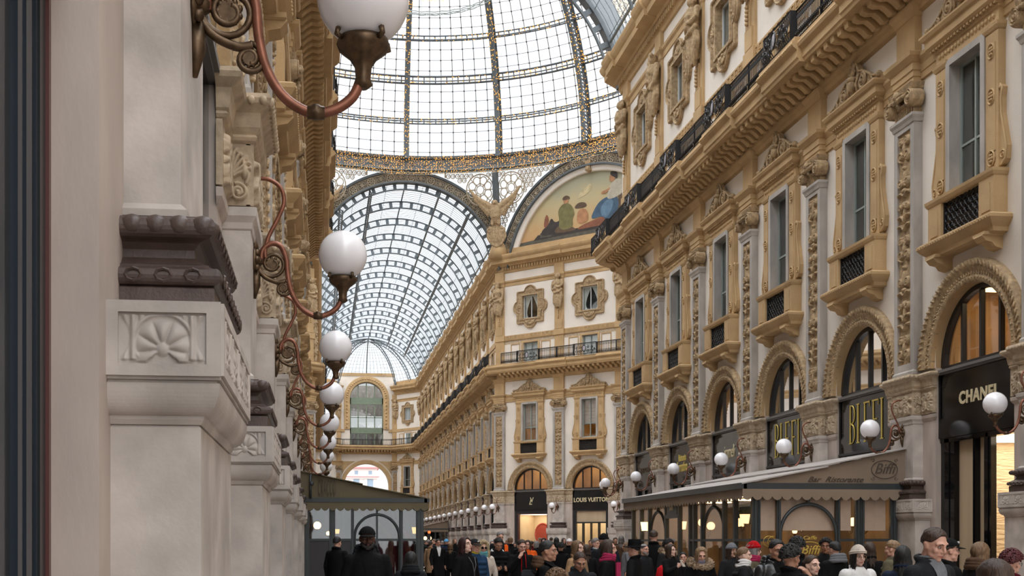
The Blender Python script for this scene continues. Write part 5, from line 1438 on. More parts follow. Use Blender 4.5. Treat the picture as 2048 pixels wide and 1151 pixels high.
def serif_letters(word, size_h, w, gap, mname, th=.035):
    "tall narrow serif capitals built from strokes"
    mb = MB(); x = 0; h = size_h
    def bar(x0, x1, z0, z1): mb.B(x0, x1, 0, .012, z0, z1)
    for ch in word:
        if ch == 'I': bar(x-th*.6, x+th*.6, 0, h); bar(x-th*1.5, x+th*1.5, 0, th*.5); bar(x-th*1.5, x+th*1.5, h-th*.5, h); x += gap*.75; continue
        bar(x, x+th, 0, h); bar(x-th*.7, x+th*1.6, 0, th*.5)
        if ch == 'F': bar(x-th*.7, x+w, h-th*.7, h); bar(x+w-th*.4, x+w, h-th*2.6, h); bar(x, x+w*.75, h*.5, h*.5+th*.6)
        if ch == 'B':
            for (a, b) in ((h*.5, h), (0, h*.52)):
                n = 12; pts = []
                for k in range(n+1):
                    t = -PI/2+PI*k/n; pts.append((x+th*.6+(w-th)*.5*(1 if False else 1)*0+ (w-th)*max(0, cos(t))**.55, (a+b)/2+(b-a-th*.6)/2*sin(t)))
                for p, q in zip(pts[:-1], pts[1:]):
                    mb.tube([(p[0], -.006, p[1]), (q[0], -.006, q[1])], th*.33, 4)
                bar(x, x+th*1.2, b-th*.6, b); bar(x, x+th*1.2, a, a+th*.6)
        x += gap
    xs = [v[0] for v in mb.v]; m_ = (min(xs)+max(xs))/2; mb.v = [(v[0]-m_, v[1], v[2]) for v in mb.v]
    return mb.mesh('lettering', [mname])
BIF = serif_letters('BIFFI', 1.0, .30, .47, 'gold', .055)
for k in (4, 3):
    r, sg = find_sign('near right facade, %s from octagon' % ORD[k]); put_text(sg, BIF, .08, .06, H(2.47))
r, sg = find_sign('near right facade, sixth from octagon'); put_text(sg, text_mesh('CHANEL', .36, 'gold_pale', 1.0, weight=.012, space=1.12), .12, .07, H(3.02))
r, sg = find_sign('near right facade, third from octagon'); put_text(sg, text_mesh('immeli', .62, 'gold_pale', .62), .25, .07, H(2.95))
r, sg = find_sign('near right facade, second from octagon')
put_text(sg, text_mesh('Ristorante', .36, 'gold', .62, weight=.01), .1, .07, H(3.12)); put_text(sg, text_mesh('bernatino', .52, 'gold', .62, weight=.012), .1, .07, H(2.78))
r, sg = find_sign('near right facade, first from octagon'); put_text(sg, text_mesh('PASTICCERIA', .30, 'bronze', .75), 0, .07, H(2.95))
r, sg = find_sign('octagon corner facade, middle bay'); put_text(sg, text_mesh('LOUIS VUITTON', .42, 'gold_pale', .93, weight=.012, space=1.04), .08, .07, H(2.92))
r, sg = find_sign('octagon corner facade, left bay')
put_text(sg, text_mesh('L', .60, 'gold_pale', .95, shear=.35, weight=.004), -.06, .07, H(2.86)); put_text(sg, text_mesh('V', .54, 'gold_pale', .95, weight=.004), .08, .08, H(3.0))
# zigzag gold decorations hanging in the restaurant fanlights
zz = MB(); P = [(0, 5.2), (-.10, 4.9), (.05, 4.75), (-.16, 4.5), (.04, 4.3), (-.06, 4.1), (.1, 3.86)]
zz.prism([(p[0]-.11, H(p[1])) for p in P]+[(p[0]+.11, H(p[1])) for p in P[::-1]], -.42, -.40); ZZ = zz.mesh('hanging_decoration', ['gold'])
for k in (2, 3, 4):
    r, sg = find_sign('near right facade, %s from octagon' % ORD[k]); obj('hanging_decoration', ZZ, r, (.30, 0, 0))
cu = MB(); X = np.linspace(-1.45, 1.45, 40); cu.loft([[(x, .5+.035*sin(x*22), z) for x in X] for z in (H(3.75), H(5.3))], 0, True, closed=False); mat('curtain_dim', (.34, .28, .20), .9)
CU = cu.mesh('curtain', ['curtain_dim'])
for k in (0, 1, 3, 4): r, sg = find_sign('near right facade, %s from octagon' % ORD[k]); obj('curtain', CU, r)

# ------------------------------------------------------------------ shopfront interiors
def retire(r, names):
    for c in list(r.children):
        if any(c.name.startswith(n) for n in names): bpy.data.objects.remove(c)
m, nt, out = nodes('gold_wall')
b = nt.nodes.new('ShaderNodeBsdfPrincipled'); b.inputs['Base Color'].default_value = (.74, .60, .42, 1); b.inputs['Roughness'].default_value = .45
g = nt.nodes.new('ShaderNodeNewGeometry'); mp = nt.nodes.new('ShaderNodeMapping'); mp.inputs['Scale'].default_value = (2.5, 2.5, 16); nz = nt.nodes.new('ShaderNodeTexNoise'); nz.inputs['Scale'].default_value = 1.4; bp = nt.nodes.new('ShaderNodeBump'); bp.inputs['Distance'].default_value = .05
nt.links.new(g.outputs['Position'], mp.inputs[0]); nt.links.new(mp.outputs[0], nz.inputs['Vector']); nt.links.new(nz.outputs['Fac'], bp.inputs['Height']); nt.links.new(bp.outputs[0], b.inputs['Normal']); nt.links.new(b.outputs[0], out.inputs[0])
mat('cream_wall', (.78, .62, .40), .7, var=.12, vscale=1.5); mat('beige_panel', (.50, .38, .25), .6, var=.15, vscale=2, stretch=(1, 1, .2)); mat('orange', (.90, .065, .002), .3); mat('wood_mid', (.30, .15, .06), .5, var=.3, vscale=3)
emis('lamp_glow', (1.0, .64, .30), 3.2); emis('shade_glow', (1.0, .60, .22), 1.3); emis('ceil_glow', (1.0, .82, .60), 5.0); emis('pav_glow', (1.0, .70, .38), 7.0)
def shop_room(name, s0, s1, d, wall, glow, lamp_z=2.2, gw=.8):
    mb = MB(); z1 = H(lamp_z); a = .27
    v = [(s0, a, 0), (s1, a, 0), (s1, d, 0), (s0, d, 0), (s0, a, z1), (s1, a, z1), (s1, d, z1), (s0, d, z1)]
    mb.add(v, [(0, 1, 2, 3), (4, 7, 6, 5), (1, 5, 6, 2), (2, 6, 7, 3), (3, 7, 4, 0)], 0)
    mb.box(s0+.2, s1-.2, a+.3, d-.3, z1-.04, z1-.02, 1)
    return mb.mesh(name, [wall, glow])
r, _ = find_sign('near right facade, sixth from octagon'); retire(r, ['shopfront_frame', 'shop_pane', 'shop_interior'])
# in this frame s runs towards the camera: local x = s - c, c = -23.5
mb = MB()
for (y0, y1) in ((25.02, 24.45), (23.70, 23.62), (23.28, 23.02)):
    for j in range(3):
        a = y0+(y1-y0)*j/3; b_ = y0+(y1-y0)*(j+1)/3; mb.B(23.5-a, 23.5-b_, -.30+.03*j, -.12+.02*(j % 2), 0, H(2.22))
mb.B(-1.5, 1.5, -.3, -.1, H(2.14), H(2.24)); obj('shopfront_frame', mb.mesh('shopfront_frame', ['black_gloss']), r)
mb = MB(); mb.B(23.5-24.45, 23.5-23.70, -.26, -.24, 0, H(2.14)); mb.B(23.5-23.62, 23.5-23.28, -.26, -.24, 0, H(2.14)); obj('shop_panel', mb.mesh('shop_panel', ['beige_panel']), r, label='beige shop panel')
obj('shop_interior', shop_room('shop_interior', -1.5, 3.0, 3.2, 'gold_wall', 'ceil_glow'), r)
r, _ = find_sign('octagon corner facade, left bay'); retire(r, ['shopfront_frame', 'shop_pane', 'shop_interior'])
mb = MB()
for (a, b_) in ((-1.5, -1.22), (1.38, 1.5)): mb.B(a, b_, -.28, -.1, 0, H(2.24))
mb.B(-1.22, 1.38, -.28, -.1, H(2.0), H(2.24)); obj('shopfront_frame', mb.mesh('f', ['black_frame']), r)
mb = MB(); mb.B(-1.22, -1.14, -.26, -.08, 0, H(2.0)); mb.B(-1.3, 1.38, -.1, -.04, H(1.96), H(2.02)); obj('red_edge', mb.mesh('f', ['wood_red']), r)
mb = MB(); mb.B(-1.2, 1.38, -.2, -.19, 0, H(1.98)); obj('shop_pane', mb.mesh('f', ['pane']), r)
obj('shop_interior', shop_room('shop_interior', -1.5, 1.5, 2.6, 'cream_wall', 'ceil_glow', 2.0), r)
dd = NE.root('window_display', dc[0]+.50, label='big glossy orange oval display in the shop window of the left corner bay', cat='shop display', u=-.9)
mb = MB(); mb.lathe([(0, .16), (.35, .15), (.52, .11), (.60, .06), (.66, .10), (.72, .06), (.70, 0)], 40, (0, 0, H(.52)), 'y', sy=1.15); mb.lathe([(.25, 0), (.3, .1), (.08, .3), (.06, .9)], 16, (0, .05, 0), 'z')
for k in range(14): a = 2*PI*k/14; mb.ball((.66*cos(a), -.08, H(.52)+.66*1.15*sin(a)), .06, 6)
obj('oval_disc', mb.mesh('oval_disc', ['orange']), dd)
r, _ = find_sign('octagon corner facade, middle bay'); retire(r, ['shopfront_frame', 'shop_pane', 'shop_interior'])
mb = MB()
for (a, b_) in ((-1.5, -1.25), (1.25, 1.5), (-.72, -.60), (-.04, .04), (.60, .72)): mb.B(a, b_, -.28, -.1, 0, H(2.24) if abs(a) > 1 else H(1.3))
mb.B(-1.25, 1.25, -.28, -.1, H(2.14), H(2.24)); mb.B(-1.25, 1.25, -.28, -.1, H(1.26), H(1.36)); obj('shopfront_frame', mb.mesh('f', ['black_frame']), r)
mb = MB(); mb.B(-1.25, 1.25, -.24, -.22, H(1.36), H(2.14)); obj('header_panel', mb.mesh('f', ['beige_panel']), r)
mb = MB(); mb.B(-1.25, 1.25, -.2, -.19, 0, H(1.28)); obj('shop_pane', mb.mesh('f', ['pane']), r)
obj('shop_interior', shop_room('shop_interior', -1.5, 1.5, 2.6, 'cream_wall', 'ceil_glow', 1.9), r)

# ------------------------------------------------------------------ restaurant pavilions with awnings
mat('awn_beige', (.26, .195, .14), .85, var=.12, vscale=1.2); mat('awn_roof', (.44, .40, .375), .8, var=.14, vscale=1.0); mat('awn_olive', (.155, .125, .072), .85, var=.12, vscale=1.2); mat('awn_ink', (.085, .06, .045), .8)
mat('pav_frame', (.035, .042, .045), .4); mat('pav_panel', (.030, .028, .030), .45); mat('blind_cream', (.66, .52, .43), .8, var=.06, vscale=8); mat('velvet', (.09, .006, .012), .9); mat('silver_blue', (.10, .105, .115), .4, var=.4, vscale=1.3); mat('green_leaf', (.03, .055, .02), .8, var=.4, vscale=20)
def scallop(mb, p0, p1, n, z0, z1, m=0):
    p0 = Vector(p0); p1 = Vector(p1); K = n*8; top, bot, b2 = [], [], []
    d = (p1-p0).normalized(); nn = Vector((-d.y, d.x))*.012
    for k in range(K+1):
        q = p0+(p1-p0)*k/K; t = (k % 8)/8; z = z1+.075*(1-abs(sin(PI*k/8)))**.9 if False else z1+.07*(1-(2*abs(t-.5))**2 if False else abs(cos(PI*k/8)))
        top.append((q.x, q.y, z0)); bot.append((q.x, q.y, z1+.085-.085*abs(sin(PI*k/8))**.7)); b2.append((q.x+nn.x, q.y+nn.y, bot[-1][2]))
    mb.loft([top, bot, b2, [(p[0]+nn.x, p[1]+nn.y, p[2]) for p in top]], m, False, closed=False)
def pavilion(xw, xo, y0, y1, fab, roofm, lab, who):
    sg = 1 if xo > xw else -1; aw = obj('awning', None, None, ((xw+xo)/2, (y0+y1)/2, 0), label=lab, cat='awning')
    ox, oy = aw.location.x, aw.location.y
    def loc(v): return [(x-ox, y-oy, z) for (x, y, z) in v]
    za, zb, zc_, zd = H(2.13), H(1.30), H(1.165), H(.915)
    W_ = {}
    mb = MB(); xm = xw+(xo-xw)*.5
    for (xa, xb, h0, h1) in ((xw, xm+.02*sg, za, (za+zb)/2+.02), (xm, xo+.10*sg, (za+zb)/2-.02, zb)):
        v = [(xa, y0-.08, h0), (xa, y1+.08, h0), (xb, y1+.08, h1), (xb, y0-.08, h1)]; v += [(x, y, z-.03) for (x, y, z) in v]
        mb.add(loc(v), [(0, 1, 2, 3), (7, 6, 5, 4), (0, 3, 7, 4), (2, 1, 5, 6), (3, 2, 6, 7)], 0)
    obj('roof_fabric', mb.mesh('roof_fabric', [roofm]), aw)
    mb = MB()
    for y in (y0,): mb.add(loc([(xw, y, za-.03), (xo, y, zb-.03), (xo, y, zc_), (xw, y, zc_), (xw, y+.03, za-.03), (xo, y+.03, zb-.03), (xo, y+.03, zc_), (xw, y+.03, zc_)]), [(0, 1, 2, 3), (7, 6, 5, 4), (0, 4, 5, 1), (1, 5, 6, 2)], 0)
    gb = obj('gable_fabric', mb.mesh('gable_fabric', [fab]), aw); obj('gable_fabric', gb.data, aw, (0, y1-y0-.03, 0))
    mb = MB()
    for (a, b_, c, d) in ((min(xw, xo)-.05, max(xw, xo)+.05, y0-.06, y0+.04), (min(xw, xo)-.05, max(xw, xo)+.05, y1-.04, y1+.06), (min(xo, xo+.1*sg)-.04, max(xo, xo+.1*sg)+.02, y0-.06, y1+.06)):
        mb.box(a-ox, b_-ox, c-oy, d-oy, zc_, zb+.0)
    obj('edge_beam', mb.mesh('edge_beam', ['pav_frame']), aw)
    mb = MB(); n0 = 17; n1 = int((y1-y0)/.235)
    scallop(mb, (xw-ox, y0-.05-oy), (xo+.08*sg-ox, y0-.05-oy), n0, zc_, zd); scallop(mb, (xo+.08*sg-ox, y0-.05-oy), (xo+.08*sg-ox, y1+.05-oy), n1, zc_, zd); scallop(mb, (xw-ox, y1+.05-oy), (xo+.08*sg-ox, y1+.05-oy), n0, zc_, zd)
    obj('valance', mb.mesh('valance', [fab]), aw)
    return aw, gb, ox, oy
def pav_frame_south(pv, xs, y, arch, ox, oy, zt=H(1.15), tr=H(.02), wide=()):
    mb = MB()
    for i, x in enumerate(xs):
        w = .075 if i in wide else .045
        if arch and abs(x-arch[0]) < .1: mb.box(x-.035-ox, x+.035-ox, y-.05-oy, y+.05-oy, H(arch[2]), zt)
        else: mb.box(x-w-ox, x+w-ox, y-.06-oy, y+.06-oy, 0, zt); mb.box(x-w*.4-ox, x+w*.4-ox, y-.09-oy, y+.09-oy, 0, zt)
    return mb
def framework(ox, oy): return None
def add_arch(mb, c0, r, zspring, ztop, axis, fixed, ox, oy, zlow):
    n = 28; pts = []
    for k in range(n+1):
        a = PI*k/n; q = c0+r*cos(a); z = zspring+(ztop-zspring)*sin(a)
        pts.append((q-ox, fixed-oy, z) if axis == 'x' else (fixed-ox, q-oy, z))
    e0 = (pts[0][0], pts[0][1], zlow); e1 = (pts[-1][0], pts[-1][1], zlow)
    mb.tube([e0]+pts+[e1], .042, 6)

# ---- right pavilion
aw, gb, ox, oy = pavilion(13.28, 9.45, 25.95, 36.4, 'awn_beige', 'awn_roof', 'beige restaurant awning with scalloped valance on the right side', 'r')
def gtext(par, s, size, x, y, z, mname, **k): return obj('lettering', text_mesh(s, size, mname, **k), par, (x-ox, y-oy, z))
gtext(gb, 'Bar  Ristorante', .17, 11.55, 25.94, H(1.385), 'awn_ink', shear=.5, sx=1.25)
gtext(gb, 'Biffi', .34, 12.72, 25.94, H(1.63), 'awn_ink', shear=.35, sx=.95)
mb = MB(); mb.tube([(12.72-ox+.31*cos(t), 25.93-oy, H(1.62)+.205*sin(t)) for t in np.linspace(0, 2*PI, 33)[:-1]], .009, 4, closed=True)
for s1 in (-1, 1):
    for s2 in (-1, 1): mb.tube([(12.72-ox+s1*(.25+p[0]), 25.93-oy, H(1.62)+s2*(.17+p[1])) for p in spiral(.02, .03, .05, .01, 1, 0, 10)], .006, 3)
obj('emblem_ring', mb.mesh('emblem_ring', ['awn_ink']), gb)
X0, X1, Y0, Y1 = 9.60, 13.0, 26.05, 36.2
pv = obj('restaurant_pavilion', None, None, (11.3, 31.1, 0), label='glazed restaurant pavilion with arched grey frames on the right side', cat='pavilion'); ox, oy = 11.3, 31.1
mb = MB(); zt = H(1.16)
for (x, w) in ((9.70, .06), (9.80, .03), (10.26, .045), (11.66, .045), (12.12, .05), (12.23, .05), (12.98, .07)): mb.box(x-w-ox, x+w-ox, Y0-.05-oy, Y0+.05-oy, 0, zt); mb.box(x-w*.35-ox, x+w*.35-ox, Y0-.08-oy, Y0-.05-oy, 0, zt)
mb.box(10.96-.03-ox, 10.96+.03-ox, Y0-.04-oy, Y0+.04-oy, H(.83), zt)
add_arch(mb, 10.96, .66, H(.15), H(.83), 'x', Y0-.02, ox, oy, 0)
mb.box(X0-ox, 10.26-ox, Y0-.04-oy, Y0+.04-oy, H(-.01), H(.05)); mb.box(11.66-ox, X1-ox, Y0-.04-oy, Y0+.04-oy, H(-.01), H(.05)); mb.box(X0-ox, X1-ox, Y0-.04-oy, Y0+.04-oy, 0, H(-.9))
for y in (27.0, 27.75, 29.4, 30.05, 30.4, 31.35, 32.6, 34.3, 35.2, 36.15): mb.box(X0-.05-ox, X0+.05-ox, y-.05-oy, y+.05-oy, 0, zt)
for y in (28.55, 33.45): mb.box(X0-.04-ox, X0+.04-ox, y-.03-oy, y+.03-oy, H(.83), zt)
add_arch(mb, 28.55, .80, H(.1), H(.83), 'y', X0, ox, oy, 0); add_arch(mb, 33.45, .80, H(.1), H(.83), 'y', X0, ox, oy, 0)
for (a, b_) in ((Y0, 30.4), (32.6, Y1)): mb.box(X0-.04-ox, X0+.04-ox, a-oy, b_-oy, H(-.01), H(.05)); mb.box(X0-.04-ox, X0+.04-ox, a-oy, b_-oy, 0, H(-.9))
mb.box(X0-.05-ox, X0+.05-ox, 31.35-oy, 32.6-oy, H(.62), H(.72)); mb.box(X0-.04-ox, X0-.02-ox, 31.5-oy, 32.45-oy, H(.72), H(1.08))
fr_ = obj('frame', mb.mesh('pavilion_frame', ['pav_frame']), pv)
t = text_mesh('BIFFI', .22, 'gold_pale', .8); obj('lettering', t, fr_, (X0-.06-ox, 31.97-oy, H(.9)), -PI/2)
mb = MB(); mb.box(X0-ox, X1-ox, Y0-oy, Y0+.008-oy, H(-.9), zt); mb.box(X0-ox, X0+.008-ox, Y0-oy, Y1-oy, H(-.9), zt); obj('glazing', mb.mesh('glazing', ['pane_clear']), pv)
mb = MB(); mb.box(X0-ox, X1-ox, Y0-oy, Y1-oy, .02, .05); mb.box(X0-ox, X1-ox, Y0-oy, Y1-oy, H(1.18), H(1.22)); mb.box(X0-ox, X1-ox, Y1-.05-oy, Y1-oy, 0, H(1.2)); mb.box(X1-ox, X1+.05-ox, Y0-oy, Y1-oy, 0, H(1.2)); mb.box(X0+.4-ox, X1-ox, 29.3-oy, 29.35-oy, 0, H(-.1)); mb.box(11.8-ox, X1-ox, 28.9-oy, 29.0-oy, 0, H(1.2))
for y in (27.2, 30.0, 32.6, 35.0): mb.box(10.4-ox, 12.2-ox, y-.35-oy, y+.35-oy, H(1.14), H(1.17), 1)  # unseen glowing ceiling panels, added to warm and brighten the pavilion interior
mat('pav_wall', (.26, .175, .10), .75, var=.35, vscale=1.6)
obj('interior', mb.mesh('interior', ['pav_wall', 'pav_glow']), pv)
mb = MB()
for (a, b_) in ((9.86, 10.22), (10.30, 11.62), (11.70, 12.02), (12.27, 12.85)): mb.box(a-ox, b_-ox, Y0+.10-oy, Y0+.11-oy, H(.235), H(1.12))
obj('roller_blind', mb.mesh('roller_blind', ['blind_cream']), pv)
mb = MB(); mb.tube([(10.99-ox+.33*cos(t), Y0-.02-oy, H(-.22)+.20*sin(t)) for t in np.linspace(0, 2*PI, 33)[:-1]], .012, 4, closed=True); obj('emblem_ring', mb.mesh('emblem_ring', ['gold']), pv)
obj('lettering', text_mesh('Biffi', .29, 'gold', shear=.35), pv, (10.99-ox, Y0-.03-oy, H(-.21))); obj('lettering', text_mesh('Caffe', .12, 'gold', shear=.4, sx=1.3), pv, (10.98-ox, Y0-.03-oy, H(.07)))
mb = MB()
for i in range(3): mb.tube([(10.0-ox+p[0], Y0-.08-oy, H(-.03)+p[1]) for p in spiral(i*.1, 0, .17-.03*i, .04, 1.2, i*1.3, 20)], .006, 4)
obj('wire_flourish', mb.mesh('wire_flourish', ['gold']), pv)
mb = MB(); mb.tube([(X0+.9-ox, y-oy, H(.75)) for y in (27.6, 28.4, 29.2)], [.10, .16, .06], 7)
for k in range(60): mb.ball((X0+.9-ox+rb.uniform(-.2, .2), rb.uniform(27.6, 29.0)-oy, H(.72)+rb.uniform(-.25, .15)), .07, 5)
obj('hanging_garland', mb.mesh('hanging_garland', ['green_leaf']), None, (ox, oy, 0), label='green garland hanging inside the right pavilion', cat='garland')
def glow_lamp(x, y, h, r, lab, kind='globe', col='lamp_glow'):
    q = obj('glowing_lamp', None, None, (x, y, H(h)), label=lab, cat='lamp', group='glowing restaurant lamps')
    mb = MB()
    if kind == 'globe': mb.ball((0, 0, 0), r, 16)
    else: mb.lathe([(r*.8, -r), (r*1.1, r)], 16, (0, 0, 0), 'z')
    obj('lamp_shade', mb.mesh('lamp_shade', [col]), q)
    mb = MB(); mb.tube([(0, .02, -r), (0, .05, -r-.12), (0, .18, -r-.18), (0, .26, -r-.05)], .012, 5); mb.lathe([(.02, -r-.03), (.05, -r+.01)], 8, (0, 0, 0), 'z'); obj('arm', mb.mesh('arm', ['bronze']), q)
for (px, py, D, r, lab, kd) in ((1610, 1040, 28.2, .10, 'tall glowing lamp behind the blind under the pavilion arch', 'shade'), (1707, 1043, 28.0, .105, 'glowing globe lamp behind the blind right of the arch', 'globe'), (1738, 1043, 28.1, .085, 'glowing globe lamp beside the double post of the pavilion', 'globe'),
        (1490, 1037, 28.6, .11, 'upper bright lamp just left of the pavilion corner post', 'shade'), (1482, 1044, 29.6, .10, 'lower bright lamp just left of the pavilion corner post', 'shade'), (1405, 1044, 31.8, .11, 'glowing globe left of the second side arch', 'globe'), (1422, 1051, 32.4, .11, 'glowing globe low inside the second side arch', 'globe'),
        (1291, 1052, 36.0, .13, 'square glowing shade in the far side window', 'shade'), (1365, 1050, 33.6, .11, 'glowing ceiling lamp in the pavilion doorway', 'shade'), (1590, 1062, 29.2, .06, 'small cluster lamp below the blind', 'globe')):
    x, y = unproj(px, D); glow_lamp(x, y, (1081-py)*D/2416.5, r, lab, kd)
# ---- left pavilion
aw, gb, ox, oy = pavilion(-.66, 3.18, 36.4, 46.6, 'awn_olive', 'awn_olive', 'olive brown restaurant awning with scalloped valance on the left side', 'l')
t = text_mesh('CRACCO', .70, 'awn_ink', .155, space=1.3, weight=-.004); obj('lettering', t, gb, (.20-ox, 36.38-oy, H(1.585)))
mb = MB(); mb.tube([(-.29-ox, 36.30-oy, H(1.28)), (-.29-ox, 36.30-oy, H(2.0))], .035, 8); mb.ball((-.25-ox, 36.28-oy, H(1.72)), .07, 8); obj('drain_pipe', mb.mesh('drain_pipe', ['pav_frame']), aw)
X0, X1, Y0, Y1 = -.45, 3.08, 36.5, 46.4; ox, oy = 1.3, 41.4
pv = obj('restaurant_pavilion', None, None, (ox, oy, 0), label='glazed restaurant pavilion with dark panels on the left side', cat='pavilion')
mb = MB(); zt = H(1.16)
for (x, w) in ((-.42, .09), (.36, .09), (.97, .045), (2.44, .055), (2.95, .05), (3.06, .06)): mb.box(x-w-ox, x+w-ox, Y0-.06-oy, Y0+.05-oy, 0, zt); mb.box(x-w*.35-ox, x+w*.35-ox, Y0-.09-oy, Y0-.06-oy, 0, zt)
mb.box(1.71-.03-ox, 1.71+.03-ox, Y0-.04-oy, Y0+.04-oy, 0, zt); add_arch(mb, 1.71, .68, H(.1), H(.80), 'x', Y0-.03, ox, oy, 0)
mb.box(X0-ox, X1-ox, Y0-.05-oy, Y0+.04-oy, H(.0), H(.07)); mb.box(X0-ox, X1-ox, Y0-.04-oy, Y0+.04-oy, 0, .3)
for k in range(11): y = Y0+k*(Y1-Y0)/10; mb.box(X1-.05-ox, X1+.05-ox, y-.05-oy, y+.05-oy, 0, zt)
mb.box(X1-.04-ox, X1+.04-ox, Y0-oy, Y1-oy, H(.0), H(.07)); obj('frame', mb.mesh('pavilion_frame', ['pav_frame']), pv)
mb = MB(); mb.box(-.40-ox, .30-ox, Y0-.02-oy, Y0+.02-oy, 0, H(.0)); mb.box(.40-ox, .95-ox, Y0-.02-oy, Y0+.02-oy, 0, H(.0))
for x in (-.05, .6, .7, .8): mb.box(x-.008-ox, x+.008-ox, Y0-.03-oy, Y0-oy, .3, H(0))
obj('lower_panel', mb.mesh('lower_panel', ['pav_panel']), pv)
mb = MB(); mb.box(X0-ox, X1-ox, Y0-oy, Y0+.008-oy, 0, zt); mb.box(X1-.008-ox, X1-ox, Y0-oy, Y1-oy, .3, zt); obj('glazing', mb.mesh('glazing', ['pane']), pv)
mb = MB(); mb.box(X0-ox, X1-ox, Y0-oy, Y1-oy, .02, .05); mb.box(X0-ox, X1-ox, Y0+.1-oy, Y1-oy, H(1.18), H(1.22)); mb.box(X0-ox, X1-ox, Y1-.05-oy, Y1-oy, 0, H(1.2)); obj('interior', mb.mesh('interior', ['wood_mid']), pv)
mb = MB(); X = np.linspace(1.3, 2.9, 30)
mb.loft([[(x-ox, Y0+.9+.05*sin(x*25)-oy, z) for x in X] for z in (.1, H(.05))], 0, True, closed=False); mb.loft([[(x-.9*t-ox, Y0+.8+.05*sin(x*20)-oy, H(.05)+1.0*t) for x in np.linspace(1.9, 2.9, 20)] for t in (0, .5, 1)], 0, True, closed=False)
obj('velvet_curtain', mb.mesh('velvet_curtain', ['velvet']), pv, label='dark red curtain')
mb = MB(); mb.loft([[(x-ox, Y0+2.2+.06*sin(x*14)-oy, z) for x in np.linspace(.5, 3.0, 40)] for z in (H(.05), H(1.1))], 0, True, closed=False); obj('pale_drape', mb.mesh('pale_drape', ['silver_blue']), pv, label='pale silvery drape')
for (px, py, D, r, lab, kd) in ((635, 1050, 37.2, .12, 'glowing globe lamp in the left window of the olive pavilion', 'globe'), (657, 1066, 38.5, .07, 'small glowing lamp behind the post of the olive pavilion', 'globe'), (675, 1062, 38.0, .07, 'slim glowing lamp right of the double post of the olive pavilion', 'shade'), (831, 1060, 37.5, .10, 'pleated glowing shade at the right end of the olive pavilion', 'shade')):
    x, y = unproj(px, D); glow_lamp(x, y, (1081-py)*D/2416.5, r, lab, kd, 'lamp_glow' if kd == 'globe' else 'shade_glow')
# ---- far awning in the far arm and its lamps
aw, gb, ox, oy = pavilion(13.28, 9.45, 124.5, 134.4, 'awn_beige', 'awn_beige', 'distant brown awning on the right wall of the far arm', 'f')
pv = obj('restaurant_pavilion', None, None, (11.3, 129, 0), label='distant dark glazed pavilion under the far awning', cat='pavilion')
mb = MB()
for k in range(7): x = 9.6+k*.58; mb.box(x-.06-11.3, x+.06-11.3, -4.4, -4.3, 0, H(1.16))
mb.box(-1.7, 1.8, -4.4, -4.3, 0, .9); mb.box(-1.7, 1.8, -4.2, 4.5, H(1.17), H(1.2)); mb.box(-1.7, 1.8, 4.4, 4.5, 0, H(1.2)); obj('frame', mb.mesh('frame', ['pav_frame']), pv)
for (px, py, lab) in ((851, 1075.5, 'left of the two distant glowing globes under the far awning'), (860, 1075.5, 'right of the two distant glowing globes under the far awning')):
    x, y = unproj(px, 123.0); glow_lamp(x, y, (1081-py)*123/2416.5, .19, lab); mb = MB(); mb.tube([(0, 0, -.15), (0, 0, -EYE-(1081-py)*123/2416.5)], .03, 6); obj('post', mb.mesh('post', ['pav_frame']), COL.objects[[c for c in COL.objects.keys() if c.startswith('glowing_lamp')][-1]])
x, y = unproj(859, 118); mb = MB(); mb.ball((0, 0, 0), .14, 10); mb.box(-.12, .12, -.05, .1, -.9, -.1, 1); mb.box(-.04, .04, 0, .08, -4.2, -.9, 1)
obj('red_light', mb.mesh('red_light', ['red_led', 'black_frame']), None, (x, y, H(.85)), label='small red light on a post in front of the far awning', cat='signal light')
# ---- near left shopfront beside the camera
r = WL.root(wname(), 3.10, label='dark metal shop window frame beside the camera at the left edge', kind='structure'); put_ = obj('sign_board', T['sign'], r)
mb = MB(); zt = H(2.24)
for (y0, y1, u0, u1, mm) in ((4.60, 4.565, -.30, -.172, 1), (4.565, 4.48, -.32, -.185, 0), (4.48, 4.46, -.32, -.195, 2), (4.46, 4.38, -.34, -.205, 0), (4.38, 4.30, -.36, -.19, 2), (4.30, 4.22, -.36, -.20, 2), (4.22, 4.16, -.36, -.185, 2), (4.16, 4.05, -.36, -.21, 0), (4.05, 3.96, -.36, -.20, 2), (3.96, 3.88, -.36, -.19, 2)):
    mb.B(y1-3.10, y0-3.10, u0, u1, 0, zt, mm)
mb.B(-1.5, .8, -.36, -.2, 0, .4, 2); obj('frame', mb.mesh('frame', ['black_frame', 'wood_red', 'frame_blue']), r)
mb = MB(); mb.B(-1.5, .85, -.34, -.33, .4, zt); obj('pane', mb.mesh('pane', ['pane_dark']), r)
obj('interior', T['room_shop_dark'], r, (0, .1, 0))
# ------------------------------------------------------------------ people
for nm, c in (('skin_light', S(206, 158, 138)), ('skin_pale', S(220, 180, 162)), ('skin_tan', S(172, 126, 102)), ('skin_dark', S(84, 52, 40)), ('skin_brown', S(150, 102, 76))):
    mat(nm, c, .5, var=.08, vscale=30)
for nm, c in (('lips', S(178, 108, 98)), ('lips_dark', S(74, 40, 36))): mat(nm, c, .4)
mat('eye_white', (.40, .37, .35), .3); mat('iris', (.02, .012, .008), .15)
for nm, c in (('hair_black', (.008, .007, .007)), ('hair_brown', (.045, .022, .012)), ('hair_auburn', (.040, .010, .008)), ('hair_light', (.17, .095, .045)), ('hair_blond', (.50, .38, .22)), ('hair_grey', (.22, .20, .19)), ('hair_red', (.085, .008, .012)), ('hair_dkblond', (.26, .16, .08))):
    mat(nm, c, .6, var=.5, vscale=60, bump=.004, bscale=120, stretch=(1, 1, .12))
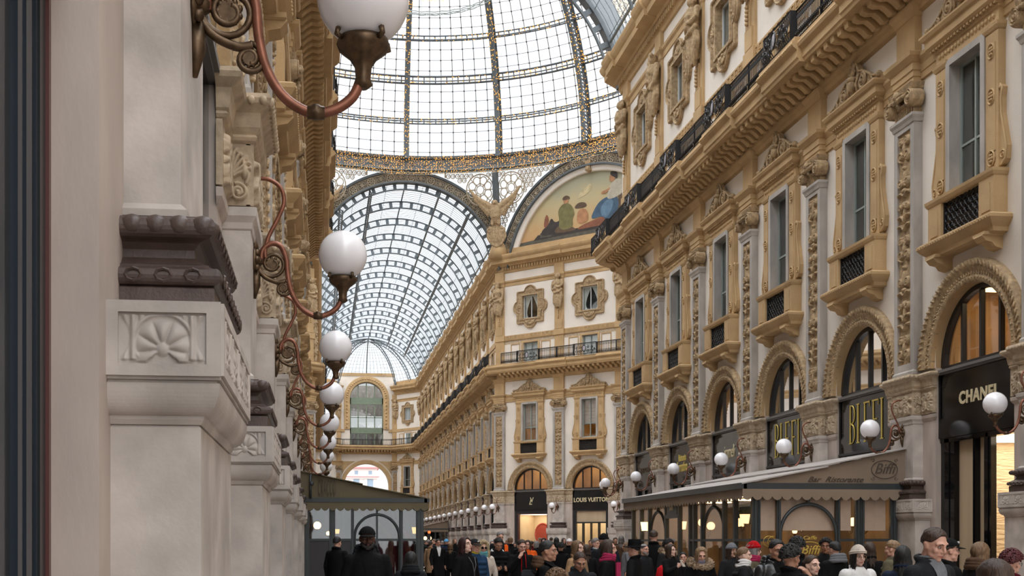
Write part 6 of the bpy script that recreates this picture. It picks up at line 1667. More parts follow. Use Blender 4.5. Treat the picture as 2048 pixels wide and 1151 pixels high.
for nm, c in (('c_black', (.0045, .0045, .005)), ('c_charcoal', (.014, .015, .017)), ('c_navy', (.012, .020, .042)), ('c_blue', (.015, .045, .10)), ('c_tan', (.36, .22, .12)), ('c_olive', (.11, .095, .06)), ('c_grey', (.16, .165, .18)), ('c_red', (.42, .006, .010)), ('c_white', (.72, .71, .70)), ('c_cream', (.60, .52, .45)), ('c_pink', (.42, .03, .10)), ('c_wine', (.10, .008, .014)), ('c_orange', (.70, .10, .01)), ('c_jeans', (.03, .05, .10)), ('c_teal', (.12, .34, .36)), ('c_ltblue', (.12, .36, .62)), ('c_brown', (.09, .05, .03)), ('c_fur', (.33, .24, .16)), ('c_lilac', (.20, .18, .22)), ('c_purple', (.14, .03, .10)), ('c_yellow', (.62, .50, .03))):
    mat(nm, c, .85, var=.25, vscale=9, bump=.006, bscale=28, spec=.15)
mat('c_leather', (.010, .011, .013), .3, bump=.004, bscale=14)
HZ = 1.635       # head centre height of the 1.75 m template
def rot_head(pitch):
    piv = Vector((0, .015, HZ-.11)); M = Matrix.Rotation(math.radians(pitch), 3, 'X')
    def f(p): q = M @ (Vector(p)-piv)+piv; return (q.x, q.y, q.z)
    return f
def hball(mb, f, c, rx, ry, rz, n=14, m=0):
    o = len(mb.v); mb.ball(c, rx, n, m, rz, ry)
    for i in range(o, len(mb.v)): mb.v[i] = f(mb.v[i])
def htube(mb, f, pts, r, n=7, m=0): mb.tube([f(p) for p in pts], r, n, m)
def arm_pts(pose, sg):
    sh = (sg*.178, .015, 1.42)
    if pose == 'phone': return [sh, (sg*.235, .0, 1.16), (sg*.10, -.25, 1.13)], (sg*.055, -.30, 1.16)
    if pose == 'chin' and sg < 0: return [sh, (sg*.245, -.08, 1.20), (sg*.10, -.19, 1.42)], (sg*.045, -.165, 1.50)
    if pose == 'raise' and sg < 0: return [sh, (sg*.25, -.10, 1.22), (sg*.14, -.26, 1.33)], (sg*.10, -.30, 1.38)
    if pose == 'ear' and sg > 0: return [sh, (sg*.31, -.06, 1.24), (sg*.17, -.05, 1.52)], (sg*.115, -.03, 1.58)
    if pose == 'hip' and sg > 0: return [sh, (sg*.36, .08, 1.20), (sg*.21, -.06, 1.04)], (sg*.16, -.09, 1.02)
    if pose == 'walk': return [sh, (sg*.245, .03+.05*sg, 1.16), (sg*.25, -.03+.14*sg, .93)], (sg*.25, -.06+.15*sg, .85)
    return [sh, (sg*.245, .02, 1.16), (sg*.255, -.04, .93)], (sg*.255, -.065, .85)
def limb(pts, r, k=5):
    P = [Vector(p) for p in pts]; out = []; rr = []
    for i in range(len(P)-1):
        for j in range(k):
            t = j/k; out.append(P[i].lerp(P[i+1], t)); rr.append(r[i]+(r[i+1]-r[i])*t)
    out.append(P[-1]); rr.append(r[-1]); return out, rr
def legs(pose): 
    d = .16 if pose == 'walk' else 0
    return [[(sg*.10, .01, .92), (sg*.10, -.01+sg*d*.6, .50), (sg*.10, .03+sg*d, .09)] for sg in (-1, 1)]
def hand(mb, wrist, palm, sg, pose):
    w = Vector(wrist); p = Vector(palm); d = (p-w).normalized(); side = Vector((0, -1, 0)) if abs(d.z) > .7 else Vector((0, 0, 1)); side = (side-d*side.dot(d)).normalized(); nrm = d.cross(side)*sg
    mb.tube([w, w+d*.03, p+d*.012], [.026, .030, .034], 8)
    for k in range(4):
        L = (.068, .078, .073, .058)[k]; b = p+side*(.028-.0185*k)+d*.01; c = -nrm if pose in ('stand', 'walk', 'hip') else -nrm
        mb.tube([b, b+d*L*.45+c*.006, b+d*L*.75+c*.022, b+d*L*.85+c*.042], [.0105, .0098, .009, .0075], 6)
    b = w+d*.025+side*.028; mb.tube([b, b+side*.022+d*.02-nrm*.008, b+side*.028+d*.048-nrm*.02], [.012, .0105, .008], 6)
BODY, COAT, TROU, SHOE = {}, {}, {}, {}
def head_build(mb, f, male):
    w = 1.0 if male else .94
    hball(mb, f, (0, .012, HZ+.028), .074*w, .094, .086, 18); hball(mb, f, (0, -.012, HZ-.028), .064*w, .072, .078, 16)
    hball(mb, f, (0, -.035, HZ-.072), .043*w, .042, .042, 12); hball(mb, f, (0, -.068, HZ-.094), .021*w, .020, .019, 10)
    for sg in (-1, 1):
        hball(mb, f, (sg*.040*w, -.052, HZ-.025), .025, .028, .028, 10)                # cheek
        htube(mb, f, [(sg*.008, -.083, HZ+.024), (sg*.03*w, -.083, HZ+.031), (sg*.056*w, -.060, HZ+.022)], [.012, .013, .009], 6)
        hball(mb, f, (sg*.075*w, .012, HZ-.008), .010, .020, .031, 9); hball(mb, f, (sg*.078*w, .018, HZ+.006), .009, .020, .018, 8)
        hball(mb, f, (sg*.011, -.094, HZ-.035), .009, .010, .008, 7)
        hball(mb, f, (sg*.040*w, -.025, HZ-.068), .024, .035, .024, 9)
    htube(mb, f, [(0, -.082, HZ+.022), (0, -.094, HZ+.002), (0, -.107, HZ-.022), (0, -.104, HZ-.033)], [.010, .0095, .0115, .010], 8)
    htube(mb, f, [(-.024, -.074, HZ-.062), (-.009, -.0865, HZ-.0575), (0, -.086, HZ-.059), (.009, -.0865, HZ-.0575), (.024, -.074, HZ-.062)], [.004, .007, .0065, .007, .004], 6)
    htube(mb, f, [(-.021, -.073, HZ-.066), (0, -.086, HZ-.071), (.021, -.073, HZ-.066)], [.004, .009, .004], 6)
def body(male, pose, pitch, q=.0085):
    key = (male, pose, pitch, q)
    if key in BODY: return BODY[key]
    f = rot_head(pitch); mb = MB(); head_build(mb, f, male)
    nw = .058 if male else .047
    mb.tube([(0, .02, 1.38), (0, .022, 1.46), f((0, .022, HZ-.08)), f((0, .02, HZ-.03))], [nw*1.35, nw, nw*.97, nw*.9], 12)
    for (z, rx, ry) in ((1.34, .13, .08), (1.27, .14, .095), (1.15, .135, .095), (1.02, .14, .10), (.93, .155, .11)): mb.ball((0, .015, z), rx, 12, rz=.11, ry=ry)
    mb.tube([(-.17, .015, 1.40), (0, .02, 1.42), (.17, .015, 1.40)], [.045, .055, .045], 9)
    for sg in (-1, 1):
        ap, palm = arm_pts(pose, sg); P, R = limb(ap, [.048, .038, .024]); mb.tube(P, R, 9); hand(mb, ap[-1], palm, sg, pose)
    for lp in legs(pose): P, R = limb(lp, [.085, .055, .038]); mb.tube(P, R, 10); mb.tube([(lp[2][0], lp[2][1], .06), (lp[2][0], lp[2][1]-.15, .03)], [.035, .028], 8)
    me = remeshed(mb, 'person_body', ['skin_light', 'lips'], q, 1)
    eyes = [Vector(f((sg*.031, -.082, HZ+.004))) for sg in (-1, 1)]; lip = Vector(f((0, -.088, HZ-.064))); fw = (Vector(f((0, -1, HZ)))-Vector(f((0, 0, HZ)))).normalized(); up = Vector(f((0, 0, HZ+1)))-Vector(f((0, 0, HZ)))
    for v in me.vertices:
        for e in eyes:
            d = v.co-e; l = d.length
            if l < .022: v.co -= fw*.010*(1-(l/.022)**2)
    mi = []
    for p in me.polygons:
        d = p.center-lip; mi.append(1 if abs(d.x) < .023 and abs(d.dot(up)) < .0115*(1-abs(d.x)/.03) and abs(d.dot(fw)) < .02 else 0)
    me.polygons.foreach_set('material_index', mi); BODY[key] = me; return me
def coat(male, pose, style):
    key = (male, pose, style)
    if key in COAT: return COAT[key]
    mb = MB(); k = 1.0 if male else .90; pf = .014 if style in ('puffer',) else .0; L = {'jacket': .86, 'long': .58, 'puffer': .80}[style]
    prof = [(1.515, .074, .072), (1.495, .095, .082), (1.465, .15, .095), (1.43, .178, .11), (1.36, .195, .125), (1.22, .192, .135), (1.08, .185, .13), (.96, .195, .135)]
    if L < .7: prof += [(.80, .205, .145), (L, .22, .155)]
    else: prof += [(L, .20, .14)]
    rings = [[(k*(rx+pf)*cos(2*PI*j/24), .015+(ry+pf)*sin(2*PI*j/24), z) for j in range(24)] for (z, rx, ry) in prof]
    mb.loft(rings, 0, True, cap=True)
    for sg in (-1, 1):
        ap, palm = arm_pts(pose, sg); P, R = limb([(ap[0][0]*k, ap[0][1], ap[0][2]-.01)]+ap[1:], [.070+pf, .060+pf, .043+pf*.6]); mb.tube(P, R, 12); mb.ball((ap[0][0]*k, ap[0][1], ap[0][2]-.01), .072+pf, 12)
    if style == 'puffer':
        for z in np.arange(L+.05, 1.42, .085):
            w_ = np.interp(z, [p[0] for p in prof[::-1]], [p[1] for p in prof[::-1]])+.008; d_ = np.interp(z, [p[0] for p in prof[::-1]], [p[2] for p in prof[::-1]])+.008
            mb.tube([(k*w_*cos(2*PI*j/20), .015+d_*sin(2*PI*j/20), z) for j in range(20)], .033, 8, closed=True)
    # collar
    c = .072; mb.tube([(c*1.12*cos(t), .03+c*sin(t), 1.515+.022*sin(t)) for t in np.linspace(0, 2*PI, 17)[:-1]], .026, 7, closed=True)
    me = remeshed(mb, 'coat', ['c_black'], .013, 3); COAT[key] = me; return me
def trousers(pose):
    if pose in TROU: return TROU[pose]
    mb = MB(); mb.ball((0, .015, .93), .17, 14, rz=.14, ry=.125)
    for lp in legs(pose): P, R = limb(lp, [.10, .075, .062]); mb.tube(P, R, 12)
    me = remeshed(mb, 'trousers', ['c_black'], .018, 2); TROU[pose] = me; return me
def shoes(pose):
    if pose in SHOE: return SHOE[pose]
    mb = MB()
    for lp in legs(pose): x, y = lp[2][0], lp[2][1]; mb.tube([(x, y+.05, .05), (x, y-.05, .055), (x, y-.14, .038), (x, y-.19, .034)], [.045, .052, .046, .03], 10); mb.box(x-.045, x+.045, y-.20, y+.08, 0, .03)
    SHOE[pose] = mb.mesh('shoes', ['c_black']); return SHOE[pose]
HAIR = {}
def hair(style, pitch, male, seed=0):
    key = (style, pitch, male)
    if key in HAIR: return HAIR[key]
    f = rot_head(pitch); mb = MB(); rs = random.Random(hash(style) % 1000 if False else len(style)*7); w = 1.0 if male else .95
    T_ = {'short': .012, 'crop': .007, 'quiff': .018, 'long': .018, 'bob': .024, 'bun': .010, 'curly': .035, 'bigcurl': .045, 'afro': .03, 'tie': .012}[style]
    na, nf = 48, 14; c0 = (0, .012, HZ+.026); rx, ry, rz = .076*w, .096, .089
    Lm = {'long': .34, 'bob': .15, 'bigcurl': .27, 'tie': .0}.get(style, 0)
    cols = []
    for i in range(na):
        a = 2*PI*i/na; b = abs((a+PI) % (2*PI)-PI)          # b = 0 front, PI back
        front = np.interp(b, [0, .45, .8, 1.15, 1.7, 2.4, PI], [.86, .90, 1.18, 1.55, 1.72, 2.05, 2.12])
        if style in ('quiff', 'curly', 'afro'): front = np.interp(b, [0, .45, .8, 1.15, 1.7, 2.4, PI], [.95, .98, 1.2, 1.5, 1.62, 1.85, 1.95])
        Lz = Lm*np.interp(b, [.70, .95, PI], [0, 1, 1.08]) if Lm else 0
        col = []
        for j in range(nf+1):
            ph = front*j/nf; t = T_*(1+.18*sin(a*9+j)+.10*sin(a*23+j*2)) * (1.35 if style == 'quiff' and b < 1.0 and ph < .9 else 1)
            if style in ('curly', 'bigcurl', 'afro'): t += .012*sin(a*11+j*1.9)*sin(j*1.3+a*5)
            if j == nf and Lz < .02: t = -.006
            if style in ('short', 'quiff') and ph > 1.15: t *= .55
            col.append(((rx+t)*sin(ph)*sin(a), c0[1]-(ry+t)*sin(ph)*cos(a), c0[2]+(rz+t)*cos(ph)))
        last = col[-1]; K = 9; col = [f(p) for p in col]; lw = Vector(f(last))
        for j in range(1, K+1):
            t = j/K; fl = 1+.22*t+.05*sin(a*13+j) if style != 'bob' else 1+.10*sin(t*PI)-.12*t
            p = Vector((lw.x*fl, lw.y+(.035*t if b > 1.6 else -.01*t)*(1 if Lz > .02 else 0), lw.z-Lz*t)) if Lz > .02 else Vector(f((last[0]*.93, last[1]*.93, last[2]-.0005*j)))
            if Lz > .02: p.x += .006*sin(j*1.7+a*17); p.y += .006*sin(j*1.3+a*13)
            col.append(tuple(p))
        if Lz > .02: col.append((col[-1][0]*.6, col[-1][1]*.7+.01, col[-1][2]+.01))
        else: col.append(col[-1])
        cols.append(col)
    n = len(cols[0]); rings = [[cols[i][j] for i in range(na)] for j in range(n)]; mb.loft(rings, 0, True)
    if style in ('curly', 'afro', 'bigcurl'):
        for k in range(300 if style != 'bigcurl' else 380):
            a = rs.uniform(0, 2*PI); b = abs((a+PI) % (2*PI)-PI); ph = rs.uniform(0, np.interp(b, [0, .8, 1.7, PI], [.85, 1.15, 1.6, 1.9])); t = T_+.004
            p = [(rx+t)*sin(ph)*sin(a), c0[1]-(ry+t)*sin(ph)*cos(a), c0[2]+(rz+t)*cos(ph)]
            if style == 'bigcurl' and b > .75 and rs.random() < .7: p[2] = HZ-rs.uniform(-.03, .26); rr_ = 1.12+.3*rs.random(); p[0] = rx*rr_*1.15*sin(a); p[1] = c0[1]-ry*rr_*cos(a)*.85
            r_ = rs.uniform(.006, .0125); mb.ball(f(p), r_, 6)
    if style in ('bun', 'tie'): mb.ball(f((0, .125, HZ+.03)), .034, 10)
    me = mb.mesh('hair_'+style, ['hair_brown']); HAIR[key] = me; return me
ACC = {}
def front_panel(mb, hw, tap, z0, z1):
    zs = [.9, .96, 1.08, 1.22, 1.36, 1.43, 1.465, 1.495, 1.515]; X_ = [.2, .195, .185, .20, .205, .19, .15, .095, .074]; Y_ = [.14, .135, .13, .135, .125, .11, .095, .082, .072]
    rows = []
    for t in np.linspace(0, 1, 10):
        z = z0+(z1-z0)*t; rx, ry = np.interp(z, zs, X_), np.interp(z, zs, Y_)
        rows.append([(x, .015-(ry+.007)*math.sqrt(max(0, 1-(x/max(rx, abs(x)+.001))**2)), z) for x in np.linspace(-hw, hw, 11)*(1-tap*t)])
    mb.loft(rows, 0, True, closed=False)
def acc(kind, pitch=0):
    key = (kind, pitch)
    if key in ACC: return ACC[key]
    f = rot_head(pitch); mb = MB(); c0 = (0, .012, HZ+.03); mats_ = ['c_black']
    def dome(t, ph1, tilt=0, rib=0, h=1.0, n=32):
        rings = []
        for j in range(13):
            ph = ph1*j/12
            rings.append([f(((.078+t)*sin(ph)*sin(a)*(1+rib*.02*sin(a*24)), c0[1]-(.098+t)*sin(ph)*cos(a)*(1+rib*.02*sin(a*24)), c0[2]+(.09+t)*h*cos(ph)+tilt*cos(a)*sin(ph))) for a in [2*PI*i/n for i in range(n)]])
        mb.loft(rings, 0, True); return rings[-1]
    if kind == 'beanie':
        e = dome(.016, 1.45, .012, 1, 1.22, 72); mb.tube([Vector(p)*1.0 for p in e], .009, 7, closed=True)
        P = [Vector(p)+Vector((0, 0, .018)) for p in e]; mb.tube(P, .010, 7, closed=True)
    elif kind in ('cap', 'cap_logo'):
        e = dome(.014, 1.42, .008); n = 14; v = []
        for k in range(n+1):
            a = -1.05+2.1*k/n
            for (r, dz) in ((1.0, 0), (1.62-.22*abs(a)**2, -.016), (1.62-.22*abs(a)**2, -.022), (1.0, -.008)):
                v.append(f((.09*sin(a)*(r if r == 1 else 1.0+.0*r), c0[1]-(.112*cos(a)+(r-1)*.12), c0[2]+.012+dz)))
        mb.loft([v[i*4:i*4+4] for i in range(n+1)], 0, False)
        if kind == 'cap_logo': hball(mb, f, (0, -.098, HZ+.085), .02, .012, .014, 10, 1); mats_ = ['c_black', 'c_white']
    elif kind == 'fedora':
        rings = []
        for (r, z) in ((.88, .13), (.95, .125), (1.0, .05), (1.04, .012), (1.55, -.002), (1.75, .006), (1.76, -.003), (1.0, -.01)): rings.append([f((.092*r*sin(a), c0[1]-.112*r*cos(a), c0[2]+.02+z+(.01*cos(2*a) if r > 1.2 else 0))) for a in [2*PI*i/32 for i in range(32)]])
        mb.loft(rings, 0, True); mb.add(rings[0], [tuple(range(32))], 0)
    elif kind in ('glasses', 'sunglasses'):
        for sg in (-1, 1):
            c = (sg*.033, -.098, HZ+.0); mb.tube([f((c[0]+.024*cos(t), c[1]+.006*abs(cos(t)), c[2]+.020*sin(t))) for t in np.linspace(0, 2*PI, 17)[:-1]], .0022, 5, closed=True); mb.tube([f((sg*.058, -.094, HZ+.004)), f((sg*.079, .01, HZ+.004))], .0022, 5)
            if kind == 'sunglasses': mb.add([f((c[0]+.023*cos(t), c[1]+.002, c[2]+.019*sin(t))) for t in np.linspace(0, 2*PI, 17)[:-1]], [tuple(range(16))], 0)
        mb.tube([f((-.009, -.1, HZ+.003)), f((.009, -.1, HZ+.003))], .0025, 5)
    elif kind == 'beard':
        n = 15; P = []
        for k in range(n):
            a = -1.45+2.9*k/(n-1); P.append(f((.064*sin(a), -.018-.056*cos(a), HZ-.045-.048*cos(a)**2)))
        mb.tube(P, [.010]+[.021]*(n-2)+[.010], 8); htube(mb, f, [(-.028, -.076, HZ-.064), (-.012, -.090, HZ-.05), (0, -.091, HZ-.049), (.012, -.090, HZ-.05), (.028, -.076, HZ-.064)], [.006, .006, .005, .006, .006], 6); hball(mb, f, (0, -.066, HZ-.10), .036, .028, .024, 10)
    elif kind in ('scarf', 'scarf_tails'):
        for k in range(3): mb.tube([((.088-.006*k)*cos(t)*1.1, .02+(.085-.004*k)*sin(t)-.01*k, 1.485+.030*k+.012*sin(t*2+k)) for t in np.linspace(0, 2*PI, 25)[:-1]], .030, 9, closed=True)
        if kind == 'scarf_tails':
            for sg in (-1, 1): mb.loft([[(sg*.045+x, -.135-.02*(1-abs(x)/.05)-(.02*sin(x*120)*.3), z) for x in np.linspace(-.05, .05, 9)] for z in np.linspace(1.45, 1.0, 10)]+[[(sg*.045+x, -.12, z) for x in np.linspace(-.05, .05, 9)] for z in (1.0, 1.45)], 0, True, closed=False)
    elif kind == 'fur_hood':
        rs = random.Random(4)
        for k in range(420):
            a = rs.uniform(0, 2*PI); t = rs.uniform(0, 2*PI); r = .05; R = .155
            mb.tube([((R+r*cos(t)*.8)*cos(a), .05+(.11+r*cos(t)*.7)*sin(a)-.02, 1.50+.045*sin(a)+r*sin(t)), ((R+r*cos(t)*1.5)*cos(a+.1), .05+(.11+r*cos(t)*1.4)*sin(a+.1)-.02, 1.50+.045*sin(a)+r*1.5*sin(t)+.01)], [.014, .004], 4)
        mb.tube([(.155*cos(a), .03+.11*sin(a), 1.50+.045*sin(a)) for a in np.linspace(0, 2*PI, 25)[:-1]], .045, 8, closed=True)
    elif kind == 'hood':
        for k in range(3): mb.tube([((.115-.012*k)*cos(t), .080+(.085-.008*k)*sin(t), 1.47+.035*k+.015*sin(t)) for t in np.linspace(-.5, PI+.5, 15)], .036, 9)
    elif kind == 'hoodie_front':
        front_panel(mb, .085, .6, 1.50, 1.12)
        mb.tube([(.10*cos(t), .03+.10*sin(t), 1.485+.03*sin(t)) for t in np.linspace(-.6, PI+.6, 15)], .034, 8)
    elif kind == 'shirt':
        front_panel(mb, .078, .75, 1.52, 1.22)
        mb.tube([(.066*cos(t), .015+.066*sin(t), 1.535) for t in np.linspace(0, 2*PI, 17)[:-1]], .012, 6, closed=True)
    elif kind == 'cords':
        for sg in (-1, 1): mb.tube([(sg*.035, -.12, 1.49), (sg*.04, -.15, 1.36), (sg*.045, -.155, 1.16 if sg < 0 else 1.24)], .007, 5)
    elif kind == 'lanyard':
        mb.tube([(-.07, -.10, 1.46), (-.03, -.145, 1.36), (-.01, -.158, 1.22), (0, -.155, 1.14)], .005, 5); mb.tube([(.07, -.10, 1.46), (.04, -.15, 1.34), (-.01, -.158, 1.24)], .005, 5)
    elif kind == 'badge': mb.box(-.13, -.06, -.165, -.157, 1.09, 1.135)
    elif kind == 'backpack_strap':
        for sg in (-1, 1): mb.loft([[(sg*(.115+x), y, z) for x in (-.028, .028)] for (y, z) in ((.13, 1.30), (.10, 1.46), (.01, 1.515), (-.10, 1.45), (-.15, 1.32), (-.15, 1.12))], 0, True, closed=False)
        mb.bbox(-.15, .15, -.29, -.13, 1.0, 1.42, .06)
    elif kind == 'vest':
        for sg in (-1, 1): mb.loft([[(sg*(.12+x), y, z) for x in (-.045, .045)] for (y, z) in ((.16, 1.1), (.15, 1.38), (.02, 1.475), (-.12, 1.42), (-.16, 1.1))], 0, True, closed=False)
    elif kind == 'eyes':
        for sg in (-1, 1): hball(mb, f, (sg*.031, -.0735, HZ+.003), .0118, .0118, .0062, 10); hball(mb, f, (sg*.031, -.0832, HZ+.003), .0056, .0035, .0056, 8, 1)
        mats_ = ['eye_white', 'iris']
    elif kind == 'brows':
        for sg in (-1, 1): htube(mb, f, [(sg*.014, -.0925, HZ+.024), (sg*.031, -.0925, HZ+.031), (sg*.05, -.078, HZ+.024)], [.0035, .0045, .0025], 5)
    elif kind == 'headphone_band':
        mb.tube([f((.088*cos(t), .02, HZ+.03+.10*sin(t))) for t in np.linspace(0, PI, 17)], .009, 6)
    ACC[key] = mb.mesh(kind, mats_); return ACC[key]
def recolor(o, ms):
    for i, m_ in enumerate(ms):
        if m_ and i < len(o.material_slots): o.material_slots[i].link = 'OBJECT'; o.material_slots[i].material = MAT[m_]
    return o
SKL = {'skin_dark': 'lips_dark', 'skin_brown': 'lips_dark'}
def person(px, top, D, yaw, male, label, pose='stand', pitch=0, hr=('short', 'hair_black'), ct=('jacket', 'c_black'), tr='c_black', skin='skin_light', ex=(), far=False, group=None):
    if D < 30: D *= .93
    x, y = unproj(px, D); extra = {'beanie': .03, 'cap': .012, 'cap_logo': .012, 'fedora': .05}; hat = next((e[0] for e in ex if e[0] in extra), None)
    zt = H((1081-top)*D/2416.5); f = rot_head(pitch); tm = f((0, .012, HZ+.115))[2]+(extra.get(hat, 0) if hat else (.015 if hr else 0)) + (.03 if hr and hr[0] in ('curly', 'bigcurl', 'afro', 'quiff') else 0)
    sc_ = zt/tm
    me = body(male, pose, pitch, .017 if far else .0085)
    o = obj('person', me, None, (x, y, 0), math.radians(yaw), label=label, cat='person'); o.scale = (sc_,)*3
    if group: o['group'] = group
    recolor(o, [skin, SKL.get(skin, 'lips')])
    if not far: obj('eyes', acc('eyes', pitch), o); recolor(obj('eyebrows', acc('brows', pitch), o), [hr[1] if hr and hr[1] not in ('hair_blond', 'hair_grey') else 'hair_brown'])
    recolor(obj('coat', coat(male, 'stand' if far and pose not in ('walk',) else pose, ct[0]), o), [ct[1]]); recolor(obj('trousers', trousers(pose), o), [tr]); obj('shoes', shoes(pose), o)
    if hr and hat not in ('beanie',): recolor(obj('hair', hair(hr[0], pitch, male), o), [hr[1]])
    elif hr and hr[0] in ('long', 'bob', 'bigcurl'): recolor(obj('hair', hair(hr[0], pitch, male), o), [hr[1]])
    names = {'beanie': 'knit_hat', 'cap_logo': 'cap', 'scarf_tails': 'scarf', 'hoodie_front': 'hoodie', 'vest': 'reflective_vest', 'brows': 'eyebrows'}
    for e in ex: a_ = recolor(obj(names.get(e[0], e[0]), acc(e[0], pitch if e[0] not in ('scarf', 'hood') else 0), o), [e[1]])
    return o
P = person
P(675, 1071.5, 26, 150, True, 'man in black jacket seen from behind by the olive pavilion', hr=('short', 'hair_black'), ex=(('glasses', 'c_black'),))
P(735, 1052.5, 13.9, 4, True, 'bearded man in black cap and open black jacket, walking towards camera', hr=None, skin='skin_dark', ex=(('cap', 'c_black'), ('beard', 'hair_black'), ('shirt', 'c_black'), ('hood', 'c_charcoal')))
P(822, 1103, 16.5, 175, False, 'dark-haired person in black puffer hood seen from behind near pavilion corner', hr=('bob', 'hair_black'), ct=('puffer', 'c_charcoal'), ex=(('hood', 'c_charcoal'),))
P(877, 1077, 37, 10, True, 'man in long black coat with white collar beside tan-coated walker', ct=('long', 'c_black'), skin='skin_tan', pose='walk', ex=(('shirt', 'c_white'),))
P(862, 1081, 42, 150, False, 'person in tan coat seen from behind left of the man in long coat', hr=('short', 'hair_brown'), ct=('long', 'c_tan'), far=True)
P(893, 1077, 48, 170, False, 'person in bright light-blue knit hat seen from behind', hr=('short', 'hair_brown'), ct=('puffer', 'c_navy'), ex=(('beanie', 'c_ltblue'),), far=True)
P(901, 1085, 38, 170, False, 'woman with light brown hair and dark coat seen from behind', hr=('long', 'hair_light'), ct=('jacket', 'c_black'))
P(934, 1073, 19, 42, False, 'woman with long dark auburn hair looking up, black coat and lanyard', pitch=-12, hr=('long', 'hair_auburn'), ct=('jacket', 'c_black'), skin='skin_pale', ex=(('lanyard', 'c_grey'), ('badge', 'c_yellow')))
P(950, 1077, 21, 30, True, 'man in grey cap and blue puffer behind the long-haired woman', hr=('crop', 'hair_brown'), ct=('puffer', 'c_blue'), tr='c_jeans', ex=(('cap_logo', 'c_charcoal'), ('shirt', 'c_yellow')))
P(967, 1079, 24, 5, False, 'woman with big curly blond hair, sunglasses and pale patterned coat', hr=('bigcurl', 'hair_blond'), ct=('long', 'c_cream'), ex=(('sunglasses', 'c_black'), ('scarf', 'c_teal')))
P(996, 1072, 24.5, 8, True, 'young man with white hoodie under black jacket looking at phone', pose='phone', pitch=24, hr=('quiff', 'hair_black'), ct=('puffer', 'c_black'), skin='skin_tan', ex=(('hoodie_front', 'c_ltblue' if False else 'c_white'),))
P(1000, 1062, 31, 12, True, 'tall grey-haired man with orange vest behind the phone user', hr=('short', 'hair_grey'), ct=('jacket', 'c_charcoal'), ex=(('vest', 'c_orange'),), pitch=14)
P(1043, 1077.5, 22.5, 8, True, 'young man in black hoodie with red cords, hand at mouth', pose='chin', pitch=16, hr=('short', 'hair_brown'), ct=('jacket', 'c_black'), ex=(('cords', 'c_red'), ('hood', 'c_black')))
P(1056, 1079, 30, -20, False, 'brown-haired person with orange panel jacket right of the hoodie wearer', hr=('long', 'hair_brown'), ct=('puffer', 'c_orange'))
P(1097, 1079, 14, 70, True, 'dark-haired man in profile with backpack and tan-lined collar', hr=('short', 'hair_black'), ct=('jacket', 'c_black'), skin='skin_tan', ex=(('backpack_strap', 'c_charcoal'), ('hood', 'c_brown')))
P(1156, 1080, 20, 40, False, 'woman with long light brown hair and camel coat', hr=('long', 'hair_light'), ct=('long', 'c_tan'), skin='skin_pale')
P(1158, 1102.5, 14.5, 4, True, 'man with close-cropped hair looking down in black top', pitch=28, hr=('crop', 'hair_brown'), ct=('jacket', 'c_charcoal'), skin='skin_tan')
P(1115, 1134, 9.5, 10, False, 'curly brown-haired person low in the foreground, forehead showing', hr=('curly', 'hair_light'), ct=('jacket', 'c_brown'))
P(1218, 1078, 17, 62, False, 'woman with long wavy dark brown hair and pink scarf in profile', hr=('long', 'hair_brown'), ct=('jacket', 'c_black'), ex=(('scarf_tails', 'c_pink'),))
P(1208, 1066.5, 26, 175, True, 'tall person in black knit hat seen from behind', hr=None, ct=('jacket', 'c_charcoal'), ex=(('beanie', 'c_black'),))
P(1192, 1073, 29, 40, False, 'older person with short grey hair beside the black knit hat', hr=('quiff', 'hair_grey'), ct=('jacket', 'c_navy'), ex=(('shirt', 'c_white'),))
P(1122, 1083, 30, 175, False, 'curly dark-haired person seen from behind in dark coat', hr=('curly', 'hair_black'))
P(1139, 1076, 36, 170, True, 'person in white cap and dark coat seen from behind', hr=None, ex=(('cap', 'c_white'),), far=True)
P(1173, 1088, 25, 175, False, 'woman with brown hair in black coat seen from behind', hr=('long', 'hair_brown'))
P(1268, 1079, 20, -125, True, 'person in black fedora hat and black coat turned away', hr=('crop', 'hair_black'), ct=('long', 'c_black'), pose='hip', ex=(('fedora', 'c_black'),))
P(1289, 1086, 24, 35, True, 'smiling man with grey hair and beard behind the fedora', hr=('crop', 'hair_grey'), ct=('jacket', 'c_charcoal'), ex=(('beard', 'hair_grey'),))
P(1308, 1057, 27, 160, True, 'tall man in plain black T-shirt seen from behind at pavilion', hr=('quiff', 'hair_brown'), ct=('jacket', 'c_black'))
P(1338, 1075.5, 25.5, 30, True, 'dark-haired person in fur-collared coat behind the phone holder', hr=('curly', 'hair_black'), ct=('puffer', 'c_charcoal'), ex=(('fur_hood', 'c_fur'),))
P(1343, 1087, 22.5, 35, False, 'woman with long curly brown hair holding phone and red bag', pose='raise', pitch=-4, hr=('long', 'hair_brown'), skin='skin_pale')
P(1367, 1103, 24, -20, False, 'dark-haired person with hand raised right of the curly-haired woman', pose='chin', hr=('short', 'hair_black'))
P(1402, 1093.5, 18, -4, False, 'blond woman with fur-trimmed hood and grey scarf looking down', pitch=12, hr=('bob', 'hair_dkblond'), ct=('jacket', 'c_black'), ex=(('fur_hood', 'c_fur'), ('scarf', 'c_lilac')))
P(1464, 1085.5, 21.5, 20, False, 'person in light grey knit hat with hand near face', pose='ear', hr=('long', 'hair_brown'), ct=('jacket', 'c_charcoal'), ex=(('beanie', 'c_grey'),))
P(1489, 1092, 17, 75, False, 'young woman with brown bun and thick white scarf in profile', hr=('bun', 'hair_light'), ct=('puffer', 'c_charcoal'), skin='skin_pale', ex=(('scarf_tails', 'c_white'),))
P(1508, 1082, 18.5, 60, False, 'woman in crimson knit hat with glasses and patterned scarf', hr=('bob', 'hair_grey'), ct=('long', 'c_olive'), skin='skin_pale', ex=(('beanie', 'c_red'), ('glasses', 'c_black'), ('scarf', 'c_pink')))
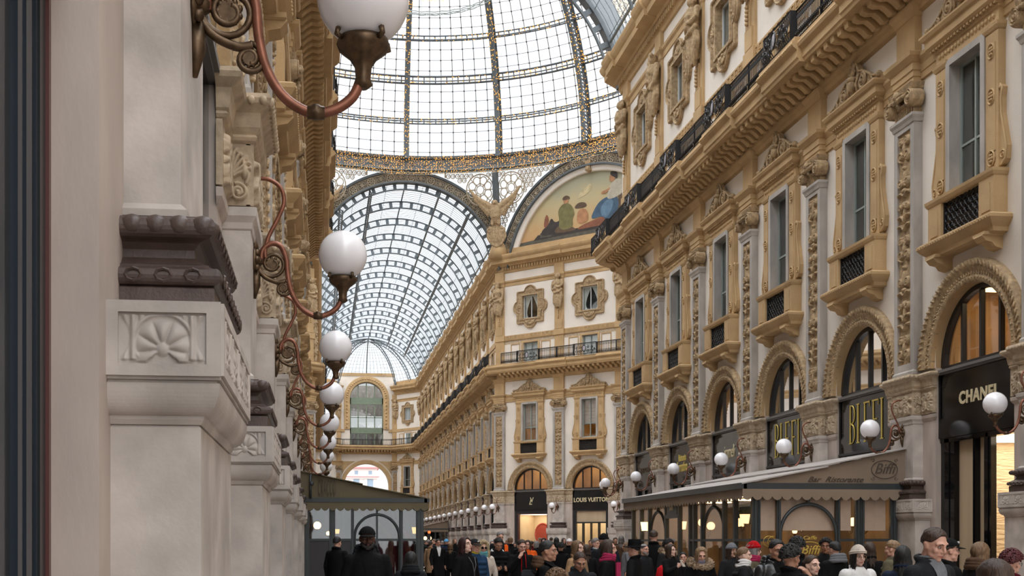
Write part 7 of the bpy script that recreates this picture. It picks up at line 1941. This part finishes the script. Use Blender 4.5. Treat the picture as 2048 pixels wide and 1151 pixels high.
P(1553, 1076.5, 13.6, 6, True, 'black-haired man in black leather jacket, eyes lowered', pitch=8, hr=('short', 'hair_black'), ct=('jacket', 'c_leather'), skin='skin_tan', ex=(('shirt', 'c_black'), ('hood', 'c_leather')))
P(1583, 1085, 12.4, 118, True, 'dark-haired man in black coat seen from behind, face turned right', hr=('afro', 'hair_black'), ct=('jacket', 'c_black'), skin='skin_tan', pose='chin')
P(1594, 1070, 17, 178, True, 'tall curly black-haired man with his back to us by emblem', hr=('afro', 'hair_black'))
P(1625, 1108, 13, 20, False, 'woman with brown hair tied back looking to the right, partly hidden', hr=('bun', 'hair_brown'), ct=('jacket', 'c_black'), skin='skin_pale')
P(1652, 1073, 20.5, -30, True, 'smiling man with curly black hair in front of pavilion glass', hr=('afro', 'hair_black'), skin='skin_brown')
P(1669, 1081, 18, -160, True, 'black-haired man with pale grey hood hanging over black jacket', hr=('short', 'hair_black'), ct=('jacket', 'c_black'), ex=(('hood', 'c_grey'),))
P(1717, 1090, 14.5, 4, False, 'woman in white ribbed knit hat, round glasses and white coat', hr=('long', 'hair_black'), ct=('puffer', 'c_white'), skin='skin_pale', ex=(('beanie', 'c_cream'), ('glasses', 'c_tan')))
P(1739, 1083, 18.5, 175, False, 'dark-haired woman seen from behind next to white knit hat', hr=('long', 'hair_brown'), ct=('jacket', 'c_black'))
P(1785, 1076, 17.5, -140, False, 'short-haired blond person in olive coat turned away', hr=('quiff', 'hair_dkblond'), ct=('puffer', 'c_olive'))
P(1806, 1090, 13.5, 150, False, 'woman with long black hair seen from behind in navy jacket', hr=('long', 'hair_black'), ct=('jacket', 'c_navy'))
P(1862, 1054, 9.6, 22, True, 'young man in dark bomber jacket and grey T-shirt looking down', pitch=18, hr=('short', 'hair_brown'), ct=('jacket', 'c_charcoal'), skin='skin_light', ex=(('shirt', 'c_grey'),))
P(1898, 1076, 12.6, 85, True, 'man in black cap with white mark in profile', hr=('crop', 'hair_brown'), ct=('jacket', 'c_black'), ex=(('cap_logo', 'c_black'),))
P(1962, 1084, 14.2, 110, False, 'light brown bobbed person in dark hooded coat before gold window', hr=('bob', 'hair_light'), ct=('jacket', 'c_charcoal'), ex=(('hood', 'c_brown'),))
P(1988, 1114.5, 5.6, 178, True, 'brown-haired head of a person close to the camera, seen from behind', hr=('short', 'hair_brown'), ct=('jacket', 'c_black'))
P(2024, 1095, 11.5, 120, False, 'woman with dark red hair and glasses at the right edge', hr=('curly', 'hair_red'), ct=('jacket', 'c_wine'), ex=(('glasses', 'c_black'),))
# phones and the red bag are things of their own
def gadget(px, py, D, name, m_, dims, lab, cat, rz=0):
    x, y = unproj(px, D); mb = MB(); mb.bbox(-dims[0]/2, dims[0]/2, -dims[1]/2, dims[1]/2, -dims[2]/2, dims[2]/2, .003)
    obj(name, mb.mesh(name, [m_]), None, (x, y, H((1081-py)*D/2416.5)), rz, label=lab, cat=cat)
def held(key, p, m_, lab):
    o = next(q for q in COL.objects if q.name.startswith('person') and key in q.get('label', '')); yaw = o.rotation_euler.z; s_ = o.scale[0]
    x = o.location.x+s_*(p[0]*cos(yaw)-p[1]*sin(yaw)); y = o.location.y+s_*(p[0]*sin(yaw)+p[1]*cos(yaw))
    mb = MB(); mb.bbox(-.036, .036, -.005, .005, -.065, .065, .003); obj('mobile_phone', mb.mesh('mobile_phone', [m_]), None, (x, y, s_*p[2]), yaw, label=lab, cat='phone').rotation_euler = (-.5, 0, yaw)
held('looking at phone', (0, -.335, 1.20), 'c_black', 'dark phone in the hands of the man with white hoodie')
held('holding phone and red bag', (-.095, -.345, 1.40), 'c_cream', 'pale phone held by the woman with long curly hair')
x, y = unproj(1327, 22.3); mb = MB(); mb.loft([[(.155*s_*cos(a), .07*s_*sin(a), z) for a in np.linspace(0, 2*PI, 21)[:-1]] for (s_, z) in ((.9, -.34), (1.0, -.3), (.98, -.1), (.75, .04), (.3, .1))], 0, True, cap=True)
obj('shoulder_bag', mb.mesh('shoulder_bag', ['c_red']), None, (x, y, H((1081-1140)*22.3/2416.5)), .1, label='bright red bag carried by the woman with long curly hair', cat='bag')
# distant crowd: countable people, few pixels each
rc = random.Random(12); SL = [(857, 52), (868, 58), (885, 62), (910, 55), (917, 60), (924, 48), (944, 50), (957, 58), (966, 44), (975, 60), (985, 40), (1015, 42), (1021, 36), (1030, 50), (1064, 46), (1072, 40), (1080, 52), (1088, 44), (1103, 55), (1113, 46), (1128, 52), (1146, 44), (1150, 58), (1165, 48), (1182, 40), (1200, 46), (1222, 36), (1231, 42), (1243, 38), (1252, 31), (852, 70), (874, 75), (898, 72), (930, 78), (950, 74), (990, 66), (1040, 70), (1095, 66), (1140, 70), (1185, 62)]
hc_ = [('hair_black', 'dark'), ('hair_brown', 'brown'), ('hair_light', 'light brown'), ('hair_grey', 'grey')]; cc = [('c_black', 'black'), ('c_charcoal', 'charcoal'), ('c_navy', 'navy'), ('c_black', 'black'), ('c_brown', 'brown'), ('c_grey', 'grey'), ('c_wine', 'wine red'), ('c_orange', 'orange')]
for i, (px, D) in enumerate(SL):
    a_, b_ = rc.choice(hc_), cc[i % 8] if i % 3 else cc[0]; m_ = rc.random() < .55; top = 1081-(rc.uniform(1.58, 1.83)-EYE)*2416.5/D
    P(px, top, D, rc.choice((0, 20, -20, 180, 160, 200, 90, -90)), m_, 'distant %s-haired person in a %s coat in the crowd' % (a_[1], b_[1]), pose=rc.choice(('stand', 'walk')), hr=(('short' if m_ else rc.choice(('long', 'bob'))), a_[0]), ct=(rc.choice(('jacket', 'long')), b_[0]), far=True, group='distant crowd in the octagon', skin=rc.choice(('skin_light', 'skin_tan')))
m, nt, out = nodes('floor_mosaic')
b = nt.nodes.new('ShaderNodeBsdfPrincipled'); b.inputs['Roughness'].default_value = .35
g = nt.nodes.new('ShaderNodeNewGeometry'); br = nt.nodes.new('ShaderNodeTexBrick'); br.inputs['Scale'].default_value = .6
br.inputs['Color1'].default_value = (.38, .34, .30, 1); br.inputs['Color2'].default_value = (.30, .24, .20, 1); br.inputs['Mortar'].default_value = (.12, .08, .07, 1)
nt.links.new(g.outputs['Position'], br.inputs['Vector']); nt.links.new(br.outputs['Color'], b.inputs['Base Color']); nt.links.new(b.outputs[0], out.inputs[0])
mb = MB(); mb.add([(-60, -40, 0), (80, -40, 0), (80, 330, 0), (-60, 330, 0)], [(0, 1, 2, 3)], 0)
obj('floor', mb.mesh('floor', ['floor_mosaic']), None, kind='structure', label='patterned stone floor of the arcade')
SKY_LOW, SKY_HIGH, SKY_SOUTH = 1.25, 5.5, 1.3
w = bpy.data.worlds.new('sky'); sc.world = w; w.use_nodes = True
nt = w.node_tree; nt.nodes.clear()
bg = nt.nodes.new('ShaderNodeBackground'); wo = nt.nodes.new('ShaderNodeOutputWorld')
tc = nt.nodes.new('ShaderNodeTexCoord'); nz = nt.nodes.new('ShaderNodeTexNoise'); nz.inputs['Scale'].default_value = 2.2; nz.inputs['Detail'].default_value = 4
cr = nt.nodes.new('ShaderNodeValToRGB')
cr.color_ramp.elements[0].position = .35; cr.color_ramp.elements[1].position = .65
cr.color_ramp.elements[0].color = (.86, .93, 1, 1); cr.color_ramp.elements[1].color = (1, .99, .97, 1)
nt.links.new(tc.outputs['Generated'], nz.inputs['Vector']); nt.links.new(nz.outputs['Fac'], cr.inputs[0]); nt.links.new(cr.outputs[0], bg.inputs[0])
# overcast sky: luminance climbs from the horizon to the zenith
sx = nt.nodes.new('ShaderNodeSeparateXYZ'); nt.links.new(tc.outputs['Generated'], sx.inputs[0])
lr = nt.nodes.new('ShaderNodeMapRange'); lr.interpolation_type = 'SMOOTHSTEP'
lr.inputs['From Min'].default_value = .38; lr.inputs['From Max'].default_value = .85; lr.inputs['To Min'].default_value = SKY_LOW; lr.inputs['To Max'].default_value = SKY_HIGH
sy = nt.nodes.new('ShaderNodeMapRange'); sy.interpolation_type = 'SMOOTHSTEP'   # extra sky brightness added behind the camera to lift the near left pedestals
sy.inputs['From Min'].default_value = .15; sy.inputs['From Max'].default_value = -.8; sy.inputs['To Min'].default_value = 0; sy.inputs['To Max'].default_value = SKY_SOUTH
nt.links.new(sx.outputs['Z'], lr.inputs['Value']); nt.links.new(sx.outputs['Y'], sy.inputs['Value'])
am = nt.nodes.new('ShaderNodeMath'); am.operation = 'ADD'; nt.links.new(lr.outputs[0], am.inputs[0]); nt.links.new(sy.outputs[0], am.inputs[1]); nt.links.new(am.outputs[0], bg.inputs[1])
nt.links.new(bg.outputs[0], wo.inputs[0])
sc.view_settings.view_transform = 'Standard'; sc.view_settings.look = 'None'; sc.view_settings.gamma = 1; sc.view_settings.exposure = 0.0
sc.view_settings.use_curve_mapping = False
cy = sc.cycles
cy.max_bounces = 5; cy.diffuse_bounces = 3; cy.glossy_bounces = 3; cy.transmission_bounces = 3; cy.transparent_max_bounces = 10
cy.caustics_reflective = False; cy.caustics_refractive = False; cy.use_denoising = True
cy.sample_clamp_indirect = 6
cy.use_fast_gi = False
cy.use_adaptive_sampling = True; cy.adaptive_threshold = 0.02
